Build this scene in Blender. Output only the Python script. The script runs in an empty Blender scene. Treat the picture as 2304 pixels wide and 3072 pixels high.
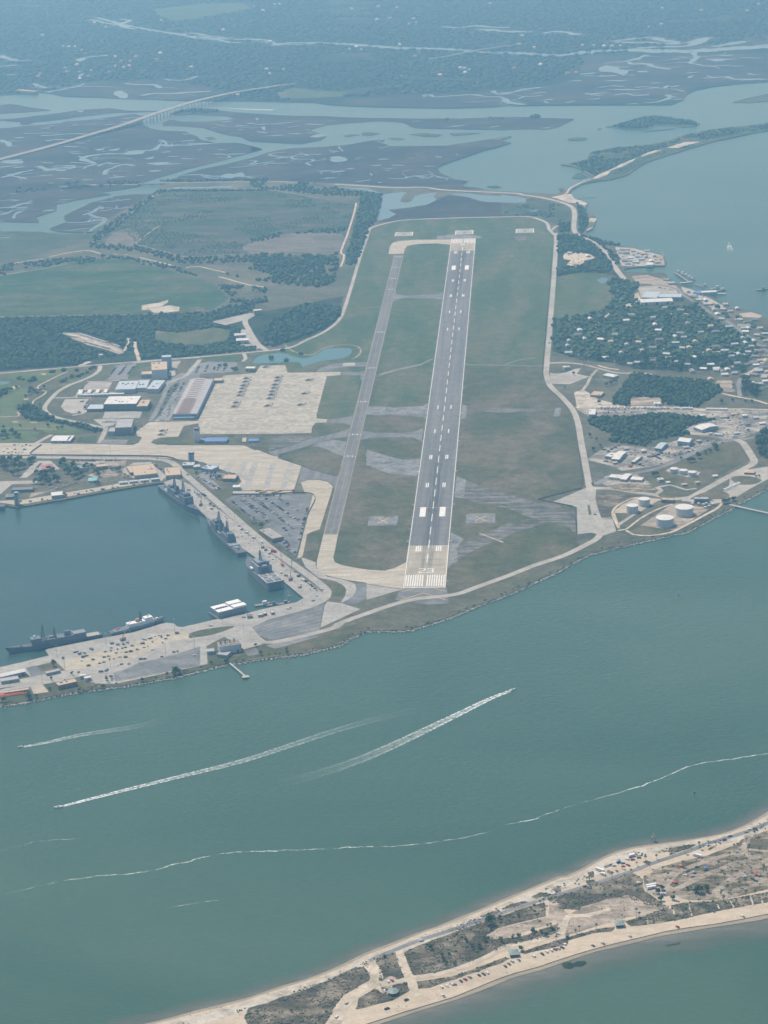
import bpy,bmesh,math,random
import numpy as np
from mathutils import Vector,Matrix,noise

random.seed(7)
rng=np.random.default_rng(11)
SC=bpy.context.scene
COL=SC.collection

# ------------------------------------------------------------------ camera
# axes: +Y runs along the runway from the numbered threshold, X across it, metres
F_PX,PITCH,ROLL,YAW=6307.1,0.33498641,-0.03855014,-0.07191108
CAM=Vector((150.815,-2843.77,1112.31))
FWD=Vector((math.sin(YAW)*math.cos(PITCH),math.cos(YAW)*math.cos(PITCH),-math.sin(PITCH)))
_r=Vector((math.cos(YAW),-math.sin(YAW),0));_u=_r.cross(FWD)
RGT=math.cos(ROLL)*_r + math.sin(ROLL)*_u
UPV=-math.sin(ROLL)*_r + math.cos(ROLL)*_u
cd=bpy.data.cameras.new('camera');cam=bpy.data.objects.new('camera',cd);COL.objects.link(cam)
cd.sensor_fit='HORIZONTAL';cd.sensor_width=36.0;cd.lens=F_PX*36.0/2304
cd.clip_start=5;cd.clip_end=200000
m=Matrix.Identity(4)
for i in range(3):
    m[i][0]=RGT[i];m[i][1]=UPV[i];m[i][2]=-FWD[i];m[i][3]=CAM[i]
cam.matrix_world=m
SC.camera=cam

# ------------------------------------------------------------------ sky, sun, exposure
SUN_DIR=Vector((-0.42,0.36,1.0)).normalized()
elev=math.asin(SUN_DIR.z);azim=math.atan2(SUN_DIR.x,SUN_DIR.y)
wd=bpy.data.worlds.new('World');SC.world=wd;wd.use_nodes=True
nt=wd.node_tree;bg=nt.nodes['Background']
sky=nt.nodes.new('ShaderNodeTexSky');sky.sky_type='NISHITA';sky.sun_disc=False
sky.sun_elevation=elev;sky.sun_rotation=azim;sky.altitude=500;sky.air_density=1.0;sky.dust_density=1.5
nt.links.new(sky.outputs['Color'],bg.inputs['Color']);bg.inputs['Strength'].default_value=0.10
sd=bpy.data.lights.new('sun','SUN');sd.energy=3.6;sd.angle=math.radians(0.53);sd.color=(1.0,0.955,0.88)
so=bpy.data.objects.new('sun',sd);COL.objects.link(so);so.location=(0,0,3000)
so.rotation_euler=SUN_DIR.to_track_quat('Z','Y').to_euler()
vs=SC.view_settings;vs.view_transform='Standard';vs.look='None';vs.gamma=1.0;vs.use_curve_mapping=False
vs.exposure=0.31
SC.cycles.use_denoising=True
SC.cycles.max_bounces=5;SC.cycles.volume_bounces=2;SC.cycles.transparent_max_bounces=12
SC.cycles.diffuse_bounces=2;SC.cycles.glossy_bounces=2
HAZE_DENSITY=0.92e-4
HAZE_COLOR=(0.32,0.68,1.0)

# ------------------------------------------------------------------ ground coordinates
LZ=2.0
TILES={'A':(1100,600,700),'B':(1100,1100,700),'C':(500,1000,600),'D':(400,1350,600),'E':(0,1400,600),
         'F':(0,1700,600),'G':(500,1600,600),'H':(0,1050,600),'I':(1604,650,700),'J':(1604,1050,700),
         'K':(1704,2400,600),'L':(1104,2572,600),'M':(504,2672,700),'N':(0,750,800),'P':(0,0,800),
         'Q':(752,0,800),'R':(1504,0,800),'S':(0,400,800),'T':(752,300,800),'U':(1504,300,800),
         'V':(0,0,2304)}
def at(t,x,y,z=LZ):
    """survey point of the map sheet t -> metres on the level z"""
    ox,oy,w=TILES[t];s=w/1659.0
    d=FWD + RGT*((ox+x*s-1152)/F_PX) - UPV*((oy+y*s-1536)/F_PX)
    return CAM + d*((z-CAM.z)/d.z)
def pts(spec,z=LZ):
    """[('F',(x,y),(x,y)...),('G',...)] -> list of 2D metres"""
    out=[]
    for seg in spec:
        for (x,y) in seg[1:]:
            if seg[0]=='w':out.append((x,y))
            else:
                p=at(seg[0],x,y,z);out.append((p.x,p.y))
    return out

# ------------------------------------------------------------------ materials
MATS={}
def nmat(name):
    m=bpy.data.materials.new(name);m.use_nodes=True
    return m,m.node_tree,m.node_tree.nodes['Principled BSDF']
def pos_node(nt,scale,rot=0.0):
    g=nt.nodes.new('ShaderNodeNewGeometry');mp=nt.nodes.new('ShaderNodeMapping')
    mp.inputs['Scale'].default_value=scale;mp.inputs['Rotation'].default_value=(0,0,rot)
    nt.links.new(g.outputs['Position'],mp.inputs['Vector']);return mp.outputs['Vector']
def noise_node(nt,vec,detail=5,rough=0.6,dist=0.0):
    n=nt.nodes.new('ShaderNodeTexNoise');n.inputs['Scale'].default_value=1.0
    n.inputs['Detail'].default_value=detail;n.inputs['Roughness'].default_value=rough;n.inputs['Distortion'].default_value=dist
    nt.links.new(vec,n.inputs['Vector']);return n.outputs['Fac']
def ramp(nt,fac,stops):
    r=nt.nodes.new('ShaderNodeValToRGB');e=r.color_ramp.elements
    while len(e) < len(stops):e.new(0.5)
    for el,(p,c) in zip(e,stops):el.position=p;el.color=(*c,1)
    nt.links.new(fac,r.inputs['Fac']);return r.outputs['Color']
def mixc(nt,fac,a,b,mode='MIX'):
    n=nt.nodes.new('ShaderNodeMix');n.data_type='RGBA';n.blend_type=mode
    for i,v in ((0,fac),(6,a),(7,b)):
        if isinstance(v,(int,float)):n.inputs[i].default_value=v
        elif isinstance(v,tuple):n.inputs[i].default_value=(*v,1)
        else:nt.links.new(v,n.inputs[i])
    return n.outputs[2]
def ground(name,c1,c2,c3,big=(120,120),fine=9,rough=0.95,contrast=0.45,grain=0.35,rot=0.0):
    """earth-like surface: three colours in large ragged patches with a fine grain on top"""
    m,nt,b=nmat(name)
    f=noise_node(nt,pos_node(nt,(1/big[0],1/big[1],1),rot),9,0.68,0.4)
    lo=0.5-0.055-(1-contrast)*0.12;hi=0.5+0.055+(1-contrast)*0.12
    c=ramp(nt,f,[(lo,c1),(0.5,c2),(hi,c3)])
    g=noise_node(nt,pos_node(nt,(1/fine,1/fine,1/fine)),4,0.7)
    gr=ramp(nt,g,[(0.3,(1-grain,)*3),(0.7,(1+grain*0.6,)*3)])
    c=mixc(nt,1.0,c,gr,'MULTIPLY')
    md=noise_node(nt,pos_node(nt,(1/(fine*4.5),1/(fine*3.2),1),0.4),5,0.7)
    c=mixc(nt,1.0,c,ramp(nt,md,[(0.36,(1-grain*0.7,)*3),(0.62,(1+grain*0.5,)*3)]),'MULTIPLY')
    nt.links.new(c,b.inputs['Base Color']);b.inputs['Roughness'].default_value=rough
    b.inputs['Specular IOR Level'].default_value=0.15
    MATS[name]=m;return m
def slab(name,c,var=0.16,size=(7.6,7.6),rot=0.0,stain=0.25,joint=0.8):
    """cast concrete bays: each bay its own tone, dark joints, long stains"""
    m,nt,b=nmat(name)
    br=nt.nodes.new('ShaderNodeTexBrick');br.offset=0.0;br.squash=1.0
    br.inputs['Scale'].default_value=1.0;br.inputs['Mortar Size'].default_value=0.14
    br.inputs['Brick Width'].default_value=size[0];br.inputs['Row Height'].default_value=size[1]
    br.inputs['Color1'].default_value=(1-var,1-var,1-var,1);br.inputs['Color2'].default_value=(1+var*0.5,)*3+(1,)
    br.inputs['Mortar'].default_value=(joint,joint,joint,1)
    nt.links.new(pos_node(nt,(1,1,0),rot),br.inputs['Vector'])
    f=noise_node(nt,pos_node(nt,(1/60,1/14,1),rot),7,0.65)
    s=ramp(nt,f,[(0.3,(1-stain,)*3),(0.65,(1.05,)*3)])
    g=noise_node(nt,pos_node(nt,(1/5,1/5,1)),4,0.7)
    gr=ramp(nt,g,[(0.3,(0.86,)*3),(0.7,(1.08,)*3)])
    col=mixc(nt,1.0,mixc(nt,1.0,mixc(nt,1.0,c,br.outputs['Color'],'MULTIPLY'),s,'MULTIPLY'),gr,'MULTIPLY')
    nt.links.new(col,b.inputs['Base Color']);b.inputs['Roughness'].default_value=0.9;b.inputs['Specular IOR Level'].default_value=0.2
    MATS[name]=m;return m
def plain(name,c,rough=0.6,metal=0.0,var=0.18,size=3.0):
    m,nt,b=nmat(name)
    tc=nt.nodes.new('ShaderNodeTexCoord');mp=nt.nodes.new('ShaderNodeMapping');mp.inputs['Scale'].default_value=(1/size,)*3
    nt.links.new(tc.outputs['Object'],mp.inputs['Vector'])
    f=noise_node(nt,mp.outputs['Vector'],5,0.65)
    v=ramp(nt,f,[(0.3,(1-var,)*3),(0.7,(1+var*0.4,)*3)])
    nt.links.new(mixc(nt,1.0,c,v,'MULTIPLY'),b.inputs['Base Color'])
    b.inputs['Roughness'].default_value=rough;b.inputs['Metallic'].default_value=metal
    MATS[name]=m;return m
def seamed(name,c,pitch=2.0,depth=0.25,rough=0.55):
    """ribbed sheet roof: seams across the object's own x"""
    m,nt,b=nmat(name)
    tc=nt.nodes.new('ShaderNodeTexCoord');sx=nt.nodes.new('ShaderNodeSeparateXYZ');nt.links.new(tc.outputs['Object'],sx.inputs[0])
    w=nt.nodes.new('ShaderNodeTexWave');w.inputs['Scale'].default_value=1/pitch;nt.links.new(tc.outputs['Object'],w.inputs['Vector'])
    a=ramp(nt,w.outputs['Fac'],[(0.0,(1-depth,)*3),(0.35,(1,)*3)])
    f=noise_node(nt,pos_node(nt,(1/9,1/9,1)),6,0.7);s=ramp(nt,f,[(0.3,(0.72,)*3),(0.6,(1.03,)*3)])
    nt.links.new(mixc(nt,1.0,mixc(nt,1.0,c,a,'MULTIPLY'),s,'MULTIPLY'),b.inputs['Base Color']);b.inputs['Roughness'].default_value=rough
    MATS[name]=m;return m
def leafy(name,c1,c2):
    m,nt,b=nmat(name)
    oi=nt.nodes.new('ShaderNodeObjectInfo');at_=nt.nodes.new('ShaderNodeAttribute');at_.attribute_name='tone'
    ad=nt.nodes.new('ShaderNodeMath');ad.operation='ADD'
    nt.links.new(at_.outputs['Fac'],ad.inputs[0])
    ml=nt.nodes.new('ShaderNodeMath');ml.operation='MULTIPLY';ml.inputs[1].default_value=0.35;nt.links.new(oi.outputs['Random'],ml.inputs[0])
    nt.links.new(ml.outputs[0],ad.inputs[1])
    f=noise_node(nt,pos_node(nt,(1/3,1/3,1/3)),4,0.7)
    ad2=nt.nodes.new('ShaderNodeMath');ad2.operation='MULTIPLY_ADD';ad2.inputs[1].default_value=0.5;nt.links.new(f,ad2.inputs[0]);nt.links.new(ad.outputs[0],ad2.inputs[2])
    nt.links.new(ramp(nt,ad2.outputs[0],[(0.15,c1),(1.15,c2)]),b.inputs['Base Color'])
    b.inputs['Roughness'].default_value=0.8;b.inputs['Specular IOR Level'].default_value=0.2
    MATS[name]=m;return m

ground('land',(.070,.085,.050),(.105,.105,.068),(.135,.128,.088),(150,150),7)
ground('turf_green',(.058,.088,.036),(.078,.103,.044),(.108,.112,.060),(75,330),6,contrast=0.7,grain=0.28)
ground('turf_dry',(.068,.082,.038),(.096,.096,.052),(.132,.116,.076),(95,150),6,contrast=0.7,grain=0.3)
ground('turf_golf',(.070,.112,.036),(.095,.130,.046),(.125,.138,.062),(140,90),8,contrast=0.6,grain=0.2)
ground('field',(.036,.074,.028),(.050,.090,.034),(.086,.098,.050),(300,80),9,contrast=0.85,grain=0.35)
ground('spoil',(.036,.062,.030),(.052,.072,.038),(.098,.088,.066),(260,60),12,contrast=0.8,grain=0.4)
ground('bare_marl',(.13,.115,.092),(.17,.15,.125),(.10,.10,.07),(140,60),9,contrast=0.6,grain=0.3)
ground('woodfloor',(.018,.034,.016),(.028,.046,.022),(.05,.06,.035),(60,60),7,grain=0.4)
ground('marsh',(.026,.030,.024),(.044,.042,.034),(.066,.058,.048),(420,200),16,contrast=0.7,grain=0.3)
ground('marsh_green',(.045,.070,.040),(.062,.085,.048),(.085,.088,.060),(260,140),14,contrast=0.7,grain=0.3)
ground('farwood',(.012,.024,.012),(.018,.032,.016),(.040,.046,.026),(420,300),30,contrast=0.6,grain=0.4)
ground('sand',(.46,.40,.31),(.52,.455,.36),(.38,.33,.25),(50,30),4,contrast=0.7,grain=0.22)
ground('beach',(.42,.355,.265),(.49,.42,.32),(.455,.385,.285),(160,25),3,contrast=0.6,grain=0.13)
ground('wet_sand',(.26,.225,.165),(.30,.26,.19),(.24,.21,.155),(90,30),4,rough=0.55,grain=0.12)
ground('dune',(.075,.070,.048),(.125,.112,.080),(.22,.19,.14),(38,26),3,contrast=0.75,grain=0.45)
ground('packed_sand',(.38,.325,.26),(.32,.27,.215),(.22,.19,.145),(60,16),4,contrast=0.8,grain=0.3)
ground('camp_grass',(.105,.095,.055),(.19,.16,.105),(.33,.285,.22),(26,14),4,contrast=0.85,grain=0.4)
ground('white_sand',(.50,.46,.385),(.44,.405,.335),(.30,.275,.22),(26,18),3,contrast=0.6,grain=0.2)
ground('asphalt',(.140,.141,.138),(.160,.160,.156),(.185,.183,.176),(9,420),5,contrast=0.8,grain=0.14)
ground('asphalt_old',(.135,.140,.142),(.165,.170,.170),(.20,.203,.198),(40,30),4,contrast=0.8,grain=0.2)
ground('asphalt_worn',(.19,.195,.19),(.235,.24,.235),(.14,.145,.14),(26,14),4,contrast=0.8,grain=0.35,rot=0.35)
ground('road',(.30,.285,.25),(.35,.335,.295),(.39,.37,.33),(60,60),4,contrast=0.6,grain=0.15)
ground('road_grey',(.17,.172,.17),(.20,.202,.198),(.235,.235,.225),(60,60),4,contrast=0.6,grain=0.15)
ground('yard',(.38,.35,.29),(.26,.25,.225),(.16,.155,.135),(36,22),4,contrast=0.85,grain=0.3)
ground('rubble',(.21,.20,.185),(.13,.13,.115),(.085,.090,.060),(70,9),3,contrast=0.8,grain=0.4,rot=0.42)
slab('concrete',(.41,.385,.315),0.22,(7.6,7.6),0.03)
slab('concrete_band',(.44,.405,.325),0.16,(22,3.8),0.0,stain=0.22)
slab('concrete_grey',(.36,.35,.315),0.12,(6,6),0.5,stain=0.2)
slab('concrete_lot',(.42,.38,.295),0.10,(6,6),0.5,stain=0.18)
slab('concrete_run',(.40,.37,.295),0.16,(4.5,30),0.0,stain=0.28)
plain('paint_white',(.67,.67,.63),0.7,var=0.22,size=4)
plain('paint_yellow',(.58,.40,.10),0.7,var=0.3,size=3)
plain('paint_dark',(.09,.095,.10),0.8)
plain('rock',(.44,.415,.36),0.95,var=0.4,size=6)
plain('bark',(.10,.08,.06),0.95)
leafy('leaf',(.022,.050,.016),(.072,.120,.040))
leafy('leaf_forest',(.016,.040,.012),(.044,.078,.026))
leafy('leaf_far',(.010,.020,.010),(.034,.048,.022))
def clutter_mat():
    m,nt,b=nmat('clutter');a=nt.nodes.new('ShaderNodeAttribute');a.attribute_name='tone'
    c=ramp(nt,a.outputs['Fac'],[(0,(.42,.42,.40)),(.18,(.10,.10,.10)),(.32,(.26,.21,.15)),(.48,(.50,.48,.44)),(.6,(.22,.10,.07)),(.72,(.10,.15,.24)),(.86,(.16,.16,.15))]);nt.nodes[-1].color_ramp.interpolation='CONSTANT'
    nt.links.new(c,b.inputs['Base Color']);MATS['clutter']=m
clutter_mat()
leafy('leaf_palm',(.030,.050,.020),(.090,.110,.045))
leafy('leaf_scrub',(.040,.044,.026),(.135,.125,.080))

def water_mat():
    m,nt,b=nmat('water')
    f=noise_node(nt,pos_node(nt,(1/900,1/380,1),-0.45),6,0.6,0.6)
    c=ramp(nt,f,[(0.38,(.036,.082,.050)),(0.5,(.043,.092,.056)),(0.62,(.054,.102,.064))])
    g=noise_node(nt,pos_node(nt,(1/9,1/4,1),-0.5),5,0.75)
    c=mixc(nt,1.0,c,ramp(nt,g,[(0.36,(.93,)*3),(0.64,(1.06,)*3)]),'MULTIPLY')  # light and dark of the ripples painted into the water colour
    nt.links.new(c,b.inputs['Base Color'])
    b.inputs['Roughness'].default_value=0.22;b.inputs['IOR'].default_value=1.33
    w=noise_node(nt,pos_node(nt,(1/11,1/4.5,1/5),-0.5),6,0.65)
    bp=nt.nodes.new('ShaderNodeBump');bp.inputs['Strength'].default_value=0.8;bp.inputs['Distance'].default_value=0.9
    nt.links.new(w,bp.inputs['Height']);nt.links.new(bp.outputs['Normal'],b.inputs['Normal'])
    MATS['water']=m
water_mat()
def basin_mat():
    m,nt,b=nmat('basin_water');b.inputs['Roughness'].default_value=0.2;b.inputs['IOR'].default_value=1.33
    f=noise_node(nt,pos_node(nt,(1/260,1/150,1)),6,0.6);nt.links.new(ramp(nt,f,[(0.4,(.026,.062,.050)),(0.62,(.034,.072,.056))]),b.inputs['Base Color'])
    w=noise_node(nt,pos_node(nt,(1/7,1/4,1/5),-0.5),5,0.65);bp=nt.nodes.new('ShaderNodeBump');bp.inputs['Strength'].default_value=0.5;bp.inputs['Distance'].default_value=0.5
    nt.links.new(w,bp.inputs['Height']);nt.links.new(bp.outputs['Normal'],b.inputs['Normal']);MATS['basin_water']=m
basin_mat()
def pond_mat():
    m,nt,b=nmat('pond_water');b.inputs['Base Color'].default_value=(.055,.125,.100,1);b.inputs['Roughness'].default_value=0.15
    MATS['pond_water']=m
pond_mat()
def creek_mat():
    m,nt,b=nmat('creek_water');b.inputs['Roughness'].default_value=0.2
    f=noise_node(nt,pos_node(nt,(1/300,1/120,1)),5,0.6)
    nt.links.new(ramp(nt,f,[(0.3,(.060,.105,.105)),(0.7,(.085,.125,.115))]),b.inputs['Base Color'])
    MATS['creek_water']=m
creek_mat()
def foam_mat(name,strength,sx,sy,lo,hi):
    """broken foam: white where the noise is high, water showing through elsewhere; 'fade' thins it out"""
    m=bpy.data.materials.new(name);m.use_nodes=True;nt=m.node_tree;b=nt.nodes['Principled BSDF']
    b.inputs['Base Color'].default_value=(.78,.82,.80,1);b.inputs['Roughness'].default_value=0.9
    a=nt.nodes.new('ShaderNodeAttribute');a.attribute_name='fade'
    f=noise_node(nt,pos_node(nt,(1/sx,1/sy,1),-0.5),6,0.75)
    mr=nt.nodes.new('ShaderNodeMapRange');mr.inputs[1].default_value=lo;mr.inputs[2].default_value=hi;nt.links.new(f,mr.inputs[0])
    mu=nt.nodes.new('ShaderNodeMath');mu.operation='MULTIPLY';nt.links.new(mr.outputs[0],mu.inputs[0]);nt.links.new(a.outputs['Fac'],mu.inputs[1])
    m2=nt.nodes.new('ShaderNodeMath');m2.operation='MULTIPLY';m2.inputs[1].default_value=strength;nt.links.new(mu.outputs[0],m2.inputs[0])
    nt.links.new(m2.outputs[0],b.inputs['Alpha']);MATS[name]=m
foam_mat('foam',1.0,4.5,3.5,0.38,0.58)
foam_mat('foam_line',0.8,15,11,0.41,0.63)
def shallow_mat():
    m=bpy.data.materials.new('shallow');m.use_nodes=True;nt=m.node_tree;b=nt.nodes['Principled BSDF']
    b.inputs['Base Color'].default_value=(.17,.165,.125,1);b.inputs['Roughness'].default_value=0.25
    a=nt.nodes.new('ShaderNodeAttribute');a.attribute_name='fade'
    f=noise_node(nt,pos_node(nt,(1/60,1/18,1),-0.45),5,0.6)
    mu=nt.nodes.new('ShaderNodeMath');mu.operation='MULTIPLY';nt.links.new(f,mu.inputs[0]);nt.links.new(a.outputs['Fac'],mu.inputs[1])
    m2=nt.nodes.new('ShaderNodeMath');m2.operation='MULTIPLY';m2.inputs[1].default_value=1.6;m2.use_clamp=True;nt.links.new(mu.outputs[0],m2.inputs[0])
    nt.links.new(m2.outputs[0],b.inputs['Alpha']);MATS['shallow']=m
shallow_mat()
def rubber_mat():
    m=bpy.data.materials.new('rubber');m.use_nodes=True;nt=m.node_tree;b=nt.nodes['Principled BSDF']
    b.inputs['Base Color'].default_value=(.045,.043,.040,1);b.inputs['Roughness'].default_value=0.9
    a=nt.nodes.new('ShaderNodeAttribute');a.attribute_name='fade';f=noise_node(nt,pos_node(nt,(1/1.1,1/160,1)),5,0.7)
    mr=nt.nodes.new('ShaderNodeMapRange');mr.inputs[1].default_value=.42;mr.inputs[2].default_value=.7;nt.links.new(f,mr.inputs[0])
    mu=nt.nodes.new('ShaderNodeMath');mu.operation='MULTIPLY';nt.links.new(mr.outputs[0],mu.inputs[0]);nt.links.new(a.outputs['Fac'],mu.inputs[1]);nt.links.new(mu.outputs[0],b.inputs['Alpha']);MATS['rubber']=m
rubber_mat()

# things' materials
for n,c in {'wall_white':(.54,.55,.53),'wall_cream':(.50,.46,.37),'wall_tan':(.36,.30,.23),'wall_grey':(.33,.35,.36),
             'wall_blue':(.28,.35,.42),'wall_brown':(.21,.17,.13),'wall_dark':(.13,.13,.125),'wall_brick':(.27,.15,.11),
             'roof_white':(.60,.60,.57),'roof_grey':(.34,.35,.35),'roof_tan':(.46,.355,.235),'roof_blue':(.10,.18,.42),
             'roof_bluegrey':(.40,.46,.49),'roof_red':(.30,.13,.10),'roof_rust':(.33,.24,.20),'roof_green':(.19,.245,.215),
             'roof_dark':(.16,.155,.15),'roof_teal':(.16,.42,.44),'roof_orange':(.36,.20,.12),
             'timber':(.24,.21,.17),'steel':(.30,.31,.31),'orange':(.62,.13,.035),'red':(.55,.045,.035),
             'yellow':(.60,.40,.06),'navy_grey':(.115,.140,.170),'navy_deck':(.085,.095,.105),'navy_light':(.20,.23,.255),
             'ship_black':(.02,.02,.022),'cutter_white':(.72,.73,.72),'buff':(.48,.30,.14),'heli_grey':(.115,.130,.140),
             'heli_dark':(.045,.05,.055),'concrete_wall':(.40,.39,.35),'tan_tarp':(.33,.27,.19)}.items():
    plain(n,c,0.55,var=0.16,size=5)
seamed('roof_ribbed',(.37,.37,.36),2.2,0.3)
seamed('roof_ribbed_white',(.66,.655,.62),2.6,0.22)
for n,c in {'car_white':(.74,.74,.73),'car_silver':(.42,.43,.44),'car_black':(.018,.018,.02),'car_grey':(.12,.125,.13),
             'car_blue':(.03,.06,.16),'car_red':(.34,.03,.03),'car_tan':(.33,.28,.20),'car_green':(.03,.08,.06)}.items():
    plain(n,c,0.25,var=0.08);MATS[n].node_tree.nodes['Principled BSDF'].inputs['Coat Weight'].default_value=0.5
plain('glass',(.035,.045,.055),0.12);plain('tyre',(.02,.02,.02),0.9)

# ------------------------------------------------------------------ object helpers
def link(name,me,parent=None,label=None,cat=None,group=None,kind=None):
    o=bpy.data.objects.new(name,me);COL.objects.link(o)
    if parent is not None:o.parent=parent
    tag(o,label,cat,group,kind);return o
def tag(o,label=None,cat=None,group=None,kind=None):
    if label:o['label']=label
    if cat:o['category']=cat
    if group:o['group']=group
    if kind:o['kind']=kind
    return o
def thing(name,label,cat,loc,rz=0.0,group=None):
    o=bpy.data.objects.new(name,None);COL.objects.link(o);o.empty_display_size=1
    o.location=loc;o.rotation_euler=(0,0,rz);return tag(o,label,cat,group)
def copy_tree(root,loc,rz,label=None,group=None,scale=None):
    r=root.copy();COL.objects.link(r);r.location=loc;r.rotation_euler=(0,0,rz)
    if scale:r.scale=scale
    if label:r['label']=label
    if group:r['group']=group
    for ch in KIDS.get(root.name,list(root.children)):
        c=ch.copy();COL.objects.link(c);c.parent=r
        for g in ch.children:
            d=g.copy();COL.objects.link(d);d.parent=c
    return r
KIDS={}
class MB:
    """collects solids into one mesh"""
    def __init__(s):s.v=[];s.f=[];s.mi=[];s.m=[]
    def _mat(s,mat):
        if mat not in s.m:s.m.append(mat)
        return s.m.index(mat)
    def add(s,vs,fs,mat):
        k=len(s.v);i=s._mat(mat);s.v += [tuple(v) for v in vs]
        for f in fs:s.f.append(tuple(k+a for a in f));s.mi.append(i)
        return s
    def box(s,c,d,mat,rz=0.0,taper=1.0):
        x,y,z=d[0]/2,d[1]/2,d[2]/2;ca,sa=math.cos(rz),math.sin(rz);vs=[]
        for dz,t in ((-z,1.0),(z,taper)):
            for dx,dy in ((-x,-y),(x,-y),(x,y),(-x,y)):
                dx *= t;dy *= t;vs.append((c[0]+dx*ca-dy*sa,c[1]+dx*sa+dy*ca,c[2]+dz))
        return s.add(vs,[(3,2,1,0),(4,5,6,7),(0,1,5,4),(1,2,6,5),(2,3,7,6),(3,0,4,7)],mat)
    def bx(s,x0,x1,y0,y1,z0,z1,mat,taper=1.0):
        return s.box(((x0+x1)/2,(y0+y1)/2,(z0+z1)/2),(x1-x0,y1-y0,z1-z0),mat,0,taper)
    def cyl(s,c,r,h,mat,n=12,r2=None,cap=True):
        r2=r if r2 is None else r2;vs=[]
        for z,q in ((0,r),(h,r2)):
            for i in range(n):a=2*math.pi*i/n;vs.append((c[0]+q*math.cos(a),c[1]+q*math.sin(a),c[2]+z))
        fs=[(i,(i+1) % n,n+(i+1) % n,n+i) for i in range(n)]
        if cap:fs += [tuple(range(n-1,-1,-1)),tuple(range(n,2*n))]
        return s.add(vs,fs,mat)
    def rod(s,p,q,r,mat,n=5,r2=None):
        p=Vector(p);q=Vector(q);d=(q-p)
        if d.length < 1e-6:return s
        a=d.orthogonal().normalized();b=d.normalized().cross(a);r2=r if r2 is None else r2;vs=[]
        for c,rr in ((p,r),(q,r2)):
            for i in range(n):t=2*math.pi*i/n;vs.append(c+a*(rr*math.cos(t))+b*(rr*math.sin(t)))
        return s.add(vs,[(i,(i+1) % n,n+(i+1) % n,n+i) for i in range(n)]+[tuple(range(n-1,-1,-1)),tuple(range(n,2*n))],mat)
    def prism(s,poly,z0,z1,mat):
        n=len(poly);vs=[(x,y,z0) for x,y in poly]+[(x,y,z1) for x,y in poly]
        return s.add(vs,[(i,(i+1) % n,n+(i+1) % n,n+i) for i in range(n)]+[tuple(range(n-1,-1,-1)),tuple(range(n,2*n))],mat)
    def loft(s,rings,mat,cap=True):
        n=len(rings[0]);vs=[p for r in rings for p in r];fs=[]
        for k in range(len(rings)-1):
            for i in range(n):j=(i+1) % n;fs.append((k*n+i,k*n+j,(k+1)*n+j,(k+1)*n+i))
        if cap:fs += [tuple(range(n-1,-1,-1)),tuple((len(rings)-1)*n+i for i in range(n))]
        return s.add(vs,fs,mat)
    def mesh(s,name,smooth=False):
        me=bpy.data.meshes.new(name);me.from_pydata(s.v,[],s.f)
        for mt in s.m:me.materials.append(MATS[mt])
        me.polygons.foreach_set('material_index',s.mi)
        if smooth:me.polygons.foreach_set('use_smooth',[True]*len(s.f))
        me.update();bm=bmesh.new();bm.from_mesh(me);bmesh.ops.recalc_face_normals(bm,faces=bm.faces);bm.to_mesh(me);bm.free()
        return me
    def build(s,name,parent=None,smooth=False,**k):return link(name,s.mesh(name,smooth),parent,**k)

LAYER=[0];REG={};WOB=[0.0]
def area(p):return 0.5*sum(p[i][0]*p[(i+1) % len(p)][1]-p[(i+1) % len(p)][0]*p[i][1] for i in range(len(p)))
def smooth_line(p,step,closed=False):
    """Catmull-Rom through the points, one sample every step metres"""
    out=[];n=len(p)
    for i in range(n if closed else n-1):
        if closed:a,b,c,d=p[(i-1) % n],p[i],p[(i+1) % n],p[(i+2) % n]
        else:a,b,c,d=p[max(i-1,0)],p[i],p[i+1],p[min(i+2,n-1)]
        L=math.hypot(c[0]-b[0],c[1]-b[1]);k=max(1,int(L/step))
        for j in range(k):
            t=j/k;t2=t*t;t3=t2*t
            out.append(tuple(0.5*(2*b[q]+(c[q]-a[q])*t+(2*a[q]-5*b[q]+4*c[q]-d[q])*t2+(3*b[q]-a[q]-3*c[q]+d[q])*t3) for q in (0,1)))
    if not closed:out.append(tuple(p[-1][:2]))
    return out
def ragged(p,step,amp,closed=True,wl=None):
    """natural edge: dense, and wandering a little on several scales"""
    d=[];n=len(p);wl=wl or step*5
    for i in range(n if closed else n-1):
        b,c=p[i],p[(i+1) % n];L=math.hypot(c[0]-b[0],c[1]-b[1]);k=max(1,int(L/step))
        for j in range(k):d.append((b[0]+(c[0]-b[0])*j/k,b[1]+(c[1]-b[1])*j/k))
    if not closed:d.append(p[-1])
    o=[]
    for x,y in d:
        v=noise.noise_vector((x/wl,y/wl,3.3))+0.5*noise.noise_vector((x/wl*2.7,y/wl*2.7,9.1))
        o.append((x+v.x*amp,y+v.y*amp))
    return o
def sheet(name,poly,mat,z,kind='structure',skirt=None,parent=None,label=None,cat=None):
    """level sheet of ground; skirt = how deep its edge goes down"""
    if area(poly) < 0:poly=poly[::-1]
    LAYER[0] += 1
    if skirt is None:z += 0.0008*(LAYER[0] % 25)        # neighbouring sheets never share a plane
    n=len(poly);vs=[(x,y,z) for x,y in poly];fs=[tuple(range(n))]
    if skirt is not None:
        vs += [(x,y,skirt) for x,y in poly];fs += [(i,n+i,n+(i+1) % n,(i+1) % n) for i in range(n)]
    me=bpy.data.meshes.new(name);me.from_pydata(vs,[],fs);me.materials.append(MATS[mat]);me.update()
    return link(name,me,parent,kind=kind if parent is None else None,label=label,cat=cat)
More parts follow.
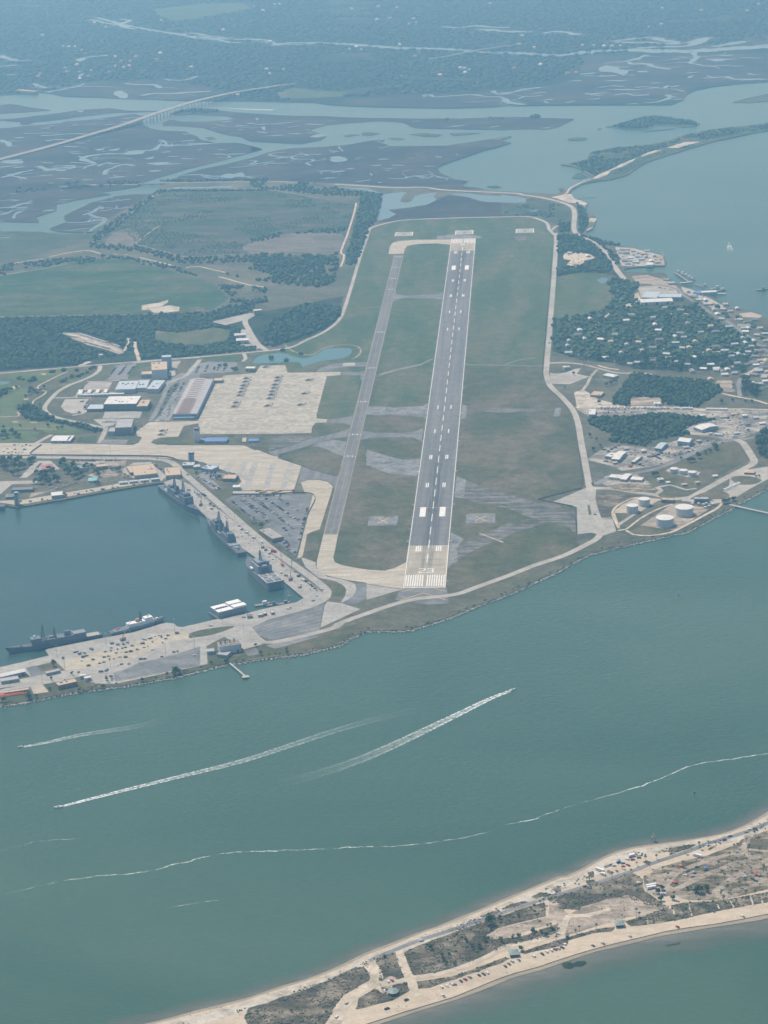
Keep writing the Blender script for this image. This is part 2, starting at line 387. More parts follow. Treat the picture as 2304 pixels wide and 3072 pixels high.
def S(name,spec,mat,lift,rag=None,z=LZ,smooth=None):
    """a traced patch of ground lying 'lift' above level z"""
    p=pts(spec,z)
    if smooth:p=smooth_line(p,smooth,True)
    REG.setdefault(mat,[]).append((p,z+lift))
    if rag:p=ragged(p,rag[0],rag[1])
    return sheet(name,p,mat,z+lift)
def line_mesh(p,w,z,w2=None,fade=None):
    n=len(p);L=[];R=[];fd=[];LAYER[0] += 1;z += 0.0008*(LAYER[0] % 25);z0=z
    for i in range(n):
        a,b=p[max(i-1,0)],p[min(i+1,n-1)];dx,dy=b[0]-a[0],b[1]-a[1];l=math.hypot(dx,dy) or 1
        z=z0+0.0003*i
        ww=(w+(w2-w)*i/(n-1) if w2 is not None else w)*(1+WOB[0]*(noise.noise((p[i][0]/38,p[i][1]/38,7))+.6*noise.noise((p[i][0]/13,p[i][1]/13,4))))
        if callable(fade):fd.append(fade(i/(n-1)))
        L.append((p[i][0]-dy/l*ww/2,p[i][1]+dx/l*ww/2,z));R.append((p[i][0]+dy/l*ww/2,p[i][1]-dx/l*ww/2,z))
    return L,R,fd
def ribbon(name,p,w,mat,z,w2=None,fade=None,parent=None,kind='structure',**k):
    L,R,fd=line_mesh(p,w,z,w2,fade);n=len(L)
    me=bpy.data.meshes.new(name);me.from_pydata(L+R,[],[(n+i,n+i+1,i+1,i) for i in range(n-1)]);me.materials.append(MATS[mat])
    if fd:
        a=me.attributes.new('fade','FLOAT','POINT');a.data.foreach_set('value',fd+fd)
    me.update();return link(name,me,parent,kind=kind if parent is None else None,**k)
def road(spec,w,mat='road',lift=0.30,name='road',z=LZ,step=12):
    return ribbon(name,smooth_line(pts(spec,z),step),w,mat,z+lift)
def inside(poly,X,Y):
    """vectorised point in polygon"""
    x=np.array([q[0] for q in poly]);y=np.array([q[1] for q in poly]);c=np.zeros(len(X),bool);j=len(x)-1
    for i in range(len(x)):
        t=((y[i] > Y) != (y[j] > Y))
        with np.errstate(divide='ignore',invalid='ignore'):
            c ^= t & (X < (x[j]-x[i])*(Y-y[i])/(y[j]-y[i])+x[i])
        j=i
    return c
def fill(poly,spacing,holes=(),jitter=0.45,keep=1.0,clump=None):
    """jittered grid of points inside poly and outside holes; clump=(wavelength, threshold) leaves glades"""
    x=[q[0] for q in poly];y=[q[1] for q in poly]
    X,Y=np.meshgrid(np.arange(min(x),max(x),spacing),np.arange(min(y),max(y),spacing));X=X.ravel();Y=Y.ravel()
    X=X+rng.uniform(-jitter,jitter,len(X))*spacing;Y=Y+rng.uniform(-jitter,jitter,len(Y))*spacing
    k=inside(poly,X,Y)
    for h in holes:k &= ~inside(h,X,Y)
    if keep < 1:k &= rng.random(len(X)) < keep
    X=X[k];Y=Y[k]
    if clump:
        q=np.array([noise.noise((a/clump[0],b/clump[0],1.7))+0.5*noise.noise((a/clump[0]*3,b/clump[0]*3,5)) for a,b in zip(X,Y)]) if len(X) else np.zeros(0)
        X=X[q > clump[1]];Y=Y[q > clump[1]]
    return np.stack([X,Y],1)
def ico(sub=1,cut=True,seed=0,jit=0.18):
    bm=bmesh.new();bmesh.ops.create_icosphere(bm,subdivisions=sub,radius=1.0)
    r=random.Random(seed)
    for v in bm.verts:v.co *= 1+r.uniform(-jit,jit)
    if cut:
        bmesh.ops.delete(bm,geom=[v for v in bm.verts if v.co.z < -0.55],context='VERTS')
    bmesh.ops.triangulate(bm,faces=bm.faces);bm.verts.index_update()
    V=np.array([v.co[:] for v in bm.verts]);Fc=np.array([[v.index for v in f.verts] for f in bm.faces]);bm.free();return V,Fc
def mass(name,P,size,mat,temps,zbase,flat=0.8,kind='stuff',label=None,cat=None,lift=0.35,tone=(0,0.6),parent=None):
    """one mesh of many lumps (crowns of a wood, scrub, rocks)"""
    VV=[];FF=[];TT=[];k=0;n=len(P)
    if n==0:return None
    sz=rng.uniform(size[0],size[1],n);th=rng.uniform(0,2*math.pi,n);tn=rng.uniform(tone[0],tone[1],n);ti=rng.integers(0,len(temps),n)
    for t,(V,Fc) in enumerate(temps):
        idx=np.nonzero(ti==t)[0]
        if not len(idx):continue
        c,s_=np.cos(th[idx])[:,None],np.sin(th[idx])[:,None];r=sz[idx][:,None]
        X=(V[None,:,0]*c-V[None,:,1]*s_)*r+P[idx,0][:,None];Y=(V[None,:,0]*s_+V[None,:,1]*c)*r+P[idx,1][:,None]
        Z=(V[None,:,2]+lift)*r*flat+zbase
        VV.append(np.stack([X,Y,Z],2).reshape(-1,3));m_=len(V)
        FF.append((Fc[None]+(np.arange(len(idx))*m_)[:,None,None]+k).reshape(-1,3));TT.append(np.repeat(tn[idx],m_)+np.tile(V[:,2]*0.0,len(idx)));k += m_*len(idx)
    V=np.concatenate(VV).astype(np.float32);Fc=np.concatenate(FF).astype(np.int32);T=np.concatenate(TT).astype(np.float32)
    me=bpy.data.meshes.new(name);me.vertices.add(len(V));me.vertices.foreach_set('co',V.ravel())
    me.loops.add(Fc.size);me.loops.foreach_set('vertex_index',Fc.ravel());me.polygons.add(len(Fc))
    me.polygons.foreach_set('loop_start',np.arange(0,Fc.size,3,dtype=np.int32));me.polygons.foreach_set('loop_total',np.full(len(Fc),3,np.int32))
    a=me.attributes.new('tone','FLOAT','POINT');a.data.foreach_set('value',T);me.materials.append(MATS[mat]);me.update();me.validate()
    return link(name,me,parent,label=label,cat=cat,kind=kind)
ICO1=[ico(2,True,s,0.24) for s in range(4)]
ICO0=[ico(1,True,s,0.26) for s in range(4)]

# ================================================================== SETTING: water and land
sheet('water',[(-60000,-20000),(60000,-20000),(60000,90000),(-60000,90000)],'water',0.0)

SHORE=[('F',(-420,1235),(0,1150),(200,1120),(600,1040),(900,1000),(1200,957),(1500,898)),
         ('G',(150,1165),(300,1130),(500,1080),(600,1068),(750,1042),(900,1022),(1050,1003),(1150,990),(1300,955),(1400,930),(1470,905),(1495,875),(1560,850),(1659,805)),
         ('B',(300,1868),(600,1775),(800,1690),(930,1645),(1050,1597),(1200,1527),(1350,1457),(1440,1407),(1500,1372),(1580,1332)),
         ('J',(590,1398),(700,1373),(800,1353),(900,1328),(1000,1305),(1060,1295),(1110,1275),(1200,1225),(1300,1172),(1400,1122),(1450,1085),(1550,1035),(1659,975),(2100,730),(2600,500))]
RIVER=[('I',(2600,1000),(2100,860),(1659,735),(1620,700),(1540,672),(1400,642),(1350,612),(1300,592),(1230,562),(1180,547),(1110,512),(1000,472),(960,455),(950,430),(930,407),(900,397),(815,402),(740,397),(700,392),(650,393),(636,384),(640,372),(690,362),(760,357),(850,352),(922,350),(935,320),(915,290),(900,270),(860,265),(800,245),(740,237),(700,217),(610,207),(560,202),(480,187),(460,170),(400,142),(372,120),(368,105),(412,90),(430,60),(417,42),(440,20),(430,0)),
         ('U',(580,790),(582,760),(592,740),(580,715),(545,700),(522,690),(532,665),(542,645),(500,628),(460,613),(430,592),(426,576),(446,552),(500,522),(600,503),(690,492),(750,477),(800,457),(870,402),(930,377),(1050,337),(1200,292),(1400,232),(1659,190),(2100,110),(2100,70),(1659,145),(1500,160),(1300,185),(1150,210),(1070,235),(1050,255),(900,280),(700,295),(560,320),(540,340),(548,365),(440,390),(368,402),(440,410),(500,430),(520,455),(560,472),(555,482),(480,515),(430,545),(402,573),(385,545),(355,548),(378,572),(330,585),(240,578),(170,576),(0,566)),
         ('T',(1480,560),(1400,546),(1330,540),(1312,520),(1350,505),(1290,495),(1230,475),(1180,455),(1157,415),(1240,380),(1350,345),(1450,310),(1530,290),(1620,264),(1552,247),(1622,227),(1500,240),(1380,258),(1220,283),(1000,285),(880,285),(800,262),(832,245),(760,248),(600,278),(400,293),(250,300),(130,318),(30,350)),
         ('S',(1640,130),(1560,152),(1400,192),(1250,222),(1130,257),(1030,302),(990,322),(1000,347),(940,377),(830,377),(720,387),(640,412),(560,432),(450,487),(395,512),(417,550),(310,590),(365,607),(450,612),(540,617),(570,600),(600,618),(400,626),(250,612),(0,606),(-500,612))]
BASIN=[('E',(-700,330),(-100,330),(0,322),(60,322),(95,332),(150,337),(560,267),(1000,187),(1340,132),(1395,150)),
         ('D',(250,272),(560,512),(870,792),(1000,882),(1260,1102),(1410,1227)),
         ('G',(1080,570),(870,610),(670,660),(400,715),(130,777),(90,772),(60,747),(0,740)),
         ('F',(1330,475),(1100,545),(850,590),(600,640),(400,680),(372,692),(402,735),(300,762),(130,802),(0,832),(-420,920))]
p_shore=pts(SHORE);p_river=pts(RIVER);p_basin=pts(BASIN)
def west(p,d):return (p[0]-d,p[1])
MAIN=([west(p_shore[0],1200)] + ragged(p_shore,9,1.6,False) + ragged(p_river,14,3.0,False) + [west(p_river[-1],2500),west(p_basin[0],2500)] + p_basin + [west(p_basin[-1],1200)])
sheet('land',MAIN,'land',LZ,skirt=-1.5)

sheet('basin',p_basin[:-1]+[p_basin[-1],west(p_basin[-1],900),west(p_basin[0],1500)],'basin_water',0.06)

# far shore and the marsh islands (level 1 m)
MZ=1.0
def island(name,spec,mat,step=16,amp=5,z=MZ,skirt=-0.5):
    return sheet(name,ragged(pts(spec,z),step,amp,True,step*4),mat,z,skirt=skirt)
mainland=pts([('P',(-900,560),(0,592),(60,592),(210,574),(300,580),(400,600),(700,612),(900,618),(1100,625),(1250,628),(1600,632)),
                ('Q',(100,634),(400,640),(500,655),(800,668),(1200,675),(1500,670),(1640,652)),
                ('R',(60,660),(300,657),(700,655),(1050,655),(1130,625),(1160,590),(1200,565),(1300,545),(1450,525),(1659,512),(2500,480))],MZ)
mainland_poly=ragged(mainland,25,6,False)+[(45000,9000),(45000,80000),(-45000,80000),(-45000,8000)]
sheet('far_mainland',mainland_poly,'farwood',MZ,skirt=-0.5)
MARSH_D=[('P',(-600,860),(0,797),(180,782),(300,772),(400,757),(540,747),(700,727),(830,707),(900,712),(910,722),(880,747),(890,772),(930,797),(1000,812),(1150,817),(1220,847),(1260,872),(1340,890),(1470,887),(1560,905),(1632,930)),
           ('S',(1520,130),(1300,188),(1130,230),(1000,270),(900,300),(880,320),(870,330),(750,350),(620,365),(690,380),(540,405),(350,440),(350,480),(225,520),(240,555),(0,550),(-600,560))]
MARSH_B=[('U',(0,105),(150,106),(200,104),(300,112),(440,116),(452,121),(390,150),(360,168),(265,184),(150,180),(0,185)),
           ('Q',(1500,805),(1400,805),(1200,800),(1030,797),(990,782),(950,762),(800,752),(600,765),(480,775),(400,797),(360,812),(440,830),(475,845),(440,870),(320,895),(200,890),(0,878)),
           ('P',(1540,870),(1500,852),(1400,837),(1250,792),(1150,785),(1010,780),(1005,765),(1060,745),(1120,755),(1250,757),(1400,748),(1482,738),(1400,722),(1200,712),(1100,715),(1060,705),(1100,690),(1200,680),(1300,674),(1380,690),(1500,700),(1659,712)),
           ('Q',(0,708),(250,720),(450,722),(600,730),(850,735),(1000,737),(1300,738),(1540,728))]
island('marsh',MARSH_D,'marsh');island('marsh',MARSH_B,'marsh')
island('marsh',[('P',(-500,750),(0,742),(100,737),(330,707),(480,686),(680,672),(800,688),(1000,690),(870,697),(700,702),(540,720),(350,745),(200,762),(180,777),(120,770),(130,757),(0,748))],'marsh')
island('marsh',[('P',(-400,660),(0,655),(70,645),(200,670),(312,685),(230,693),(0,706),(-400,715))],'marsh')
# small islets
for spec in ([('T',(690,205),(740,199),(805,207),(740,220),(695,216))],[('T',(858,238),(910,233),(962,240),(910,248))],
             [('T',(985,212),(1080,205),(1190,215),(1160,228),(1080,226))],[('T',(1240,205),(1330,202),(1430,206),(1300,218),(1250,222))],
             [('T',(575,222),(620,214),(680,216),(610,226))],[('P',(1275,855),(1320,850),(1340,862),(1300,870))],
             [('T',(1465,538),(1520,531),(1562,540),(1510,547))],[('U',(410,240),(470,232),(540,237),(510,252),(430,252))],
             [('U',(436,486),(470,455),(500,455),(540,480),(490,490))],[('U',(-20,232),(66,224),(50,234),(0,240))],
             [('U',(860,192),(960,184),(1085,178),(1000,190),(900,198))],[('U',(595,178),(625,176),(610,182))],
             [('R',(1435,637),(1520,612),(1600,596),(1659,582),(1900,560),(1900,620),(1659,630),(1540,640))],
             [('T',(0,290),(40,292),(78,305),(40,318),(0,322))]):
    island('islet',spec,'marsh_green',8,3)
wooded_island=[('R',(650,790),(760,762),(850,738),(920,722),(1050,735),(1150,745),(1235,770),(1210,786),(1130,795),(1100,782),(960,776),(920,800),(800,808),(740,800))]
island('island',wooded_island,'marsh_green',10,3)

# ------------------------------------------------------------------ marsh on the base's own land, with its creeks
S('marsh',[('T',(1470,556),(1400,544),(1330,538),(1314,520),(1348,505),(1290,497),(1230,478),(1180,458),(1160,417),(1240,383),(1350,348),(1450,313),(1530,293),(1610,268),(1552,249),(1500,243),(1380,262),(1220,287),(1000,290),(880,290),(800,266),(760,252),(600,282),(400,297),(250,304),(130,322),(30,354)),
            ('S',(1640,134),(1560,156),(1400,196),(1250,226),(1130,261),(1035,302),(1659,296)),('T',(240,505),(530,518),(900,536),(1180,553))],'marsh',0.10,(14,3))
S('marsh',[('S',(995,350),(940,381),(830,381),(720,391),(640,416),(560,436),(450,491),(400,513),(421,550),(316,590),(365,604),(540,613),(565,600),(600,560),(660,540),(800,460),(900,400))],'marsh',0.10,(12,3))
S('marsh',[('S',(-300,612),(250,616),(400,630),(600,622),(640,600),(560,680),(420,700),(300,730),(100,790),(-300,800))],'marsh_green',0.10,(12,3))
S('marsh',[('T',(790,760),(860,730),(900,705),(850,685),(1000,670),(1100,650),(1160,620),(1230,590),(1350,605),(1430,635),(1659,645),(1659,722),(1300,732),(1000,740),(850,757))],'marsh',0.10,(10,3))
S('marsh',[('U',(0,610),(150,640),(170,612),(240,618),(330,640),(400,668),(430,700),(425,745),(330,765),(260,735),(200,722),(0,718))],'marsh_green',0.12,(10,2))
S('marsh_pool',[('T',(822,590),(880,578),(975,572),(945,600),(930,632),(960,640),(1000,630),(1020,600),(1060,585),(1160,575),(1140,600),(1160,622),(1100,650),(1000,668),(860,684),(905,712),(860,735),(800,750),(780,755),(800,690))],'creek_water',0.2,(8,2.5))
S('marsh_pool',[('T',(1230,583),(1360,582),(1470,595),(1659,600),(1659,642),(1450,632),(1350,605))],'creek_water',0.2,(8,2.5))
S('marsh_pool',[('U',(0,588),(155,612),(150,640),(0,636))],'creek_water',0.22,(8,2.5))
S('marsh_pool',[('U',(165,690),(235,681),(215,695))],'creek_water',0.24,(6,2))
S('marsh_pool',[('T',(540,545),(620,545),(740,553),(800,575),(770,582),(720,565),(620,552))],'creek_water',0.2,(8,2))
S('marsh_pool',[('T',(330,552),(420,552),(360,560))],'creek_water',0.2,(6,2))
S('marsh_pool',[('S',(1030,348),(1100,335),(1300,333),(1460,325),(1430,340),(1200,343))],'creek_water',0.2,(8,2))

FARCREEK=[]
def creek(spec,w,z=MZ,lift=0.15,w2=None):
    k=1.0 if w < 30 else 2.2
    p=ragged(ragged(smooth_line(pts(spec,z),9*k),7*k,9*k,False,75*k),7*k,3*k,False,20*k);WOB[0]=0.75 if w < 40 else 1.15;FARCREEK.extend((a,b,w) for a,b in p if b > 4800)
    ribbon('marsh_creek',p,w*.85,'creek_water',z+lift,w2*.85 if w2 else None)
    if 8 < w < 34:      # side creeks that taper away into the grass
        for i in range(6,len(p)-4,max(6,int(62*k/(7*k)))):
            for sg in random.sample((-1,1),random.choice((1,1,2))):
                a,b=p[i-2],p[i+2];ang=math.atan2(b[1]-a[1],b[0]-a[0])+sg*random.uniform(.5,1.3);n=random.randint(4,9);x,y=p[i];q=[(x,y)]
                for j in range(n):ang += random.uniform(-.6,.6);x += 11*k*math.cos(ang)*1.3;y += 11*k*math.sin(ang);q.append((x,y))
                ribbon('marsh_creek',ragged(smooth_line(q,5*k),5*k,2.5*k,False,16*k),min(w*.45,9*k),'creek_water',z+lift-.03,.8*k)
    WOB[0]=0.0
def pool(spec,z=MZ,lift=0.16,amp=4):
    sheet('marsh_pool',ragged(ragged(smooth_line(pts(spec,z),12,True),6,amp*1.3,True,40),5,amp*.7,True,13),'creek_water',z+lift)
# creeks of the western marsh (level MZ)
creek([('S',(1350,62),(1200,72),(1050,78),(1000,70),(960,100),(880,110),(760,125),(640,130),(560,142),(505,158),(540,172),(600,188))],16,w2=26)
creek([('S',(560,165),(640,155),(760,155),(825,160))],8)
creek([('S',(600,190),(500,212),(420,215),(350,220),(300,232),(250,200))],18,w2=24)
creek([('S',(330,205),(400,200),(460,208),(430,222),(350,226))],14)
creek([('S',(0,275),(60,262),(130,245),(200,228)),],26,w2=12)
creek([('S',(60,262),(100,270),(170,285))],14)
creek([('S',(650,255),(665,230),(720,205),(780,195),(840,200))],18)
creek([('S',(600,205),(640,190),(690,178))],16)
creek([('S',(440,180),(520,185),(580,188))],9)
creek([('S',(-50,425),(90,412))],8);creek([('S',(-60,470),(60,460),(130,440),(200,420))],20,w2=10)
creek([('S',(-40,510),(50,500),(90,480),(160,470))],16,w2=8);creek([('S',(80,530),(100,500),(140,480))],12)
creek([('S',(720,268),(700,258),(735,272))],6)
creek([('P',(1050,902),(1200,895),(1340,892))],12);creek([('P',(980,870),(1020,880),(1040,902))],14)
creek([('P',(370,835),(480,830),(560,832))],12);creek([('P',(190,832),(280,828),(380,826))],9)
creek([('P',(0,870),(40,885),(70,912))],22);creek([('P',(40,880),(100,872))],10)
creek([('P',(520,780),(560,772),(605,768))],8)
for a in ([(0,168),(60,165),(140,172),(120,188),(30,185)],[(270,45),(330,40),(310,50)],[(590,100),(650,95),(620,107)],[(670,105),(745,93),(720,108)],[(765,128),(830,108),(900,108),(880,128),(800,134)],
          [(900,158),(960,145),(940,160)],[(915,188),(980,180),(1060,182),(1000,198)],[(920,232),(1010,230),(960,240)],[(1230,102),(1260,98),(1240,105)],[(620,100),(640,96),(630,104)]):
    pool([('S',)+tuple(a)])
creek([('P',(1340,960),(1400,962),(1440,975),(1400,985))],8)
creek([('P',(1640,795),(1500,790),(1400,785),(1330,772))],8);pool([('P',(1590,735),(1610,732),(1600,748))]);pool([('P',(1540,765),(1570,768),(1545,772))]);pool([('P',(1625,790),(1648,792),(1640,810))])
pool([('P',(470,688),(525,690),(510,698))]);pool([('P',(440,705),(460,708),(450,713))])
creek([('Q',(0,765),(60,775),(140,770),(260,760))],9);pool([('Q',(65,790),(90,785),(85,812),(70,805))]);pool([('Q',(35,735),(48,735),(42,748))]);pool([('Q',(370,850),(430,832),(470,845),(400,855))])
# creeks on the base's marsh (level LZ)
def creek2(spec,w,w2=None):creek(spec,w,LZ,0.25,w2)
creek2([('T',(850,485),(950,490),(1010,475),(1090,468),(1130,470),(1200,485),(1350,498))],11)
creek2([('T',(1050,480),(1080,488),(1130,475))],9)
creek2([('T',(210,325),(150,332),(125,345),(170,350),(250,350),(300,335),(350,342),(300,352),(255,355))],10)
creek2([('T',(255,352),(265,366),(340,370),(385,372),(350,395),(370,405))],11)
creek2([('T',(370,340),(440,335))],8);creek2([('T',(0,375),(40,380),(0,400),(90,390),(150,380))],12)
creek2([('T',(80,405),(120,395),(155,397))],9);creek2([('T',(490,360),(540,352),(600,365))],12)
creek2([('T',(870,283),(830,295),(790,302))],7);creek2([('T',(540,292),(555,305),(580,318))],8)
for a in ([(495,368),(540,353),(605,375),(560,385),(520,388)],[(430,445),(440,455),(436,465)],[(745,455),(760,465),(750,473)],[(470,480),(490,490),(475,494)],[(790,512),(825,512),(805,518)],[(1278,335),(1290,338),(1282,346)],[(0,482),(25,485),(10,490)],[(545,462),(560,462),(552,468)],[(480,308),(500,308),(490,314)]):
    pool([('T',)+tuple(a)],LZ,0.26)
creek2([('S',(1140,262),(1250,258),(1350,268),(1450,265),(1580,275))],16);creek2([('S',(1270,270),(1330,280),(1400,278))],12);creek2([('S',(1430,212),(1520,205),(1659,180))],9)
pool([('S',(1380,262),(1430,250),(1480,262),(1420,282))],LZ,0.27);pool([('S',(1455,258),(1500,243),(1520,262),(1480,272))],LZ,0.27)
creek2([('S',(630,425),(720,420),(820,408))],10);creek2([('S',(630,482),(720,470),(790,458))],9);creek2([('S',(420,555),(520,552),(600,540),(670,540))],14)
creek2([('S',(520,510),(580,490),(610,455),(625,470))],14);creek2([('S',(560,505),(610,520),(650,535),(600,580),(560,612))],14);creek2([('S',(400,608),(500,598),(570,590))],9)
creek2([('S',(0,650),(60,650))],9);creek2([('S',(0,635),(100,632))],6)
# waters beyond the far shore
creek([('P',(1500,240),(1659,250)),('Q',(150,280),(250,265),(440,268),(600,275),(740,285),(900,300),(1100,302),(1300,310),(1420,325)),('R',(100,330),(180,335),(300,345),(450,335),(600,318),(800,312),(1000,318),(1200,318),(1400,305),(1659,288),(2300,240))],24,w2=150);creek([('P',(1560,262),(1659,262)),('Q',(120,268),(300,278),(480,265),(700,280),(880,292),(1050,298),(1250,312))],18)
creek([('R',(690,255),(850,238),(940,235),(1000,250),(1150,265)),('R',(1290,235),(1180,280),(1000,292),(850,296))],45)
creek([('R',(700,262),(850,265),(1000,268),(1100,275))],50);creek([('R',(1310,290),(1420,275),(1540,255))],50)
creek([('R',(1180,325),(1215,350),(1190,385),(1230,405),(1290,412)),('R',(1340,410),(1400,405))],30,w2=18)
creek([('R',(900,340),(860,360),(780,380),(710,385))],22);creek([('R',(790,385),(830,400),(900,398),(960,415),(1050,432))],26)
pool([('R',(630,410),(690,410),(740,430),(790,440),(760,470),(700,450),(610,445))],amp=16);pool([('R',(850,440),(910,446),(860,450))],amp=10);pool([('R',(1150,475),(1200,472),(1180,485))],amp=10)
pool([('R',(1300,370),(1370,365),(1380,378),(1320,380))],amp=10)
creek([('R',(1280,470),(1320,482),(1400,478),(1450,492),(1560,500))],18);creek([('R',(1530,460),(1600,468))],16)
creek([('R',(600,545),(690,535),(760,540)),],16);creek([('R',(840,545),(900,540),(1000,550),(1040,530))],16);creek([('R',(700,592),(780,582),(830,595),(920,590))],16)
creek([('R',(520,580),(560,590),(630,595))],12);creek([('R',(900,640),(980,630),(1040,612),(1020,592),(1080,605))],18);creek([('R',(1060,555),(1150,570))],14)
creek([('R',(0,575),(80,572),(150,555),(235,545))],26);creek([('R',(20,610),(60,640),(150,650))],26);creek([('R',(110,615),(150,600),(260,595))],14);creek([('R',(265,628),(285,640))],12)
creek([('R',(790,650),(850,645))],18);creek([('R',(410,640),(450,628))],10)
creek([('Q',(1080,600),(1110,585)),('Q',(1150,602),(1280,595),(1380,590),(1480,602),(1560,605),(1600,640))],18);creek([('Q',(1500,565),(1560,585),(1659,568))],26);creek([('Q',(1320,635),(1460,635))],10)
creek([('P',(600,110),(700,135),(800,175),(900,182),(1050,205),(1180,225),(1300,235),(1420,262),(1510,265))],26);creek([('P',(560,120),(700,150),(820,165),(960,190),(1120,212),(1240,240),(1400,250))],20)
creek([('P',(1100,215),(1200,205),(1280,222),(1400,235))],26);creek([('P',(1350,238),(1500,245),(1620,250))],24);creek([('P',(750,120),(800,130),(760,150),(820,165))],36)
creek([('Q',(1170,165),(1300,172),(1400,160),(1490,170),(1630,172))],40);creek([('Q',(1410,182),(1520,192),(1659,198)),('R',(100,195),(190,200))],55);creek([('R',(250,210),(310,198),(400,200),(480,215))],45)
creek([('P',(780,520),(860,525),(960,530),(1000,548))],26);creek([('P',(870,595),(950,580),(1080,580),(1150,575),(1320,568))],30);creek([('P',(1020,490),(1120,500),(1230,475))],18)
pool([('P',(715,570),(760,565),(800,600),(770,612),(720,595))],amp=6);creek([('P',(290,575),(400,552),(500,535),(535,520))],30,w2=14);creek([('P',(200,520),(250,535),(285,548))],22)
pool([('P',(340,425),(420,420),(430,445),(370,448))],amp=8);pool([('P',(450,460),(520,440),(520,480),(480,497))],amp=8);creek([('P',(510,380),(520,360),(600,350),(660,345))],34)
creek([('P',(0,345),(90,375),(220,375))],26);creek([('P',(0,415),(60,410),(105,405))],34);pool([('Q',(875,465),(930,458),(950,475),(890,485))],amp=8);creek([('P',(40,468),(100,462))],22)
# random small pans in the marsh
MD=pts(MARSH_D,MZ);MBp=pts(MARSH_B,MZ)
def blob(x,y,r,e,a):
    o=[]
    for i in range(14):
        t=2*math.pi*i/14;q=r*(0.75+0.6*random.random());u,v=q*e*math.cos(t),q*math.sin(t);o.append((x+u*math.cos(a)-v*math.sin(a),y+u*math.sin(a)+v*math.cos(a)))
    return o
for poly,z in ((MD,MZ),(MBp,MZ),(pts([('T',(1100,430),(1300,300),(700,290),(100,340),(100,470),(600,510),(1100,520))]),LZ)):
    for x,y in fill(poly,70,keep=0.42):
        sheet('marsh_pool',ragged(blob(x,y,random.uniform(2.5,9),random.uniform(1.5,4.2),random.uniform(-0.6,0.6)),3,3.5,True,14),'creek_water',z+(0.17 if z==MZ else 0.28))
far_marsh=pts([('R',(500,350),(1659,330),(1659,500),(1200,545),(1120,630),(300,650),(100,600),(500,480))],MZ)
sheet('marsh',ragged(far_marsh,60,25,True,260),'marsh',MZ+0.07)
sheet('marsh',ragged(pts([('R',(600,215),(1659,190),(1659,270),(1400,300),(900,300),(640,290))],MZ),60,20,True,260),'marsh',MZ+0.07)
sheet('marsh',ragged(pts([('P',(300,582),(560,520),(1000,500),(1300,540),(1330,565),(1200,622),(700,610))],MZ),40,14,True,200),'marsh',MZ+0.07)
sheet('marsh',ragged(pts([('Q',(1000,590),(1659,560),(1659,645),(1200,670),(520,650),(600,620))],MZ),40,14,True,200),'marsh',MZ+0.08)
for x,y in fill(far_marsh,120,keep=0.45):
    sheet('marsh_pool',ragged(blob(x,y,random.uniform(5,15),random.uniform(1.5,4.5),random.uniform(-0.5,0.5)),6,6,True,24),'creek_water',MZ+0.17)
sheet('meadow',ragged(pts([('Q',(160,580),(270,545),(400,565),(600,575),(580,600),(300,612),(180,612))],MZ),20,6),'turf_green',MZ+0.1)
sheet('clearing',ragged(pts([('P',(950,60),(1250,25),(1500,15),(1560,55),(1300,100),(1080,130),(1000,100))],MZ),40,12),'field',MZ+0.1)

# ------------------------------------------------------------------ fields west of the airfield
S('field',[('N',(-200,200),(0,165),(200,120),(420,80),(640,60),(800,62),(980,110),(1200,165),(1350,225),(1420,300),(1330,370),(1000,400),(500,405),(-200,415))],'field',0.12,(14,2.5))
S('bare_ground',[('N',(880,345),(980,330),(1050,310),(1040,330),(1000,350),(1060,345),(1120,355),(1110,380),(1040,390),(960,392),(930,372),(880,375))],'white_sand',0.2,(6,3))
S('bare_ground',[('N',(1170,362),(1230,352),(1290,372),(1230,380))],'rubble',0.2,(6,3))
S('spoil_field',[('S',(1000,355),(1659,350)),('T',(240,575),(430,615),(560,640),(690,610),(655,650),(620,800),(560,945)),('S',(1500,750),(1150,765),(840,692),(565,684),(720,570))],'spoil',0.12,(16,3))
S('bare_marl',[('T',(0,885),(120,850),(260,830),(400,825),(560,830),(590,850),(555,935),(400,955),(0,955),(-60,920))],'bare_marl',0.18,(10,4))
S('bare_marl',[('S',(640,690),(700,620),(790,590),(860,620),(880,660),(820,690))],'bare_marl',0.18,(10,4))
S('grass',[('S',(1200,835),(1390,868),(1380,888),(1230,855))],'turf_green',0.2)
S('bare_marl',[('S',(1250,815),(1400,825),(1470,850),(1400,862))],'bare_marl',0.18,(8,3))
S('wood_floor',[('N',(-200,425),(400,412),(850,402),(1300,405),(1659,380)),('V',(740,640),(735,690),(700,715),(640,738)),('N',(1240,662),(860,692),(560,716),(-200,770))],'woodfloor',0.14,(10,3))
S('grass',[('N',(960,500),(1130,510),(1330,480),(1450,495),(1430,570),(1250,610),(1050,600),(960,560))],'turf_green',0.18,(8,4))
S('bare_ground',[('N',(940,505),(1020,505),(1000,530),(950,525))],'bare_marl',0.22,(6,3))
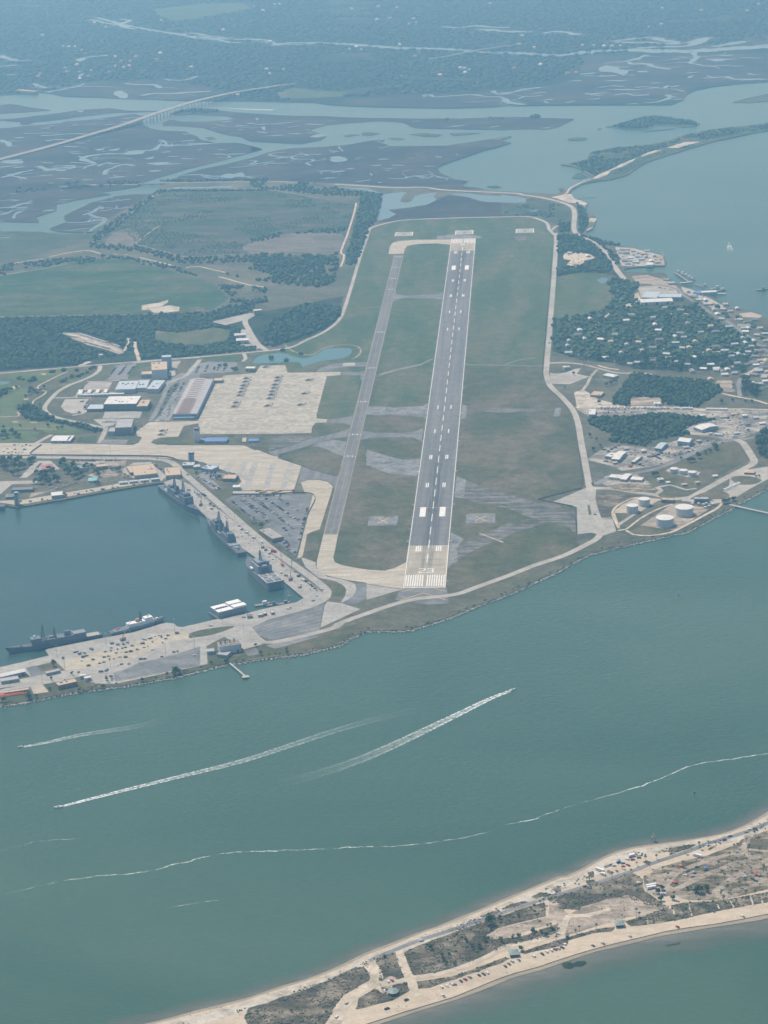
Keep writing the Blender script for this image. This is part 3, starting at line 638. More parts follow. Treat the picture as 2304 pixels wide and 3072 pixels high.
# causeway and dykes
for spec,w,mat in (([('S',(570,322),(700,320),(890,318)),],9,'road'),([('S',(1000,308),(1200,306),(1659,300)),('T',(240,512),(330,515))],7,'road'),
                     ([('T',(520,524),(700,534),(880,546),(1070,543),(1180,558),(1400,570),(1659,582)),('U',(130,590),(240,606),(330,625),(400,646),(442,670),(456,710),(452,800),(480,842),(600,896),(660,962),(700,1030)),('I',(560,340),(600,400),(645,452))],13,'road'),
                     ([('S',(1010,352),(900,430),(720,572),(562,685))],6,'packed_sand'),([('S',(562,685),(700,694),(840,693),(980,725),(1150,767),(1300,762),(1500,752),(1659,745))],4,'packed_sand'),
                     ([('S',(720,572),(860,565),(1000,568))],3,'packed_sand'),([('S',(840,692),(900,640),(960,595),(1000,570))],4,'packed_sand'),([('S',(1010,350),(1200,348),(1659,346)),('T',(120,560),(240,578),(430,612))],4,'packed_sand'),
                     ([('T',(657,640),(640,715),(600,840),(562,945),(580,965),(575,1000),(560,1037))],5,'sand'),([('T',(0,962),(300,962),(560,950))],3,'packed_sand'),
                     ([('S',(25,822),(150,798),(268,782))],6,'sand'),([('S',(310,768),(420,745),(500,733),(560,731),(625,749))],6,'sand'),([('S',(868,773),(960,795),(1100,830))],7,'white_sand'),
                     ([('S',(1155,840),(1180,832),(1240,830),(1310,845),(1400,866))],6,'sand'),([('S',(1360,893),(1400,902),(1480,925),(1560,945),(1659,958))],6,'sand'),([('S',(700,750),(725,752))],5,'sand'),([('S',(778,753),(800,756))],5,'sand'),
                     ([('N',(-100,170),(200,128),(420,85)),],5,'packed_sand'),([('N',(-100,418),(500,408),(850,402),(1000,398))],4,'packed_sand'),
                     ([('T',(350,962),(420,955))],3,'packed_sand'),([('U',(350,610),(405,580),(430,548),(500,512),(560,492)),],6,'sand')):
    road(spec,w,mat,0.32,'track' if mat != 'road' else 'road')
S('beach',[('U',(385,590),(430,585),(460,615),(500,628),(535,643),(520,660),(470,640),(420,640),(350,615),(310,605),(350,598))],'white_sand',0.3,(8,2))
S('beach',[('U',(560,492),(620,455),(700,425),(740,400),(800,375),(840,362),(820,380),(740,420),(680,440),(660,465),(600,488))],'white_sand',0.3,(10,3))
S('beach',[('U',(865,350),(930,318),(1000,310),(960,325),(880,352))],'white_sand',0.3,(8,2));S('beach',[('U',(1030,297),(1140,262),(1240,260),(1180,275),(1090,300))],'white_sand',0.3,(8,3))
S('beach',[('U',(548,735),(592,738),(582,762),(545,760))],'white_sand',0.3,(6,2));S('beach',[('U',(525,812),(560,792),(575,790),(540,812))],'white_sand',0.3,(6,1))
S('spit_scrub',[('U',(500,516),(600,498),(700,486),(760,470),(870,398),(1050,332),(1300,262),(1659,185),(2000,120),(2000,85),(1659,150),(1300,190),(1080,240),(900,285),(570,325),(555,365),(450,392),(520,440),(580,470))],'marsh_green',0.15,(12,3))

# ------------------------------------------------------------------ golf course
S('golf_rough',[('H',(-300,200),(0,192),(300,172),(600,142),(780,135),(800,170),(700,230),(560,285),(460,340),(380,430),(350,480),(400,545),(560,580),(850,650),(820,695),(400,700),(280,770),(-300,772))],'turf_dry',0.15,(8,1.5))
for a in ([(-100,300),(60,270),(160,300),(240,340),(230,400),(120,480),(130,550),(-100,555)],[(-60,590),(200,585),(450,610),(620,650),(680,690),(400,690),(300,660),(-60,670)],[(60,200),(300,185),(540,160),(580,175),(400,240),(250,270),(100,240)],[(480,300),(640,220),(740,180),(770,190),(640,250),(520,310)],[(-60,680),(280,675),(320,700),(250,760),(-60,765)]):
    S('fairway',[('H',)+tuple(a)],'turf_golf',0.22,smooth=8)
for a in ([(55,325),(100,305),(165,300),(130,318),(70,330)],[(335,198),(380,196),(370,208)],[(190,408),(240,400),(225,416)],[(100,594),(155,596),(120,602)],[(250,600),(315,602),(260,606)]):
    S('sand_bunker',[('H',)+tuple(a)],'sand',0.28,smooth=3)
S('golf_pond',[('H',(-60,265),(40,262),(90,265),(60,280),(0,292),(-60,295))],'pond_water',0.28,smooth=5)
road([('H',(560,180),(480,215),(400,255),(330,290),(310,310),(330,330),(385,345),(350,380),(280,420),(270,455))],3,'sand',0.3,'cart_path')
road([('H',(0,555),(150,550),(160,530),(140,515))],2.5,'sand',0.3,'cart_path');road([('H',(20,650),(200,650),(330,652),(500,665))],2,'packed_sand',0.3,'cart_path')

# ================================================================== AIRFIELD
FT=0.3048
S('airfield_turf',[('A',(15,215),(60,195),(180,160),(300,145),(600,133),(900,126),(1150,123),(1205,137),(1270,167),(1290,212),(1330,260),(1330,330),(1310,580),(1283,900),(1262,1175),(1000,1178),(600,1200),(90,1240)),
                    ('V',(800,850),(700,905),(690,790),(620,770),(600,755),(650,738),(700,717),(732,690),(748,660),(772,580),(797,497))],'turf_green',0.12)
S('airfield_turf',[('B',(0,62),(600,12),(1250,-5),(1256,60),(1285,130),(1350,205),(1450,300),(1470,400),(1510,600),(1540,780),(1548,850),(1220,948),(1480,1010),(1490,1290),(1400,1330),(1000,1475),(600,1610),(540,1590),(0,1545)),
                    ('V',(700,1240),(655,1190),(700,1060),(620,990),(640,960),(760,900),(800,850))],'turf_dry',0.13)
for a in ([(150,60),(330,0),(470,0),(440,180),(250,260),(60,270),(60,180)],):
    S('airfield_turf',[('B',)+tuple(a)],'turf_green',0.16,(10,3))
# worn old pavement showing through the turf
S('old_pavement',[('B',(640,780),(710,810),(900,880),(1100,940),(1230,960),(1400,1000),(1440,1080),(1440,1140),(1300,1110),(1150,1070),(1000,1010),(850,980),(690,940),(625,930))],'rubble',0.20,(7,4))
S('old_pavement',[('B',(640,780),(705,805),(690,940),(625,925))],'asphalt_worn',0.24)
S('old_pavement',[('B',(1180,1080),(1300,1100),(1050,1180),(850,1270),(700,1340),(600,1390),(610,1290),(750,1220),(900,1160),(1020,1110))],'rubble',0.22,(7,4))
S('old_pavement',[('B',(600,1180),(690,1225),(640,1290),(650,1380),(575,1430),(590,1290))],'asphalt_worn',0.25)
S('old_pavement',[('B',(0,280),(200,290),(400,280),(435,262),(420,375),(410,360),(300,350),(0,340))],'asphalt_worn',0.22,(5,1.5))
S('old_pavement',[('B',(0,590),(130,630),(260,665),(385,655),(365,780),(250,780),(100,740),(0,700))],'asphalt_worn',0.22,(5,2))
S('old_pavement',[('C',(1180,950),(1260,910),(1380,880),(1490,900),(1470,1020),(1430,1010),(1300,950))],'asphalt_worn',0.22,(5,2))
S('old_pavement',[('B',(680,270),(715,280),(705,365),(670,375))],'asphalt_worn',0.22)
S('old_pavement',[('B',(740,305),(900,292),(1150,300),(1280,295),(1150,325),(900,325))],'rubble',0.21,(6,3))
S('old_pavement',[('B',(1345,295),(1385,293),(1370,355),(1325,355))],'asphalt_worn',0.22)
S('old_pavement',[('B',(1420,1020),(1480,1010),(1490,1180),(1450,1160))],'rubble',0.21,(5,3))
S('old_pavement',[('A',(500,255),(640,245),(810,255),(820,275),(500,278))],'asphalt_worn',0.22,(5,1.5))
for a in ([(980,350),(1010,340),(1040,355),(1000,370)],[(1040,262),(1130,255),(1140,280),(1080,295)],[(1000,395),(1050,392),(1040,408)]):
    S('bare_patch',[('A',)+tuple(a)],'bare_marl',0.2,(5,3))
road([('B',(800,1185),(880,1215),(970,1250))],3,'sand',0.3,'track')
for a,w in (([(700,1170),(900,1175),(1100,1180),(1255,1180)],4),([(980,1170),(1080,1140),(1210,1122)],4),([(95,1242),(230,1205),(380,1172)],9),([(0,766),(100,762)],4),([(20,250),(200,245)],2.5),([(1195,226),(1300,240)],3),([(820,243),(1060,232)],1.6),([(380,1172),(470,1130)],6)):
    road([('A',)+tuple(a)],w,'road_grey',0.26,'service_track')

RW=100*FT;RL=8001*FT;RZ=LZ+0.35
runway=sheet('runway',[(-RW-1,0),(RW+1,0),(RW+1,RL),(-RW-1,RL)],'asphalt',RZ)
def rect(x0,x1,y0,y1):return [(x0,y0),(x1,y0),(x1,y1),(x0,y1)]
def mark(name,poly,mat,z,parent):return sheet(name,poly,mat,z,parent=parent)
mark('concrete_end',rect(-RW-1,RW+1,-0.5,178),'concrete_run',RZ+0.06,runway)
mark('concrete_end',rect(-RW-1,RW+1,RL-148,RL+0.5),'concrete_run',RZ+0.06,runway)
PZ=RZ+0.13
for e in (0,1):
    Y=(lambda y:y) if e==0 else (lambda y:RL-y)
    for sx in (-1,1):
        for k in range(8):
            x=sx*(2.6+k*3.45+1.0);mark('threshold_stripe',rect(x-0.95,x+0.95,*sorted((Y(6),Y(6+46)))),'paint_white',PZ,runway)
        for n,s in ((3,500),(2,1500),(2,2000),(1,2500),(1,3000)):
            for k in range(n):
                x=sx*(11.3+k*3.1+1.0);mark('touchdown_bar',rect(x-0.95,x+0.95,*sorted((Y(s*FT),Y(s*FT+23)))),'paint_white',PZ,runway)
        mark('aiming_bar',rect(*sorted((sx*11.0,sx*20.5)),*sorted((Y(1020*FT),Y(1020*FT+46)))),'paint_white',PZ,runway)
    mark('threshold_bar',rect(-RW,RW,*sorted((Y(0.6),Y(2.6)))),'paint_white',PZ,runway)
for sx in (-1,1):mark('edge_line',rect(sx*RW-0.75 if sx > 0 else -RW-0.25,sx*RW+0.25 if sx > 0 else -RW+0.75,0,RL),'paint_white',PZ,runway)
y=105
while y < RL-110:
    mark('centreline_dash',rect(-0.62,0.62,y,y+36),'paint_white',PZ,runway);y += 200*FT
def strokes(name,segs,x0,y0,s,w,parent,flip=1):
    """a painted character from straight strokes; unit cell 6 wide x 12 high"""
    bmv=[];fs=[]
    for (ax,ay,bx,by) in segs:
        ax,ay,bx,by=[(q*s*flip) for q in (ax,ay,bx,by)];dx,dy=bx-ax,by-ay;l=math.hypot(dx,dy);ex,ey=dx/l*w/2,dy/l*w/2;nx,ny=-ey,ex
        k=len(bmv);bmv += [(x0+ax-ex+nx,y0+ay-ey+ny,PZ),(x0+ax-ex-nx,y0+ay-ey-ny,PZ),(x0+bx+ex-nx,y0+by+ey-ny,PZ),(x0+bx+ex+nx,y0+by+ey+ny,PZ)];fs.append((k,k+1,k+2,k+3))
    for i in range(len(fs)):      # strokes that cross lie a few mm apart
        for q in fs[i]:bmv[q]=(bmv[q][0],bmv[q][1],bmv[q][2]+0.004*i)
    me=bpy.data.meshes.new(name);me.from_pydata(bmv,[],fs);me.materials.append(MATS['paint_white']);me.update();return link(name,me,parent)
TWO=[(0,12,6,12),(6,12,6,7.5),(6,7.5,0,3),(0,3,0,0),(0,0,6,0)]
THREE=[(0,12,6,12),(6,12,6,0),(1.5,6.3,6,6.3),(0,0,6,0),(0,0,0,1.5),(0,10.5,0,12)]
FIVE=[(6,12,0,12),(0,12,0,6.8),(0,6.8,6,6.8),(6,6.8,6,0),(6,0,0,0)]
strokes('runway_number',TWO,-9.6,62,1.3,2.1,runway);strokes('runway_number',THREE,2.4,62,1.3,2.1,runway)
strokes('runway_number',FIVE,3.9,RL-62,1.3,2.0,runway,-1)
# arresting-gear cable line and blast-pad chevrons
y=at('B',470,1004).y
for k in range(-6,7):mark('cable_mark',rect(k*4.4-1.6,k*4.4+1.6,y-0.5,y+0.5),'paint_yellow',PZ,runway)
for k in (-1,1):
    mark('chevron',[(0,-22),(0,-20),(k*33,-48),(k*33,-50)],'paint_yellow',LZ+0.5,runway)
    mark('chevron',[(k*14,-3),(k*14,-1),(k*31,-14),(k*31,-16)],'paint_yellow',LZ+0.5,runway)
S('blast_pad',[('w',(-33,0),(33,0),(38,-62),(8,-66),(-40,-45))],'asphalt_old',0.2)
for k in range(43):
    for sx in (-1,1):
        yy=25+k*57.5
        if yy < RL:mark('light_pad',rect(*sorted((sx*(RW+1.3),sx*(RW+4.2))),yy,yy+1.6),'concrete_grey' if k % 3 else 'paint_white',LZ+0.26,runway)
# tyre rubber worn into both touchdown zones
for y0,y1 in ((60,760),(RL-60,RL-760)):
    for x,w in ((-4.5,7),(4.5,7),(0,26)):ribbon('tyre_marks',[(x,y0+(y1-y0)*i/20) for i in range(21)],w,'rubber',RZ+.085+abs(x)*.002,fade=lambda u,w=w:(.5 if w < 9 else .28)*math.sin(math.pi*min(1,u+.08))**.7,parent=runway)
# painted panels beside the runway
for t,q,x_mark in (('B',[(15,1065),(222,1062),(220,1130),(8,1132)],True),('B',[(708,1047),(914,1044),(914,1113),(706,1115)],True),('A',[(205,231),(332,228),(326,256),(199,258)],False),('A',[(630,218),(760,217),(760,244),(628,246)],False),('A',[(1060,206),(1190,205),(1190,233),(1059,235)],False)):
    p=pts([(t,)+tuple(q)]);cx=sum(a[0] for a in p)/4;cy=sum(a[1] for a in p)/4
    w=abs(p[1][0]-p[0][0])/2;h=abs(p[0][1]-p[3][1])/2
    o=sheet('landing_panel',rect(cx-w,cx+w,cy-h,cy+h),'concrete_grey' if not x_mark else 'asphalt_worn',LZ+0.3)
    if x_mark:
        for s in (-1,1):mark('cross_arm',[(cx-w*.36,cy-s*h*.5-1.2),(cx-w*.36,cy-s*h*.5+1.2),(cx+w*.36,cy+s*h*.5+1.2),(cx+w*.36,cy+s*h*.5-1.2)],'paint_yellow',LZ+0.34+0.01*s,o)
    else:
        for s in (-1,1):
            mark('corner_mark',rect(*sorted((cx+s*w*.97,cx+s*w*.90)),cy-h,cy+h),'paint_white',LZ+0.34,o)
            mark('corner_mark',rect(*sorted((cx+s*w*.90,cx+s*w*.55)),cy+h*.86,cy+h),'paint_white',LZ+0.34,o)
        mark('centre_mark',rect(cx-w*.13,cx+w*.13,cy-h*.3,cy+h*.3),'paint_dark',LZ+0.34,o)

# taxiways
TX=-155.5
tw=sheet('taxiway',rect(TX-12,TX+12,232,RL-178),'asphalt',LZ+0.32)
for s in (-1,1):mark('edge_line',rect(TX+s*10.6-0.2,TX+s*10.6+0.2,232,RL-178),'paint_yellow',LZ+0.4,tw)
mark('centre_line',rect(TX-0.12,TX+0.12,232,RL-178),'paint_yellow',LZ+0.4,tw)
def bracket(x,y):
    b=MB();z=LZ+0.42
    for s in (-1,1):
        b.add([(x+s*4.6-.5,y-5,z),(x+s*4.6+.5,y-5,z),(x+s*4.6+.5,y+5,z),(x+s*4.6-.5,y+5,z)],[(0,1,2,3)],'paint_white')
        b.add([(x+s*9.3-.4,y-5,z),(x+s*9.3+.4,y-5,z),(x+s*9.3+.4,y+1,z),(x+s*9.3-.4,y+1,z)],[(0,1,2,3)],'paint_white')
    b.add([(x-4.1,y-.7,z),(x+4.1,y-.7,z),(x+4.1,y+.7,z),(x-4.1,y+.7,z)],[(0,1,2,3)],'paint_white')
    b.build('bracket_mark',tw)
for t,a,c in (('A',225,403),('A',208,479),('A',188,558),('A',170,636),('A',97,940),('A',35,1195),('C',1630,567),('C',1565,840),('C',1520,1020)):bracket(TX,at(t,a,c).y)
def strip(name,spec,mat,lift,fillet=None):return S(name,spec,mat,lift,smooth=fillet)
strip('taxiway',[('A',(155,385),(165,330),(185,305),(230,292),(350,284),(600,281),(597,318),(500,310),(400,312),(330,318),(285,330),(272,350),(263,383))],'concrete_band',0.36)
strip('taxiway',[('A',(120,700),(150,640),(205,640),(212,670),(260,680),(400,675),(500,672),(545,655),(535,710),(480,700),(330,698),(240,703),(190,720),(150,760))],'asphalt_old',0.29)
strip('taxiway',[('B',(-90,440),(0,462),(60,470),(250,472),(330,465),(405,435),(390,530),(330,505),(200,502),(60,505),(-30,520),(-90,530))],'asphalt_old',0.29)
strip('taxiway',[('C',(920,1025),(840,985),(1000,945),(1200,870),(1400,815),(1500,785),(1540,760),(1600,800),(1500,860),(1380,875),(1200,925),(1000,990))],'asphalt',0.28)
strip('taxiway',[('C',(1330,712),(1400,710),(1500,695),(1570,640),(1600,640),(1560,800),(1530,770),(1480,748),(1325,742))],'asphalt',0.27)
strip('taxiway',[('C',(1443,322),(1600,320),(1659,310),(1659,340),(1620,400),(1600,355),(1440,347))],'asphalt_old',0.27)
strip('taxiway',[('C',(1240,318),(1280,285),(1370,258),(1460,245),(1570,243),(1659,240),(1659,275),(1500,278),(1400,292),(1370,318))],'asphalt_old',0.26)
S('concrete_pad',[('C',(1465,247),(1565,243),(1560,270),(1460,275))],'concrete_grey',0.3)
strip('taxiway',[('C',(1122,1105),(1180,1125),(1280,1155),(1380,1185),(1430,1180),(1440,1150),(1500,1150),(1480,1300),(1390,1290),(1385,1260),(1330,1225),(1250,1212),(1150,1225),(1090,1250))],'asphalt',0.27)
strip('taxiway',[('G',(1300,12),(1422,10),(1395,150),(1382,205),(1395,240),(1440,262),(1550,285),(1659,302)),('B',(130,1452),(200,1432),(283,1390),(262,1583),(130,1565),(0,1545)),('G',(1659,412),(1500,388),(1400,370),(1300,342),(1245,290),(1245,235))],'concrete_band',0.36)
strip('taxiway',[('G',(1115,200),(1160,215),(1235,240),(1240,290),(1330,360),(1480,390),(1560,420),(1575,470),(1540,530),(1460,575),(1445,575),(1480,520),(1490,470),(1460,430),(1400,400),(1260,370),(1150,280))],'concrete_grey',0.33)
strip('apron',[('B',(0,1548),(130,1568),(260,1586),(200,1600),(100,1630),(0,1659))],'concrete_grey',0.30)
strip('apron',[('G',(1570,470),(1560,420),(1659,412),(1659,540),(1550,600),(1450,575),(1540,530))],'asphalt_old',0.28)
strip('apron',[('G',(1310,600),(1335,568),(1450,580),(1605,630),(1450,705),(1275,785))],'concrete_grey',0.31)
S('turf',[('G',(1255,372),(1300,380),(1400,405),(1465,435),(1488,480),(1440,525),(1400,520),(1330,440))],'turf_dry',0.34,smooth=6)
# helicopter apron and the older aprons
strip('apron',[('C',(260,720),(390,405),(480,350),(600,342),(735,332),(778,268),(985,265),(1002,328),(1443,320),(1440,348),(1345,355),(1322,380),(1242,680),(1262,708),(1330,714),(1325,741),(1232,746),(1206,780),(1200,826),(880,836),(560,836),(275,838))],'concrete',0.30)
S('turf',[('C',(1345,358),(1580,350),(1605,375),(1548,665),(1530,690),(1400,705),(1265,702),(1245,680),(1325,385))],'turf_green',0.34,smooth=8)
S('turf',[('C',(1210,785),(1240,752),(1400,745),(1500,755),(1522,775),(1450,815),(1240,860),(1205,830))],'turf_dry',0.34,smooth=8)
S('turf',[('C',(930,1020),(1000,985),(1180,945),(1300,955),(1430,1015),(1450,1060),(1440,1150),(1400,1180),(1280,1152),(1120,1100))],'turf_dry',0.34,smooth=8)
strip('apron',[('H',(-300,775),(300,772),(900,785),(1100,790),(1150,770),(1180,725),(1140,715),(1130,680),(1180,640),(1240,600),(1640,590)),('C',(290,727),(262,748),(140,770),(95,862),(0,862),(0,930),(640,930),(760,985),(930,1028),(860,1060),(470,1065),(300,1070),(220,1060),(0,1035)),('H',(1430,907),(1300,891),(1000,886),(260,880),(250,871),(-300,868))],'concrete_band',0.29)
S('turf',[('H',(1250,770),(1275,745),(1330,728),(1480,720),(1520,655),(1600,642),(1659,642),(1659,786),(1300,787))],'turf_dry',0.33)
S('turf',[('C',(0,866),(100,862),(130,790),(220,780),(280,842),(560,840),(570,900),(640,925),(0,925))],'turf_dry',0.34)
S('turf',[('C',(655,930),(700,910),(770,900),(860,870),(1050,850),(1190,842),(1230,858),(1000,942),(840,980),(760,980))],'turf_dry',0.33)
S('bare_ground',[('C',(880,870),(1060,850),(1220,858),(1000,940),(850,968))],'rubble',0.36,(4,1.5))
strip('apron',[('D',(570,95),(720,75),(1000,5),(1030,0),(1200,70),(1395,135),(1320,367),(822,367),(832,325),(900,262),(880,235),(850,200),(690,150),(600,112))],'concrete_band',0.34)
for a in ([(720,105),(760,95),(690,150),(665,138)],[(800,95),(850,95),(790,190),(745,168)],[(990,103),(1040,103),(975,300),(900,340),(920,300)],[(1140,110),(1185,110),(1120,330),(1070,330)],[(1290,105),(1330,118),(1260,330),(1215,330)],[(900,100),(950,100),(890,230),(850,200)]):
    S('stained_strip',[('D',)+tuple(a)],'concrete_grey',0.40)
S('patch',[('D',(905,205),(970,205),(940,255),(890,240))],'concrete_grey',0.42)
strip('apron',[('D',(1390,272),(1450,252),(1540,250),(1612,266),(1655,302),(1640,362),(1545,660),(1480,680),(1442,700),(1405,880),(1375,902),(1357,890),(1440,560),(1488,372),(1425,365))],'concrete_lot',0.35)
S('turf',[('D',(1455,700),(1540,680),(1565,690),(1510,930),(1400,880))],'turf_dry',0.33)
# pond beside the apron
S('pond',[('C',(712,240),(760,195),(860,172),(960,165),(1080,200),(1180,205),(1260,165),(1330,130),(1430,125),(1530,130),(1520,180),(1440,212),(1300,230),(1180,262),(1130,280),(1100,245),(1000,240),(880,248),(720,250))],'pond_water',0.42,smooth=6)
S('turf',[('C',(690,250),(740,180),(860,155),(970,150),(1080,185),(1170,190),(1280,120),(1420,100),(1560,105),(1610,130),(1600,180),(1540,215),(1400,240),(1270,270),(1180,310),(1020,320),(1000,262),(860,260),(620,280))],'turf_green',0.24,smooth=8)
road([('C',(980,100),(1050,150),(1170,182),(1220,175),(1290,130),(1420,98),(1540,98),(1605,125),(1600,175),(1540,215))],3.5,'packed_sand',0.32,'track')

# ------------------------------------------------------------------ roads
road([('A',(0,275),(18,212),(60,188),(180,156),(300,141),(600,129),(900,122),(1140,118),(1212,134),(1280,164),(1300,212),(1338,252)),],9)
road([('A',(1345,235),(1347,300),(1330,560),(1305,880),(1284,1130),(1276,1235)),('J',(82,170),(110,255),(190,332),(270,425),(308,520),(330,650),(358,800),(385,950),(410,1080),(450,1200),(475,1270),(450,1335),(380,1378)),('B',(1400,1345),(1200,1412),(1000,1490),(800,1562),(620,1622)),('V',(880,1298),(780,1330),(720,1353)),('G',(1450,765),(1260,822),(1050,872),(880,905),(800,905),(735,860),(690,800),(640,770))],11)
road([('A',(1318,215),(1350,185),(1400,170),(1445,162))],6,'road',0.33)
road([('A',(0,275),(-45,400)),('V',(772,575),(748,655),(733,690),(702,716),(662,735),(622,752)),('N',(1560,637),(1400,652),(1240,666),(870,694),(600,716),(300,742),(0,768),(-300,790))],8)
road([('N',(1659,625),(1600,580),(1550,500),(1525,440),(1570,395))],12,'road',0.34);road([('N',(1320,450),(1430,425),(1540,400))],9,'road',0.36)
S('yard',[('N',(1320,448),(1560,392),(1600,400),(1550,430),(1400,468))],'road',0.24);S('yard',[('N',(1480,490),(1545,500),(1600,560),(1620,610),(1560,625),(1500,610))],'road',0.26)
road([('N',(865,690),(855,650),(840,610),(838,572))],8,'sand',0.3,'track');road([('N',(770,630),(790,600),(805,570),(795,550))],6,'white_sand',0.3,'track');road([('N',(500,722),(530,705),(560,695))],12,'white_sand',0.3,'track')
S('trailer_yard',[('N',(380,517),(490,516),(560,535),(650,570),(750,610),(770,640),(740,648),(640,615),(540,590),(440,545))],'packed_sand',0.26,(6,2));road([('N',(390,520),(470,530),(560,565),(650,595),(755,632)),],7,'white_sand',0.34,'track')
# base streets west
road([('H',(830,130),(825,165),(780,205),(700,245),(580,290),(490,340),(440,385),(385,450),(370,490),(400,530),(480,562),(620,595),(740,620),(850,645),(880,640)),],9)
road([('H',(440,398),(600,395),(760,392))],7);road([('H',(720,262),(860,262),(990,250))],6);road([('H',(1659,80),(1600,150),(1540,215),(1440,255),(1380,300))],9);road([('H',(1100,110),(1300,88),(1659,62))],8)
road([('H',(880,640),(860,700),(820,775))],9);road([('H',(600,545),(680,530),(720,500))],7);road([('H',(1250,590),(1310,480),(1380,350),(1420,270))],9,'road_grey');road([('C',(640,170),(655,210),(630,235))],8);road([('H',(430,705),(360,740),(300,775))],9)
S('car_park',[('H',(985,112),(1135,115),(1060,245),(890,248))],'road_grey',0.26);S('car_park',[('H',(540,410),(760,405),(690,520),(600,530),(520,500),(505,470))],'road',0.26);S('car_park',[('H',(700,300),(740,268),(930,268),(900,330),(690,335))],'road',0.26)
S('car_park',[('H',(770,575),(1000,570),(940,625),(860,640)),],'road',0.26);S('yard',[('H',(870,515),(1180,510),(1160,565),(850,570))],'concrete_grey',0.27);S('yard',[('H',(850,745),(1070,745),(1040,782),(830,780))],'road_grey',0.31);S('yard',[('H',(640,350),(1000,350),(980,385),(620,390))],'road',0.27)
S('car_park',[('C',(270,250),(360,235),(590,240),(560,320),(430,330),(240,335),(215,330))],'road_grey',0.27);S('yard',[('H',(1430,95),(1500,90),(1450,215),(1390,220))],'road',0.26);S('yard',[('H',(1380,260),(1659,100),(1659,240),(1500,450),(1400,590),(1280,600),(1310,480))],'road_grey',0.25)
S('verge',[('H',(1300,540),(1420,300),(1490,250),(1480,280),(1330,540),(1280,575))],'turf_dry',0.33);S('yard',[('H',(960,130),(1000,108),(980,150),(900,245))],'road_grey',0.25)
S('lawn',[('H',(845,130),(970,120),(890,220),(870,248),(735,255),(830,190))],'turf_green',0.28);S('lawn',[('H',(480,385),(530,330),(620,285),(720,265),(640,350),(580,390))],'turf_dry',0.28);S('lawn',[('H',(400,470),(440,430),(540,410),(505,470),(540,510),(600,545),(480,545))],'turf_dry',0.28)
S('lawn',[('H',(1150,110),(1240,105),(1200,140),(1100,180),(1160,200),(1060,240),(1080,160))],'turf_green',0.3);S('lawn',[('H',(600,570),(750,520),(870,515),(760,580),(680,588))],'turf_dry',0.28);S('lawn',[('H',(660,720),(810,715),(790,770),(640,765))],'turf_green',0.28);S('lawn',[('H',(1090,760),(1160,725),(1130,775),(1060,785))],'turf_dry',0.34)
S('lawn',[('H',(1510,85),(1600,70),(1580,105),(1500,108))],'turf_dry',0.3);S('lawn',[('H',(1480,118),(1590,115),(1550,190),(1450,190))],'turf_dry',0.3);S('lawn',[('H',(1180,510),(1240,505),(1220,550),(1170,550))],'turf_dry',0.3);S('lawn',[('C',(290,235),(330,190),(620,165),(640,220),(590,235))],'turf_green',0.25)
# quay road and quays
road([('H',(-300,890),(0,890),(400,893),(1000,900),(1250,903),(1380,920),(1450,950)),('D',(400,180),(480,248),(620,370),(800,525),(1000,700),(1200,862),(1400,1002),(1550,1115),(1610,1175),(1600,1225),(1500,1285),(1300,1345)),('G',(700,740),(560,800),(400,855),(150,895),(0,925)),('F',(1000,850),(760,880),(500,935),(200,995),(0,1040),(-300,1100))],13,'concrete_grey',0.40)
S('quay',[('D',(250,272),(340,235),(480,290),(640,430),(860,610),(1060,790),(1250,940),(1530,1150),(1600,1210),(1500,1300),(1410,1227),(1260,1102),(1000,882),(870,792),(560,512))],'concrete_grey',0.26)
S('quay',[('G',(1130,540),(1200,560),(1350,480),(1350,520),(1250,600),(1000,670),(850,715),(710,780),(720,850),(800,920),(640,965),(480,860),(330,935),(340,1085)),('F',(955,975),(780,970),(640,900),(420,960),(350,960),(0,1010),(-400,1080),(-400,915),(0,835),(130,805),(300,765),(405,738),(376,694),(400,683),(600,643),(850,593),(1100,548),(1330,478)),('G',(0,742),(60,749),(90,775),(130,779),(400,717),(670,662),(870,612),(1080,572))],'concrete_grey',0.24)
S('car_park',[('F',(545,790),(700,735),(1000,690),(1200,590),(1300,560),(1540,535),(1600,600),(1470,640),(1100,770),(900,800),(700,850),(540,860),(505,835))],'concrete_lot',0.32)
S('car_park',[('F',(935,850),(1200,790),(1430,735),(1659,665),(1659,820),(1500,850),(1200,910),(955,955))],'asphalt_old',0.31)
for k in range(9):ribbon('parking_line',pts([('F',(960+k*6,862+k*10),(1640,690+k*15))]),0.22,'paint_white',LZ+0.36)
S('car_park',[('G',(712,780),(850,718),(1000,673),(1250,603),(1308,588),(1265,808),(1060,853),(880,888),(830,878),(760,848),(716,800))],'asphalt_old',0.31)
for k in range(6):
    a,b=pts([('G',(735+k*22,790+k*17),(1290-k*5,625+k*32))])
    for j in range(34):
        t=(j+0.5)/34;q=(a[0]+(b[0]-a[0])*t,a[1]+(b[1]-a[1])*t);ribbon('parking_line',[(q[0]-1.2,q[1]-2.4),(q[0]+1.2,q[1]+2.4)],0.16,'paint_white',LZ+0.36)
S('car_park',[('D',(760,410),(850,378),(1485,370),(1440,560),(1350,880),(1180,760),(1000,600),(840,465))],'asphalt_old',0.28);S('car_park',[('D',(520,215),(600,175),(800,200),(850,230),(720,320),(650,330))],'road_grey',0.28)
S('lawn',[('D',(455,175),(520,160),(550,180),(490,195))],'turf_golf',0.32);S('lawn',[('D',(620,340),(720,320),(830,330),(820,370),(740,405))],'turf_dry',0.30);S('lawn',[('D',(650,240),(720,225),(830,265),(720,310))],'turf_dry',0.31);S('verge',[('D',(500,230),(520,225),(860,480),(1040,650),(1000,640),(760,430))],'turf_dry',0.34)
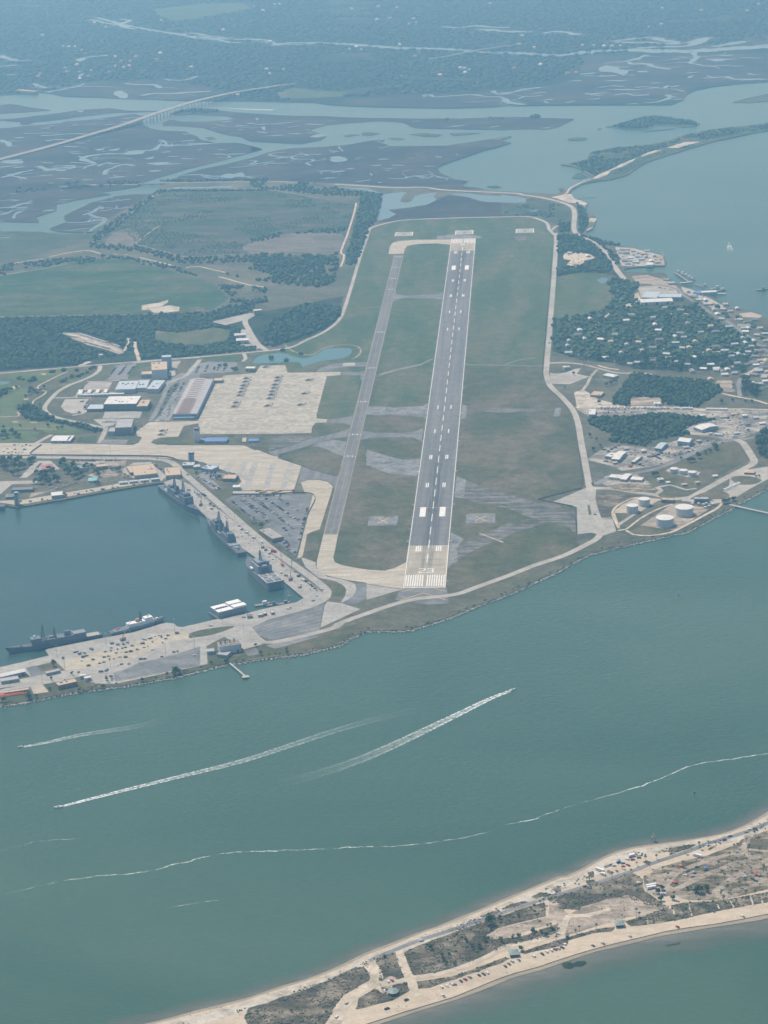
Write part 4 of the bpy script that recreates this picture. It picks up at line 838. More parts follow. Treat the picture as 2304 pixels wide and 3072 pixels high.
S('lawn',[('D',(940,585),(1000,575),(1150,595),(1060,640)),],'turf_dry',0.31);S('verge',[('D',(1350,890),(1420,960),(1560,1080),(1640,1130),(1659,1170),(1540,1090)),],'turf_dry',0.31)
S('lawn',[('G',(185,840),(300,800),(550,770),(580,785),(460,835),(230,888)),],'turf_dry',0.36,smooth=6);S('lawn',[('G',(600,760),(690,738),(680,752),(610,772))],'turf_dry',0.36,smooth=4);S('lawn',[('F',(300,825),(460,785),(540,860),(390,890))],'turf_dry',0.33);S('lawn',[('F',(360,965),(440,945),(490,1010),(640,985),(780,960),(800,985),(420,1055))],'turf_dry',0.33)
S('yard',[('F',(215,840),(300,820),(390,890),(260,915))],'asphalt_old',0.3);S('lawn',[('F',(135,905),(220,885),(255,915),(160,935))],'turf_dry',0.32);S('yard',[('F',(250,990),(340,965),(405,1040),(280,1060))],'concrete_lot',0.32)
S('lawn',[('G',(340,930),(420,915),(520,1060),(350,1085))],'turf_dry',0.3);S('yard',[('G',(620,900),(700,860),(770,915),(640,960))],'road',0.3);S('yard',[('G',(640,990),(740,950),(780,1000),(680,1020))],'asphalt_old',0.3);S('yard',[('G',(820,930),(1250,845),(1255,860),(900,960))],'asphalt_worn',0.28)
S('grass_bank',[('F',(-200,1120),(0,1080),(400,1040),(800,985),(955,978),(1200,915),(1500,855),(1659,825)),('G',(340,1088),(520,1062),(640,1000),(800,945),(1250,862),(1659,720),(1659,800),(1500,868),(1400,915),(1100,985),(700,1035),(500,1072),(200,1140)),('F',(1200,950),(600,1030),(0,1138),(-200,1180))],'turf_dry',0.2)
S('quay_yard',[('E',(-200,300),(0,300),(150,320),(560,250),(1000,170),(1340,118),(1360,100),(1100,110),(940,150),(560,215),(200,275),(0,285))],'concrete_lot',0.26,(4,1));S('yard',[('H',(240,1225),(400,1180),(560,1130),(650,1100),(500,1150),(260,1190))],'packed_sand',0.24,(4,2));S('yard',[('H',(-100,1090),(310,1085),(310,1110),(100,1115),(0,1200),(-100,1260))],'road',0.24)
S('yard',[('H',(550,925),(1050,918),(1040,965),(900,960),(680,950))],'packed_sand',0.26);S('yard',[('H',(160,1060),(300,920),(420,920),(500,990),(300,1000),(220,1060))],'road',0.25);S('yard',[('H',(720,1040),(900,990),(990,1020),(980,1050),(800,1060))],'packed_sand',0.25,(4,2));S('yard',[('H',(1110,935),(1250,930),(1400,1060),(1330,1070),(1100,1060),(990,1000))],'road',0.25)

# ------------------------------------------------------------------ tank farm and village ground
S('apron',[('J',(130,1080),(350,988),(400,965),(440,975),(432,1060),(465,1192),(555,1205),(580,1290),(490,1320),(400,1300),(305,1312),(300,1118),(270,1110))],'concrete_grey',0.29)
S('verge',[('J',(375,1105),(390,1100),(405,1170),(385,1175))],'turf_dry',0.42)
road([('J',(400,985),(540,985),(700,1010),(850,1030),(1000,1060),(1100,1050),(1200,1000),(1400,890),(1500,840),(1560,800),(1540,750),(1480,660),(1430,635))],13);road([('J',(1659,580),(1550,625),(1430,640),(1330,655),(1200,700),(1050,770),(880,840),(700,880),(560,900),(430,955))],11,'road_grey')
road([('J',(1659,900),(1500,985),(1380,1055),(1270,1085),(1150,1075),(1050,1065))],14);road([('J',(870,975),(900,1000),(860,1030)),],8);road([('J',(880,975),(960,960),(1080,995),(1150,985))],6)
S('yard',[('J',(1390,905),(1520,850),(1659,830),(1659,910),(1480,1000),(1400,1050),(1290,1080),(1250,1060),(1380,980))],'road',0.27);S('lawn',[('J',(1395,920),(1430,898),(1530,900),(1612,925),(1560,955),(1460,958))],'turf_dry',0.4,smooth=5);S('lawn',[('J',(1105,1060),(1200,1015),(1330,1005),(1385,1035),(1340,1060),(1150,1062))],'turf_dry',0.4,smooth=5);S('lawn',[('J',(880,1025),(960,1003),(1100,1010),(1110,1030),(1000,1050),(900,1048))],'turf_dry',0.4,smooth=5);S('lawn',[('J',(545,970),(620,955),(750,952),(860,985),(870,1005),(700,1010),(560,990))],'camp_grass',0.4,smooth=5)
S('scrub_ground',[('J',(440,1030),(500,1008),(640,1015),(730,1035),(620,1100),(560,1150),(550,1205),(470,1190))],'dune',0.3,(4,1.5));S('tank_basin',[('J',(580,1120),(730,1050),(900,1060),(690,1190),(590,1260),(560,1180))],'concrete_lot',0.28);S('lawn',[('J',(570,1160),(700,1160),(690,1180),(600,1240))],'turf_dry',0.33);S('tank_basin',[('J',(750,1250),(980,1095),(1060,1090),(1240,1130),(1010,1285)),],'packed_sand',0.31);S('lawn',[('J',(665,1290),(760,1255),(1005,1288),(880,1312),(740,1312))],'turf_dry',0.32)
road([('J',(600,1270),(565,1200),(555,1150),(600,1100),(720,1050),(830,1060),(900,1070))],4,'sand',0.36);road([('J',(590,1285),(650,1275),(750,1200),(860,1140),(980,1095))],4,'sand',0.36);road([('J',(650,1285),(700,1312),(820,1320),(960,1300),(1060,1255),(1200,1180),(1300,1125),(1330,1090))],5,'sand',0.36);road([('J',(600,1268),(595,1240),(720,1160),(860,1080))],3,'road',0.38)
S('fuel_lawn',[('J',(840,900),(880,860),(950,830),(1080,790),(1250,690),(1390,660),(1450,665),(1530,770),(1400,850),(1180,975),(1080,990),(960,950),(830,945))],'turf_dry',0.22,(5,1));S('pad',[('J',(930,860),(980,830),(1180,870),(1150,905),(1080,905))],'concrete_grey',0.3)
S('yard',[('J',(370,780),(500,690),(620,680),(820,700),(1020,640),(1180,650),(1290,640),(1210,690),(900,820),(620,860),(560,830))],'yard',0.24,(5,1));S('yard',[('J',(500,900),(590,880),(700,870),(800,930),(830,960),(560,985),(470,955))],'yard',0.24,(4,1));S('yard',[('J',(1070,570),(1180,500),(1290,500),(1480,430),(1659,430),(1659,560),(1480,625),(1350,640),(1250,620),(1100,600))],'yard',0.24,(5,1));S('yard',[('J',(300,420),(420,405),(950,405),(1180,415),(1470,420),(1470,440),(1290,495),(1130,470),(700,470),(380,470)),],'yard',0.24,(5,1))
S('sand_yard',[('J',(285,300),(350,285),(450,350),(560,380),(640,405),(300,415))],'white_sand',0.26,(5,2));S('sand_yard',[('J',(680,350),(760,335),(900,340),(905,395),(680,395))],'packed_sand',0.28,(4,1.5));road([('J',(290,408),(600,402),(960,408),(1180,425),(1420,420),(1659,425))],6,'sand',0.36);S('sand_yard',[('J',(1290,220),(1400,215),(1430,300),(1290,290))],'packed_sand',0.28,(4,1.5))
road([('J',(100,95),(220,92),(350,105),(450,130),(600,165),(760,165),(900,190),(1060,215),(1160,215)),],8,'road',0.36);road([('J',(445,140),(400,190),(370,250),(340,285))],6);road([('J',(1659,60),(1560,140),(1480,190),(1450,240),(1460,330))],8,'road_grey');road([('J',(1330,310),(1450,335),(1560,355),(1659,385))],6,'sand')
road([('J',(450,110),(520,130),(600,140)),],6,'sand');S('yard',[('J',(110,150),(330,130),(300,170),(390,190),(250,245),(110,240))],'road',0.25);S('lawn',[('J',(105,130),(140,100),(260,100),(330,112),(220,160),(120,165))],'turf_dry',0.3,smooth=6)
S('marsh_field',[('I',(150,430),(300,400),(440,400),(560,420),(520,520),(510,640),(400,690),(200,720),(140,720))],'turf_green',0.2,(8,3));S('wood_floor',[('I',(165,125),(300,130),(480,260),(560,360),(640,455),(560,420),(440,402),(300,402),(155,430))],'woodfloor',0.18,(8,2));S('wood_floor',[('I',(130,720),(400,690),(520,640),(560,560),(520,520),(640,460),(740,500),(690,560),(780,640),(1000,640),(1150,620),(1250,720),(1500,850),(1600,950),(1500,1090),(1000,1100),(700,1080),(560,1040),(340,1020),(130,960))],'woodfloor',0.18,(8,3))
for a in ([(440,455),(480,430),(520,440),(510,465),(480,480)],[(560,585),(600,560),(660,570),(640,595),(590,597)]):S('pool',[('I',)+tuple(a)],'creek_water',0.3,(5,1.5))
S('sand_yard',[('I',(210,260),(300,252),(400,270),(440,295),(360,310),(320,350),(210,360),(260,310),(200,300))],'sand',0.3,(5,3));S('sand_yard',[('I',(680,565),(740,540),(760,600),(720,640),(610,640),(640,610),(720,590))],'sand',0.3,(4,1.5));S('yard',[('I',(690,425),(800,415),(960,460),(1040,520),(1000,540),(830,480),(730,475))],'packed_sand',0.27,(5,1.5));S('yard',[('I',(730,500),(850,490),(1000,520),(1050,580),(1000,600),(760,580))],'road',0.27)
S('yard',[('I',(570,215),(700,225),(820,255),(900,275),(920,340),(850,345),(700,355),(620,350),(600,300))],'road',0.27,(4,1));S('yard',[('I',(850,290),(910,275),(925,342),(850,345))],'packed_sand',0.3);S('wharf',[('I',(1040,500),(1110,515),(1200,560),(1280,600),(1350,640),(1280,660),(1150,590),(1060,540))],'road',0.27,(4,1));S('wharf',[('I',(1450,690),(1540,680),(1620,705),(1600,720),(1480,715))],'concrete_lot',0.3)
road([('I',(860,482),(1000,512),(1060,560),(1150,615),(1250,685),(1400,765),(1540,872),(1659,958),(1900,1100))],9,'road_grey',0.38)
for a,w in (([(1060,690),(1150,695),(1250,710)],5),([(770,1010),(900,1000),(1050,990)],6),([(500,715),(540,680)],5),([(400,835),(430,790),(440,765)],5),([(1659,990),(1560,1090),(1490,1120)],6),([(1100,970),(1300,960),(1460,970),(1540,1000)],5),([(1300,860),(1430,845)],5)):road([('I',)+tuple(a)],w,'sand',0.36,'lane')

# ------------------------------------------------------------------ beach island in the foreground
BZ=1.2
north=pts([('M',(-500,1040),(0,925),(200,870),(400,820),(600,765),(800,696),(1000,636),(1200,561),(1340,492)),('L',(0,803),(200,729),(400,650),(600,580),(800,500),(1000,420),(1200,335),(1400,255),(1600,170)),('K',(0,640),(150,570),(300,490),(420,436),(550,402),(800,367),(1000,342),(1200,307),(1350,272),(1500,212),(1659,120),(2300,-260))],BZ)
south=pts([('K',(2300,800),(1659,945),(1500,976),(1300,1011),(1100,1040),(1000,1055),(800,1090),(600,1140),(400,1185),(200,1235),(0,1298)),('L',(1400,908),(1200,963),(1000,1038),(900,1078),(700,1158),(500,1218),(300,1278),(100,1343),(-200,1440),(-1200,1800))],BZ)
BEACH=ragged(north,6,1.0,False,40)+ragged(south,8,1.2,False,50)
sheet('beach',BEACH,'beach',BZ,skirt=-0.6)
def offset_band(line,d0,d1,name,mat,z,fade=None):
    """band along a shore between two offsets (metres to the left of travel)"""
    p=smooth_line(line,10);n=len(p);A=[];B=[]
    for i in range(n):
        a,b=p[max(i-1,0)],p[min(i+1,n-1)];dx,dy=b[0]-a[0],b[1]-a[1];l=math.hypot(dx,dy) or 1
        wob=1+0.35*noise.noise((p[i][0]/45,p[i][1]/45,2))
        A.append((p[i][0]-dy/l*d0,p[i][1]+dx/l*d0,z));B.append((p[i][0]-dy/l*d1*wob,p[i][1]+dx/l*d1*wob,z))
    me=bpy.data.meshes.new(name);me.from_pydata(A+B,[],[(i,i+1,n+i+1,n+i) for i in range(n-1)]);me.materials.append(MATS[mat])
    if fade:a=me.attributes.new('fade','FLOAT','POINT');a.data.foreach_set('value',[fade[0]]*n+[fade[1]]*n)
    me.update();return link(name,me,kind='structure')
offset_band(north,-1,5,'wet_sand','wet_sand',0.45);offset_band(south,-1,6,'wet_sand','wet_sand',0.45)
offset_band(north,3,26,'shallows','shallow',0.12,(1.0,0.0));offset_band(south,4,50,'shallows','shallow',0.12,(1.0,0.0))
def BS(name,spec,mat,lift,rag=(3,1.2)):return S(name,spec,mat,lift,rag,z=BZ)
def broad(name,spec,w,mat,lift):return road(spec,w,mat,lift,name,BZ,6)
offset_band(north,-4,-19,'sand_strip','white_sand',BZ+.05)
BS('dune',[('M',(540,905),(570,835),(700,800),(800,760),(960,715),(1080,660),(1200,610),(1330,545),(1400,540),(1445,590),(1430,640),(1240,750),(1170,870),(1110,960),(900,990),(600,1000))],'dune',0.10)
BS('dune',[('L',(60,860),(110,800),(230,790),(310,990),(250,1010),(180,985),(90,1045),(95,960))],'dune',0.10);BS('dune',[('L',(290,790),(450,720),(640,650),(780,600),(860,570),(960,540),(1060,500),(1150,470),(1350,400),(1470,375),(1480,490),(1260,540),(1080,590),(980,650),(1060,680),(1300,650),(1480,580),(1580,545),(1590,610),(1480,660),(1200,725),(1020,790),(800,890),(600,950),(400,985),(370,975))],'dune',0.10)
BS('dune',[('L',(395,1030),(700,990),(1000,880),(1130,830),(1180,840),(1100,880),(900,950),(700,1020),(520,1080),(410,1090))],'dune',0.10);BS('dune',[('L',(-60,1110),(50,1085),(120,1130),(200,1060),(330,1040),(340,1110),(200,1190),(0,1240),(-100,1260))],'dune',0.10)
BS('dune',[('L',(1250,790),(1400,740),(1600,680),(1800,620)),('K',(100,1110),(300,1060),(390,1050),(370,1090),(200,1110),(0,1165)),('L',(1659,720),(1450,770),(1300,800))],'dune',0.10)
BS('dune',[('K',(-220,790),(0,770),(200,700),(400,630),(540,600),(620,660),(640,760),(820,880),(760,890),(560,850),(500,790),(300,830),(100,890),(-60,900),(-140,850))],'dune',0.10);BS('dune',[('K',(470,1010),(640,960),(830,880),(960,850),(1200,840),(1400,810),(1659,760),(1659,850),(1400,890),(1100,950),(950,990),(700,1030),(520,1050))],'dune',0.11);BS('dune',[('L',(1560,340),(1659,300),(1800,330),(1760,440),(1620,430))],'dune',0.11)
for a in ([(160,600),(210,590),(215,640),(170,635)],[(290,550),(370,525),(360,550),(310,570)],[(330,580),(380,600),(360,625),(325,600)],[(620,515),(650,500),(690,515),(650,530)],[(830,400),(920,385),(1000,370),(1060,370),(1010,400),(840,460)],[(440,570),(490,570),(480,590)],[(150,670),(220,660),(240,690),(170,695)],[(1160,405),(1210,378),(1230,390),(1170,418)]):BS('dune',[('K',)+tuple(a)],'dune',0.14)
for a in ([(930,490),(1000,460),(1070,445),(1080,460),(960,500)],[(1110,430),(1180,390),(1300,365),(1330,372),(1200,420)],[(1350,330),(1430,290),(1500,300),(1400,345)],[(1520,265),(1580,235),(1600,280),(1560,300)]):BS('dune',[('L',)+tuple(a)],'dune',0.14)
BS('camp_ground',[('K',(760,560),(900,520),(1150,460),(1400,370),(1440,330),(1659,250),(1659,740),(1400,800),(1250,830),(1000,830),(900,790),(800,800),(640,720),(620,640))],'camp_grass',0.08);BS('lawn',[('K',(1510,340),(1620,320),(1700,330),(1700,390),(1560,385),(1510,370))],'turf_dry',0.14)
BS('packed_sand',[('K',(0,960),(120,890),(330,820),(540,790),(640,860),(800,890),(700,930),(560,960),(370,1010),(100,1090),(0,1120)),('L',(1640,660),(1600,540),(1500,490),(1500,380),(1580,330),(1600,420),(1659,470))],'packed_sand',0.09);BS('packed_sand',[('L',(990,640),(1100,590),(1300,540),(1480,500),(1560,500),(1480,560),(1290,620),(1100,680),(1010,680))],'packed_sand',0.12)
broad('beach_road',[('M',(1430,500),(1540,450),(1640,412)),('L',(230,765),(420,690),(640,620),(840,555),(1000,500),(1260,410),(1450,350),(1659,285)),('K',(150,715),(400,635),(560,580),(700,525),(1000,425),(1150,365),(1300,320),(1460,270),(1659,190),(2200,-40))],5.5,'road_grey',0.24)
for a,w,mat in (([('K',(1490,290),(1480,350),(1440,410),(1300,460),(1100,525),(930,590),(870,640),(820,700),(800,720)),],7,'packed_sand'),([('K',(930,590),(830,615),(770,640),(780,690),(860,740),(930,745)),],8,'packed_sand'),([('K',(900,740),(1000,690),(1200,600),(1400,530),(1560,480),(1659,440),(1900,380)),],7,'packed_sand'),([('K',(880,740),(930,790),(1020,815),(1150,805),(1250,740),(1350,660),(1500,580),(1659,525),(1900,450)),],8,'packed_sand'),([('K',(1150,805),(1350,755),(1500,720),(1659,690)),],6,'packed_sand'),([('K',(1490,410),(1659,430))],5,'packed_sand'),
                  ([('L',(262,770),(290,880),(340,990),(370,1050),(385,1110),(420,1160))],9,'sand'),([('L',(360,1000),(480,985),(660,950),(850,885),(1000,820),(1150,740),(1300,715),(1450,675),(1600,630)),('K',(0,970),(150,960),(350,910))],7,'sand'),([('M',(1410,510),(1470,570),(1480,640),(1420,690),(1290,770),(1220,850),(1180,960)),],13,'sand'),([('M',(1470,655),(1560,650),(1640,645)),('L',(100,1060),(200,1040),(330,1020))],8,'sand'),([('L',(1600,630),(1595,560),(1580,530))],5,'sand'),([('K',(350,915),(560,850),(640,855),(750,900),(660,940),(560,965))],4,'packed_sand')):
    broad('sand_track',a,w,mat,0.20)
for a in ([(1005,870),(1015,920),(1030,965)],[(1340,830),(1365,870),(1375,895)],[(1510,800),(1530,850),(1535,875)],[(1600,800),(1612,850),(1620,865)],[(1235,860),(1255,905)],[(875,910),(880,950)],[(850,850),(845,905)],[(655,980),(660,1030)]):broad('beach_path',[('K',)+tuple(a)],1.6,'sand',0.26)
BS('car_stop',[('L',(140,1010),(180,985),(230,995),(250,1030),(200,1060),(220,1100),(180,1140),(120,1130),(110,1080))],'packed_sand',0.16);BS('camp_pad',[('K',(640,700),(760,690),(830,740),(820,800),(740,810),(650,760))],'packed_sand',0.17)
# sunken rocks off the beach
for t,a in (('L',[(1605,895),(1630,868),(1680,868),(1700,880),(1740,860),(1800,862),(1820,880),(1780,905),(1720,905),(1690,930),(1625,925)]),('K',[(800,1205),(870,1190),(930,1178),(935,1190),(880,1205),(820,1220)])):
    sheet('reef',ragged(pts([(t,)+tuple(a)],0),2,1.5),'woodfloor',0.16)

# ================================================================== BUILDINGS
def frame_of(t,fl,fr,br,z):
    """front-left, front-right and back-right roof corners -> base point, heading, width, depth"""
    a=at(t,*fl,z);b=at(t,*fr,z);c=at(t,*br,z)
    e=Vector((b.x-a.x,b.y-a.y));w=e.length;e.normalize();n=Vector((-e.y,e.x));d=abs(n.dot(Vector((c.x-b.x,c.y-b.y))))
    return (a.x,a.y),math.atan2(e.y,e.x),w,max(d,3.0)
def openings(root,wallname,w,d,h,nwin,ndoor,doorsize=(1.4,2.2),big=0,win=(1.6,1.2),storeys=1):
    """doors and windows on the front and right walls, each a few cm proud of the wall"""
    for s in range(storeys):
        zc=(s+0.6)*h/storeys
        for k in range(nwin):
            x=(k+0.5)/nwin*w
            f=MB().box((x,-0.05,zc),(win[0]+.3,0.1,win[1]+.3),'wall_white').build('window',root);MB().box((x,-0.13,zc),(win[0],0.06,win[1]),'glass').build('pane',f)
        for k in range(max(1,int(nwin*d/w)) if nwin else 0):
            y=(k+0.5)/max(1,int(nwin*d/w))*d
            f=MB().box((w+0.05,y,zc),(0.1,win[0]+.3,win[1]+.3),'wall_white').build('window',root);MB().box((w+0.13,y,zc),(0.06,win[0],win[1]),'glass').build('pane',f)
    for k in range(ndoor):
        x=(k+0.5)/ndoor*w+1.7 if nwin else (k+0.5)/ndoor*w
        MB().box((min(x,w-1),-0.08,doorsize[1]/2),(doorsize[0],0.16,doorsize[1]),'wall_dark').build('door',root)
    for k in range(big):
        y=(k+0.5)/big*d;MB().box((w+0.1,y,h*0.36),(0.2,d/big*0.8,h*0.72),'wall_blue').build('hangar_door',root)
def bld(name,label,cat,t,fl,fr,br,h,wall='wall_cream',roof='roof_grey',kind='flat',nwin=5,ndoor=1,units=0,group=None,big=0,storeys=1,doorsize=(1.4,2.2),z0=LZ,over=0.0):
    (x,y),rz,w,d=frame_of(t,fl,fr,br,z0+h)
    root=thing(name,label,cat,(x,y,z0+0.25),rz,group);h=h-0.25
    eave=h if kind=='flat' else h*0.72
    MB().bx(0,w,0,d,0,eave,wall).build('wall',root)
    o=over+0.35
    if kind=='flat':
        b=MB();b.bx(-o,w+o,-o,d+o,eave,eave+0.35,roof);r=b.build('roof',root)
        p=MB()
        for q in ((-o,w+o,-o,-o+.4),(-o,w+o,d+o-.4,d+o),(-o,-o+.4,-o+.4,d+o-.4),(w+o-.4,w+o,-o+.4,d+o-.4)):p.bx(q[0],q[1],q[2],q[3],eave+.352,eave+0.8,wall)
        p.build('parapet',r)
    elif kind in ('gable','gable_y'):
        b=MB();g=MB()
        if kind=='gable':
            for s in (0,1):
                ya,yb=(-o,d/2) if s==0 else (d+o,d/2);b.add([(-o,ya,eave-.1),(w+o,ya,eave-.1),(w+o,yb,h),(-o,yb,h),(-o,ya,eave+.15),(w+o,ya,eave+.15),(w+o,yb,h+.25),(-o,yb,h+.25)],[(0,1,2,3),(7,6,5,4),(0,4,5,1),(1,5,6,2),(3,2,6,7),(0,3,7,4)],roof)
            for xx in (0.01,w-0.01):g.add([(xx,0,eave),(xx,d,eave),(xx,d/2,h)],[(0,1,2)],wall)
        else:
            for s in (0,1):
                xa,xb=(-o,w/2) if s==0 else (w+o,w/2);b.add([(xa,-o,eave-.1),(xa,d+o,eave-.1),(xb,d+o,h),(xb,-o,h),(xa,-o,eave+.15),(xa,d+o,eave+.15),(xb,d+o,h+.25),(xb,-o,h+.25)],[(0,1,2,3),(7,6,5,4),(0,4,5,1),(1,5,6,2),(3,2,6,7),(0,3,7,4)],roof)
            for yy in (0.01,d-0.01):g.add([(0,yy,eave),(w,yy,eave),(w/2,yy,h)],[(0,1,2)],wall)
        r=b.build('roof',root);g.build('gable',root)
    else:   # hip
        b=MB();k=min(w,d)/2;v=[(-o,-o,eave),(w+o,-o,eave),(w+o,d+o,eave),(-o,d+o,eave)]
        v += ([(k,d/2,h),(w-k,d/2,h)] if w >= d else [(w/2,k,h),(w/2,d-k,h)])
        f=[(0,1,5,4),(2,3,4,5),(1,2,5),(3,0,4),(3,2,1,0)] if w >= d else [(0,1,4),(1,2,5,4),(2,3,5),(3,0,4,5),(3,2,1,0)]
        b.add(v,f,roof);r=b.build('roof',root)
    openings(root,wall,w,d,eave,nwin,ndoor,doorsize,big,storeys=storeys)
    rr=random.Random(int(x*7+y*13))
    for k in range(units):
        ux,uy,us=rr.uniform(.12,.85)*w,rr.uniform(.15,.85)*d,rr.uniform(1.4,3.2);MB().box((ux,uy,h+0.36+us*.3),(us*1.3,us,us*.6),rr.choice(['roof_white','wall_grey','steel'])).build('rooftop_unit',r)
    return root,w,d,h

# ---- helicopter hangar with its long ribbed roof
(hx,hy),hrz,hw,hd=frame_of('C',(50,672),(250,668),(388,380),LZ+9)
hg=thing('hangar','long aircraft hangar with ribbed grey and rusty roof beside the helicopter apron','hangar',(hx,hy,LZ+0.25),hrz)
MB().bx(0,hw,0,hd,0,9,'wall_blue').build('wall',hg)
r=MB().bx(-.4,hw+.4,-.4,hd+.4,9,9.4,'roof_ribbed').build('roof',hg)
for k in range(36):
    y0=hd*k/36+0.4;y1=hd*(k+1)/36-0.4
    mt='roof_rust' if k < 15 else ('roof_ribbed_white' if k % 2 else 'roof_rust');x0,x1=(hw*.10,hw*.72)
    b=MB();b.add([(x0,y0,9.42),(x1,y0,9.42),(x1,y1,9.42),(x0,y1,9.42),((x0*.75+x1*.25),(y0+y1)/2-.8,12.2),((x0*.25+x1*.75),(y0+y1)/2-.8,12.2),((x0*.25+x1*.75),(y0+y1)/2+.8,12.2),((x0*.75+x1*.25),(y0+y1)/2+.8,12.2)],[(0,1,5,4),(1,2,6,5),(2,3,7,6),(3,0,4,7),(4,5,6,7)],mt);b.build('roof_rib',r)
for k in range(14):MB().box((hw+.12,hd*(k+.5)/14,3.6),(.24,hd/14*.82,7.0),'wall_grey').build('hangar_door',hg)
for k in range(9):MB().box((hw*(k+.5)/9,-.1,5.6),(hw/9*.7,.2,1.6),'glass').build('window',hg)
MB().bx(hw*.02,hw*.9,-6,-0.2,0,4,'wall_blue').build('lean_to',hg)

bld('hangar','grey hangar with a brown front wall beside two parked helicopters','hangar','H',(953,648),(1090,642),(1148,568),14,'wall_brown','roof_ribbed',nwin=0,ndoor=0,big=3)
bld('office_building','low office wing joined to the brown-fronted hangar','building','H',(893,678),(950,678),(975,645),7,'wall_grey','roof_grey',nwin=3)
bld('warehouse','large warehouse with a pale ribbed roof and dark front wall','warehouse','H',(857,452),(1130,448),(1166,382),12,'wall_dark','roof_ribbed_white',nwin=0,ndoor=8,doorsize=(4,4),units=5)
bld('warehouse','square flat-roofed annex beside the large dark-fronted warehouse','annex','H',(1130,470),(1222,468),(1250,412),9,'wall_dark','roof_tan',nwin=3,units=2)
bld('warehouse','low blue-grey shed west of the dark-fronted warehouse','shed','H',(720,492),(852,490),(855,452),5,'wall_brown','roof_bluegrey',nwin=4)
bld('hall','tall hall with a tan roof and white walls beside a tall block','building','H',(1258,170),(1385,162),(1408,95),20,'wall_white','roof_tan',nwin=0,ndoor=3,units=3)
bld('hall','tall grey-blue block rising behind the tan-roofed hall','building','H',(1340,62),(1418,58),(1420,42),26,'wall_blue','roof_bluegrey',nwin=3,storeys=3)
bld('annex','low tan-roofed annex in front of the tall white hall','annex','H',(1172,205),(1275,200),(1290,175),7,'wall_blue','roof_tan',nwin=5)
bld('training_building','wide pale blue-grey building with many low roofs on the base','building','H',(955,330),(1120,325),(1150,255),8,'wall_white','roof_bluegrey',nwin=9,units=5)
bld('training_building','middle pale blue-grey block of the low office group','building','H',(1125,318),(1215,315),(1240,248),7,'wall_white','roof_bluegrey',nwin=6,units=3)
bld('training_building','eastern pale blue-grey block of the low office group','building','H',(1215,325),(1310,325),(1345,252),8,'wall_white','roof_bluegrey',nwin=6,units=3)
bld('covered_walk','long white-roofed low building with four short wings','building','H',(640,376),(1025,366),(1030,357),4,'wall_white','roof_white',nwin=14)
for k,(a,b,c) in enumerate((((645,368),(680,366),(695,328)),((720,358),(750,357),(765,328)),((787,357),(817,356),(832,326)),((855,355),(884,354),(898,324)))):
    bld('shed_wing','short white-roofed wing behind the long low white building','wing','H',a,b,c,4.5,'wall_white','roof_white',nwin=2,ndoor=0,group='four white-roofed wings')
bld('fire_station','white-roofed shed with pale walls beside the long concrete apron','building','H',(420,745),(550,745),(585,702),7,'wall_bluegrey' if 'wall_bluegrey' in MATS else 'wall_blue','roof_white','gable',nwin=4,ndoor=2,doorsize=(4,4))
bld('annex','narrow white lean-to beside the white-roofed apron shed','annex','H',(555,757),(580,757),(628,710),4,'wall_blue','roof_white',nwin=1)
bld('shed','small tan-roofed shed east of the ribbed-roof hangar','shed','C',(390,395),(460,393),(478,370),5,'wall_brown','roof_tan',nwin=3)
bld('shed','small white-roofed shed on the apron edge beside the pond','shed','C',(650,293),(728,293),(733,277),6,'wall_tan','roof_white',nwin=2)
for k,(a,b,c,l) in enumerate((((575,50),(678,45),(683,30),'white-roofed warehouse beside the wooded lane, the nearer of two'),((562,8),(655,0),(668,-12),'white-roofed warehouse beside the wooded lane, the farther of two'))):
    bld('warehouse',l,'warehouse','C',a,b,c,11,'wall_grey','roof_white','gable',nwin=0,ndoor=2,doorsize=(4,5))
bld('shed','low grey shed in front of two white-roofed warehouses','shed','C',(650,110),(715,103),(720,95),4,'wall_grey','roof_grey',nwin=2)
bld('depot','white-roofed depot at the end of the wooded lane','building','N',(1580,380),(1630,375),(1650,365),9,'wall_tan','roof_white',nwin=3)
bld('shed','small white shed among the trees near the trailer yard','shed','N',(617,655),(640,653),(642,647),6,'wall_white','roof_white',nwin=2)
# air terminal with a blue roof, small blue kiosk
bld('air_terminal','low building with a bright blue hipped roof beside the control tower','building','C',(318,887),(492,885),(490,858),6,'wall_cream','roof_blue','hip',nwin=8,over=1)
bld('annex','short blue-roofed link between the control tower and terminal','annex','C',(272,880),(325,880),(325,866),4,'wall_cream','roof_blue','hip',nwin=2)
bld('kiosk','small blue-roofed building on its own beside the apron','building','C',(680,888),(762,884),(755,866),5,'wall_blue','roof_blue','hip',nwin=4)
S('compass_rose',[('C',(628,868),(662,866),(660,900),(625,902))],'concrete_lot',0.42)
def tower(label,t,base,w,h,wall,cabw,head):
    p=at(t,*base);o=thing('control_tower',label,'tower',(p.x,p.y,LZ+0.25),0)
    MB().box((0,0,h/2),(w,w,h),wall).build('shaft',o)
    c=MB().box((0,0,h+.3),(cabw+1.2,cabw+1.2,.6),'concrete_wall').build('balcony',o)
    MB().cyl((0,0,h+.6),cabw*.5,3.2,'glass',8,cabw*.58).build('cab',o);MB().cyl((0,0,h+3.8),cabw*.62,.7,head,8).build('cab_roof',o)
    MB().rod((0,0,h+4.4),(0,0,h+9),.12,'steel').build('antenna',o)
    for k in range(4):MB().box((0,-w/2-.05,h*(k+.6)/4.3),(1.3,.1,1.4),'glass').build('window',o)
    MB().box((0,-w/2-.08,1.2),(1.6,.16,2.4),'wall_dark').build('door',o);return o
tower('tall white control tower beside the blue-roofed terminal','C',(252,898),9,21,'wall_white',9,'roof_dark')
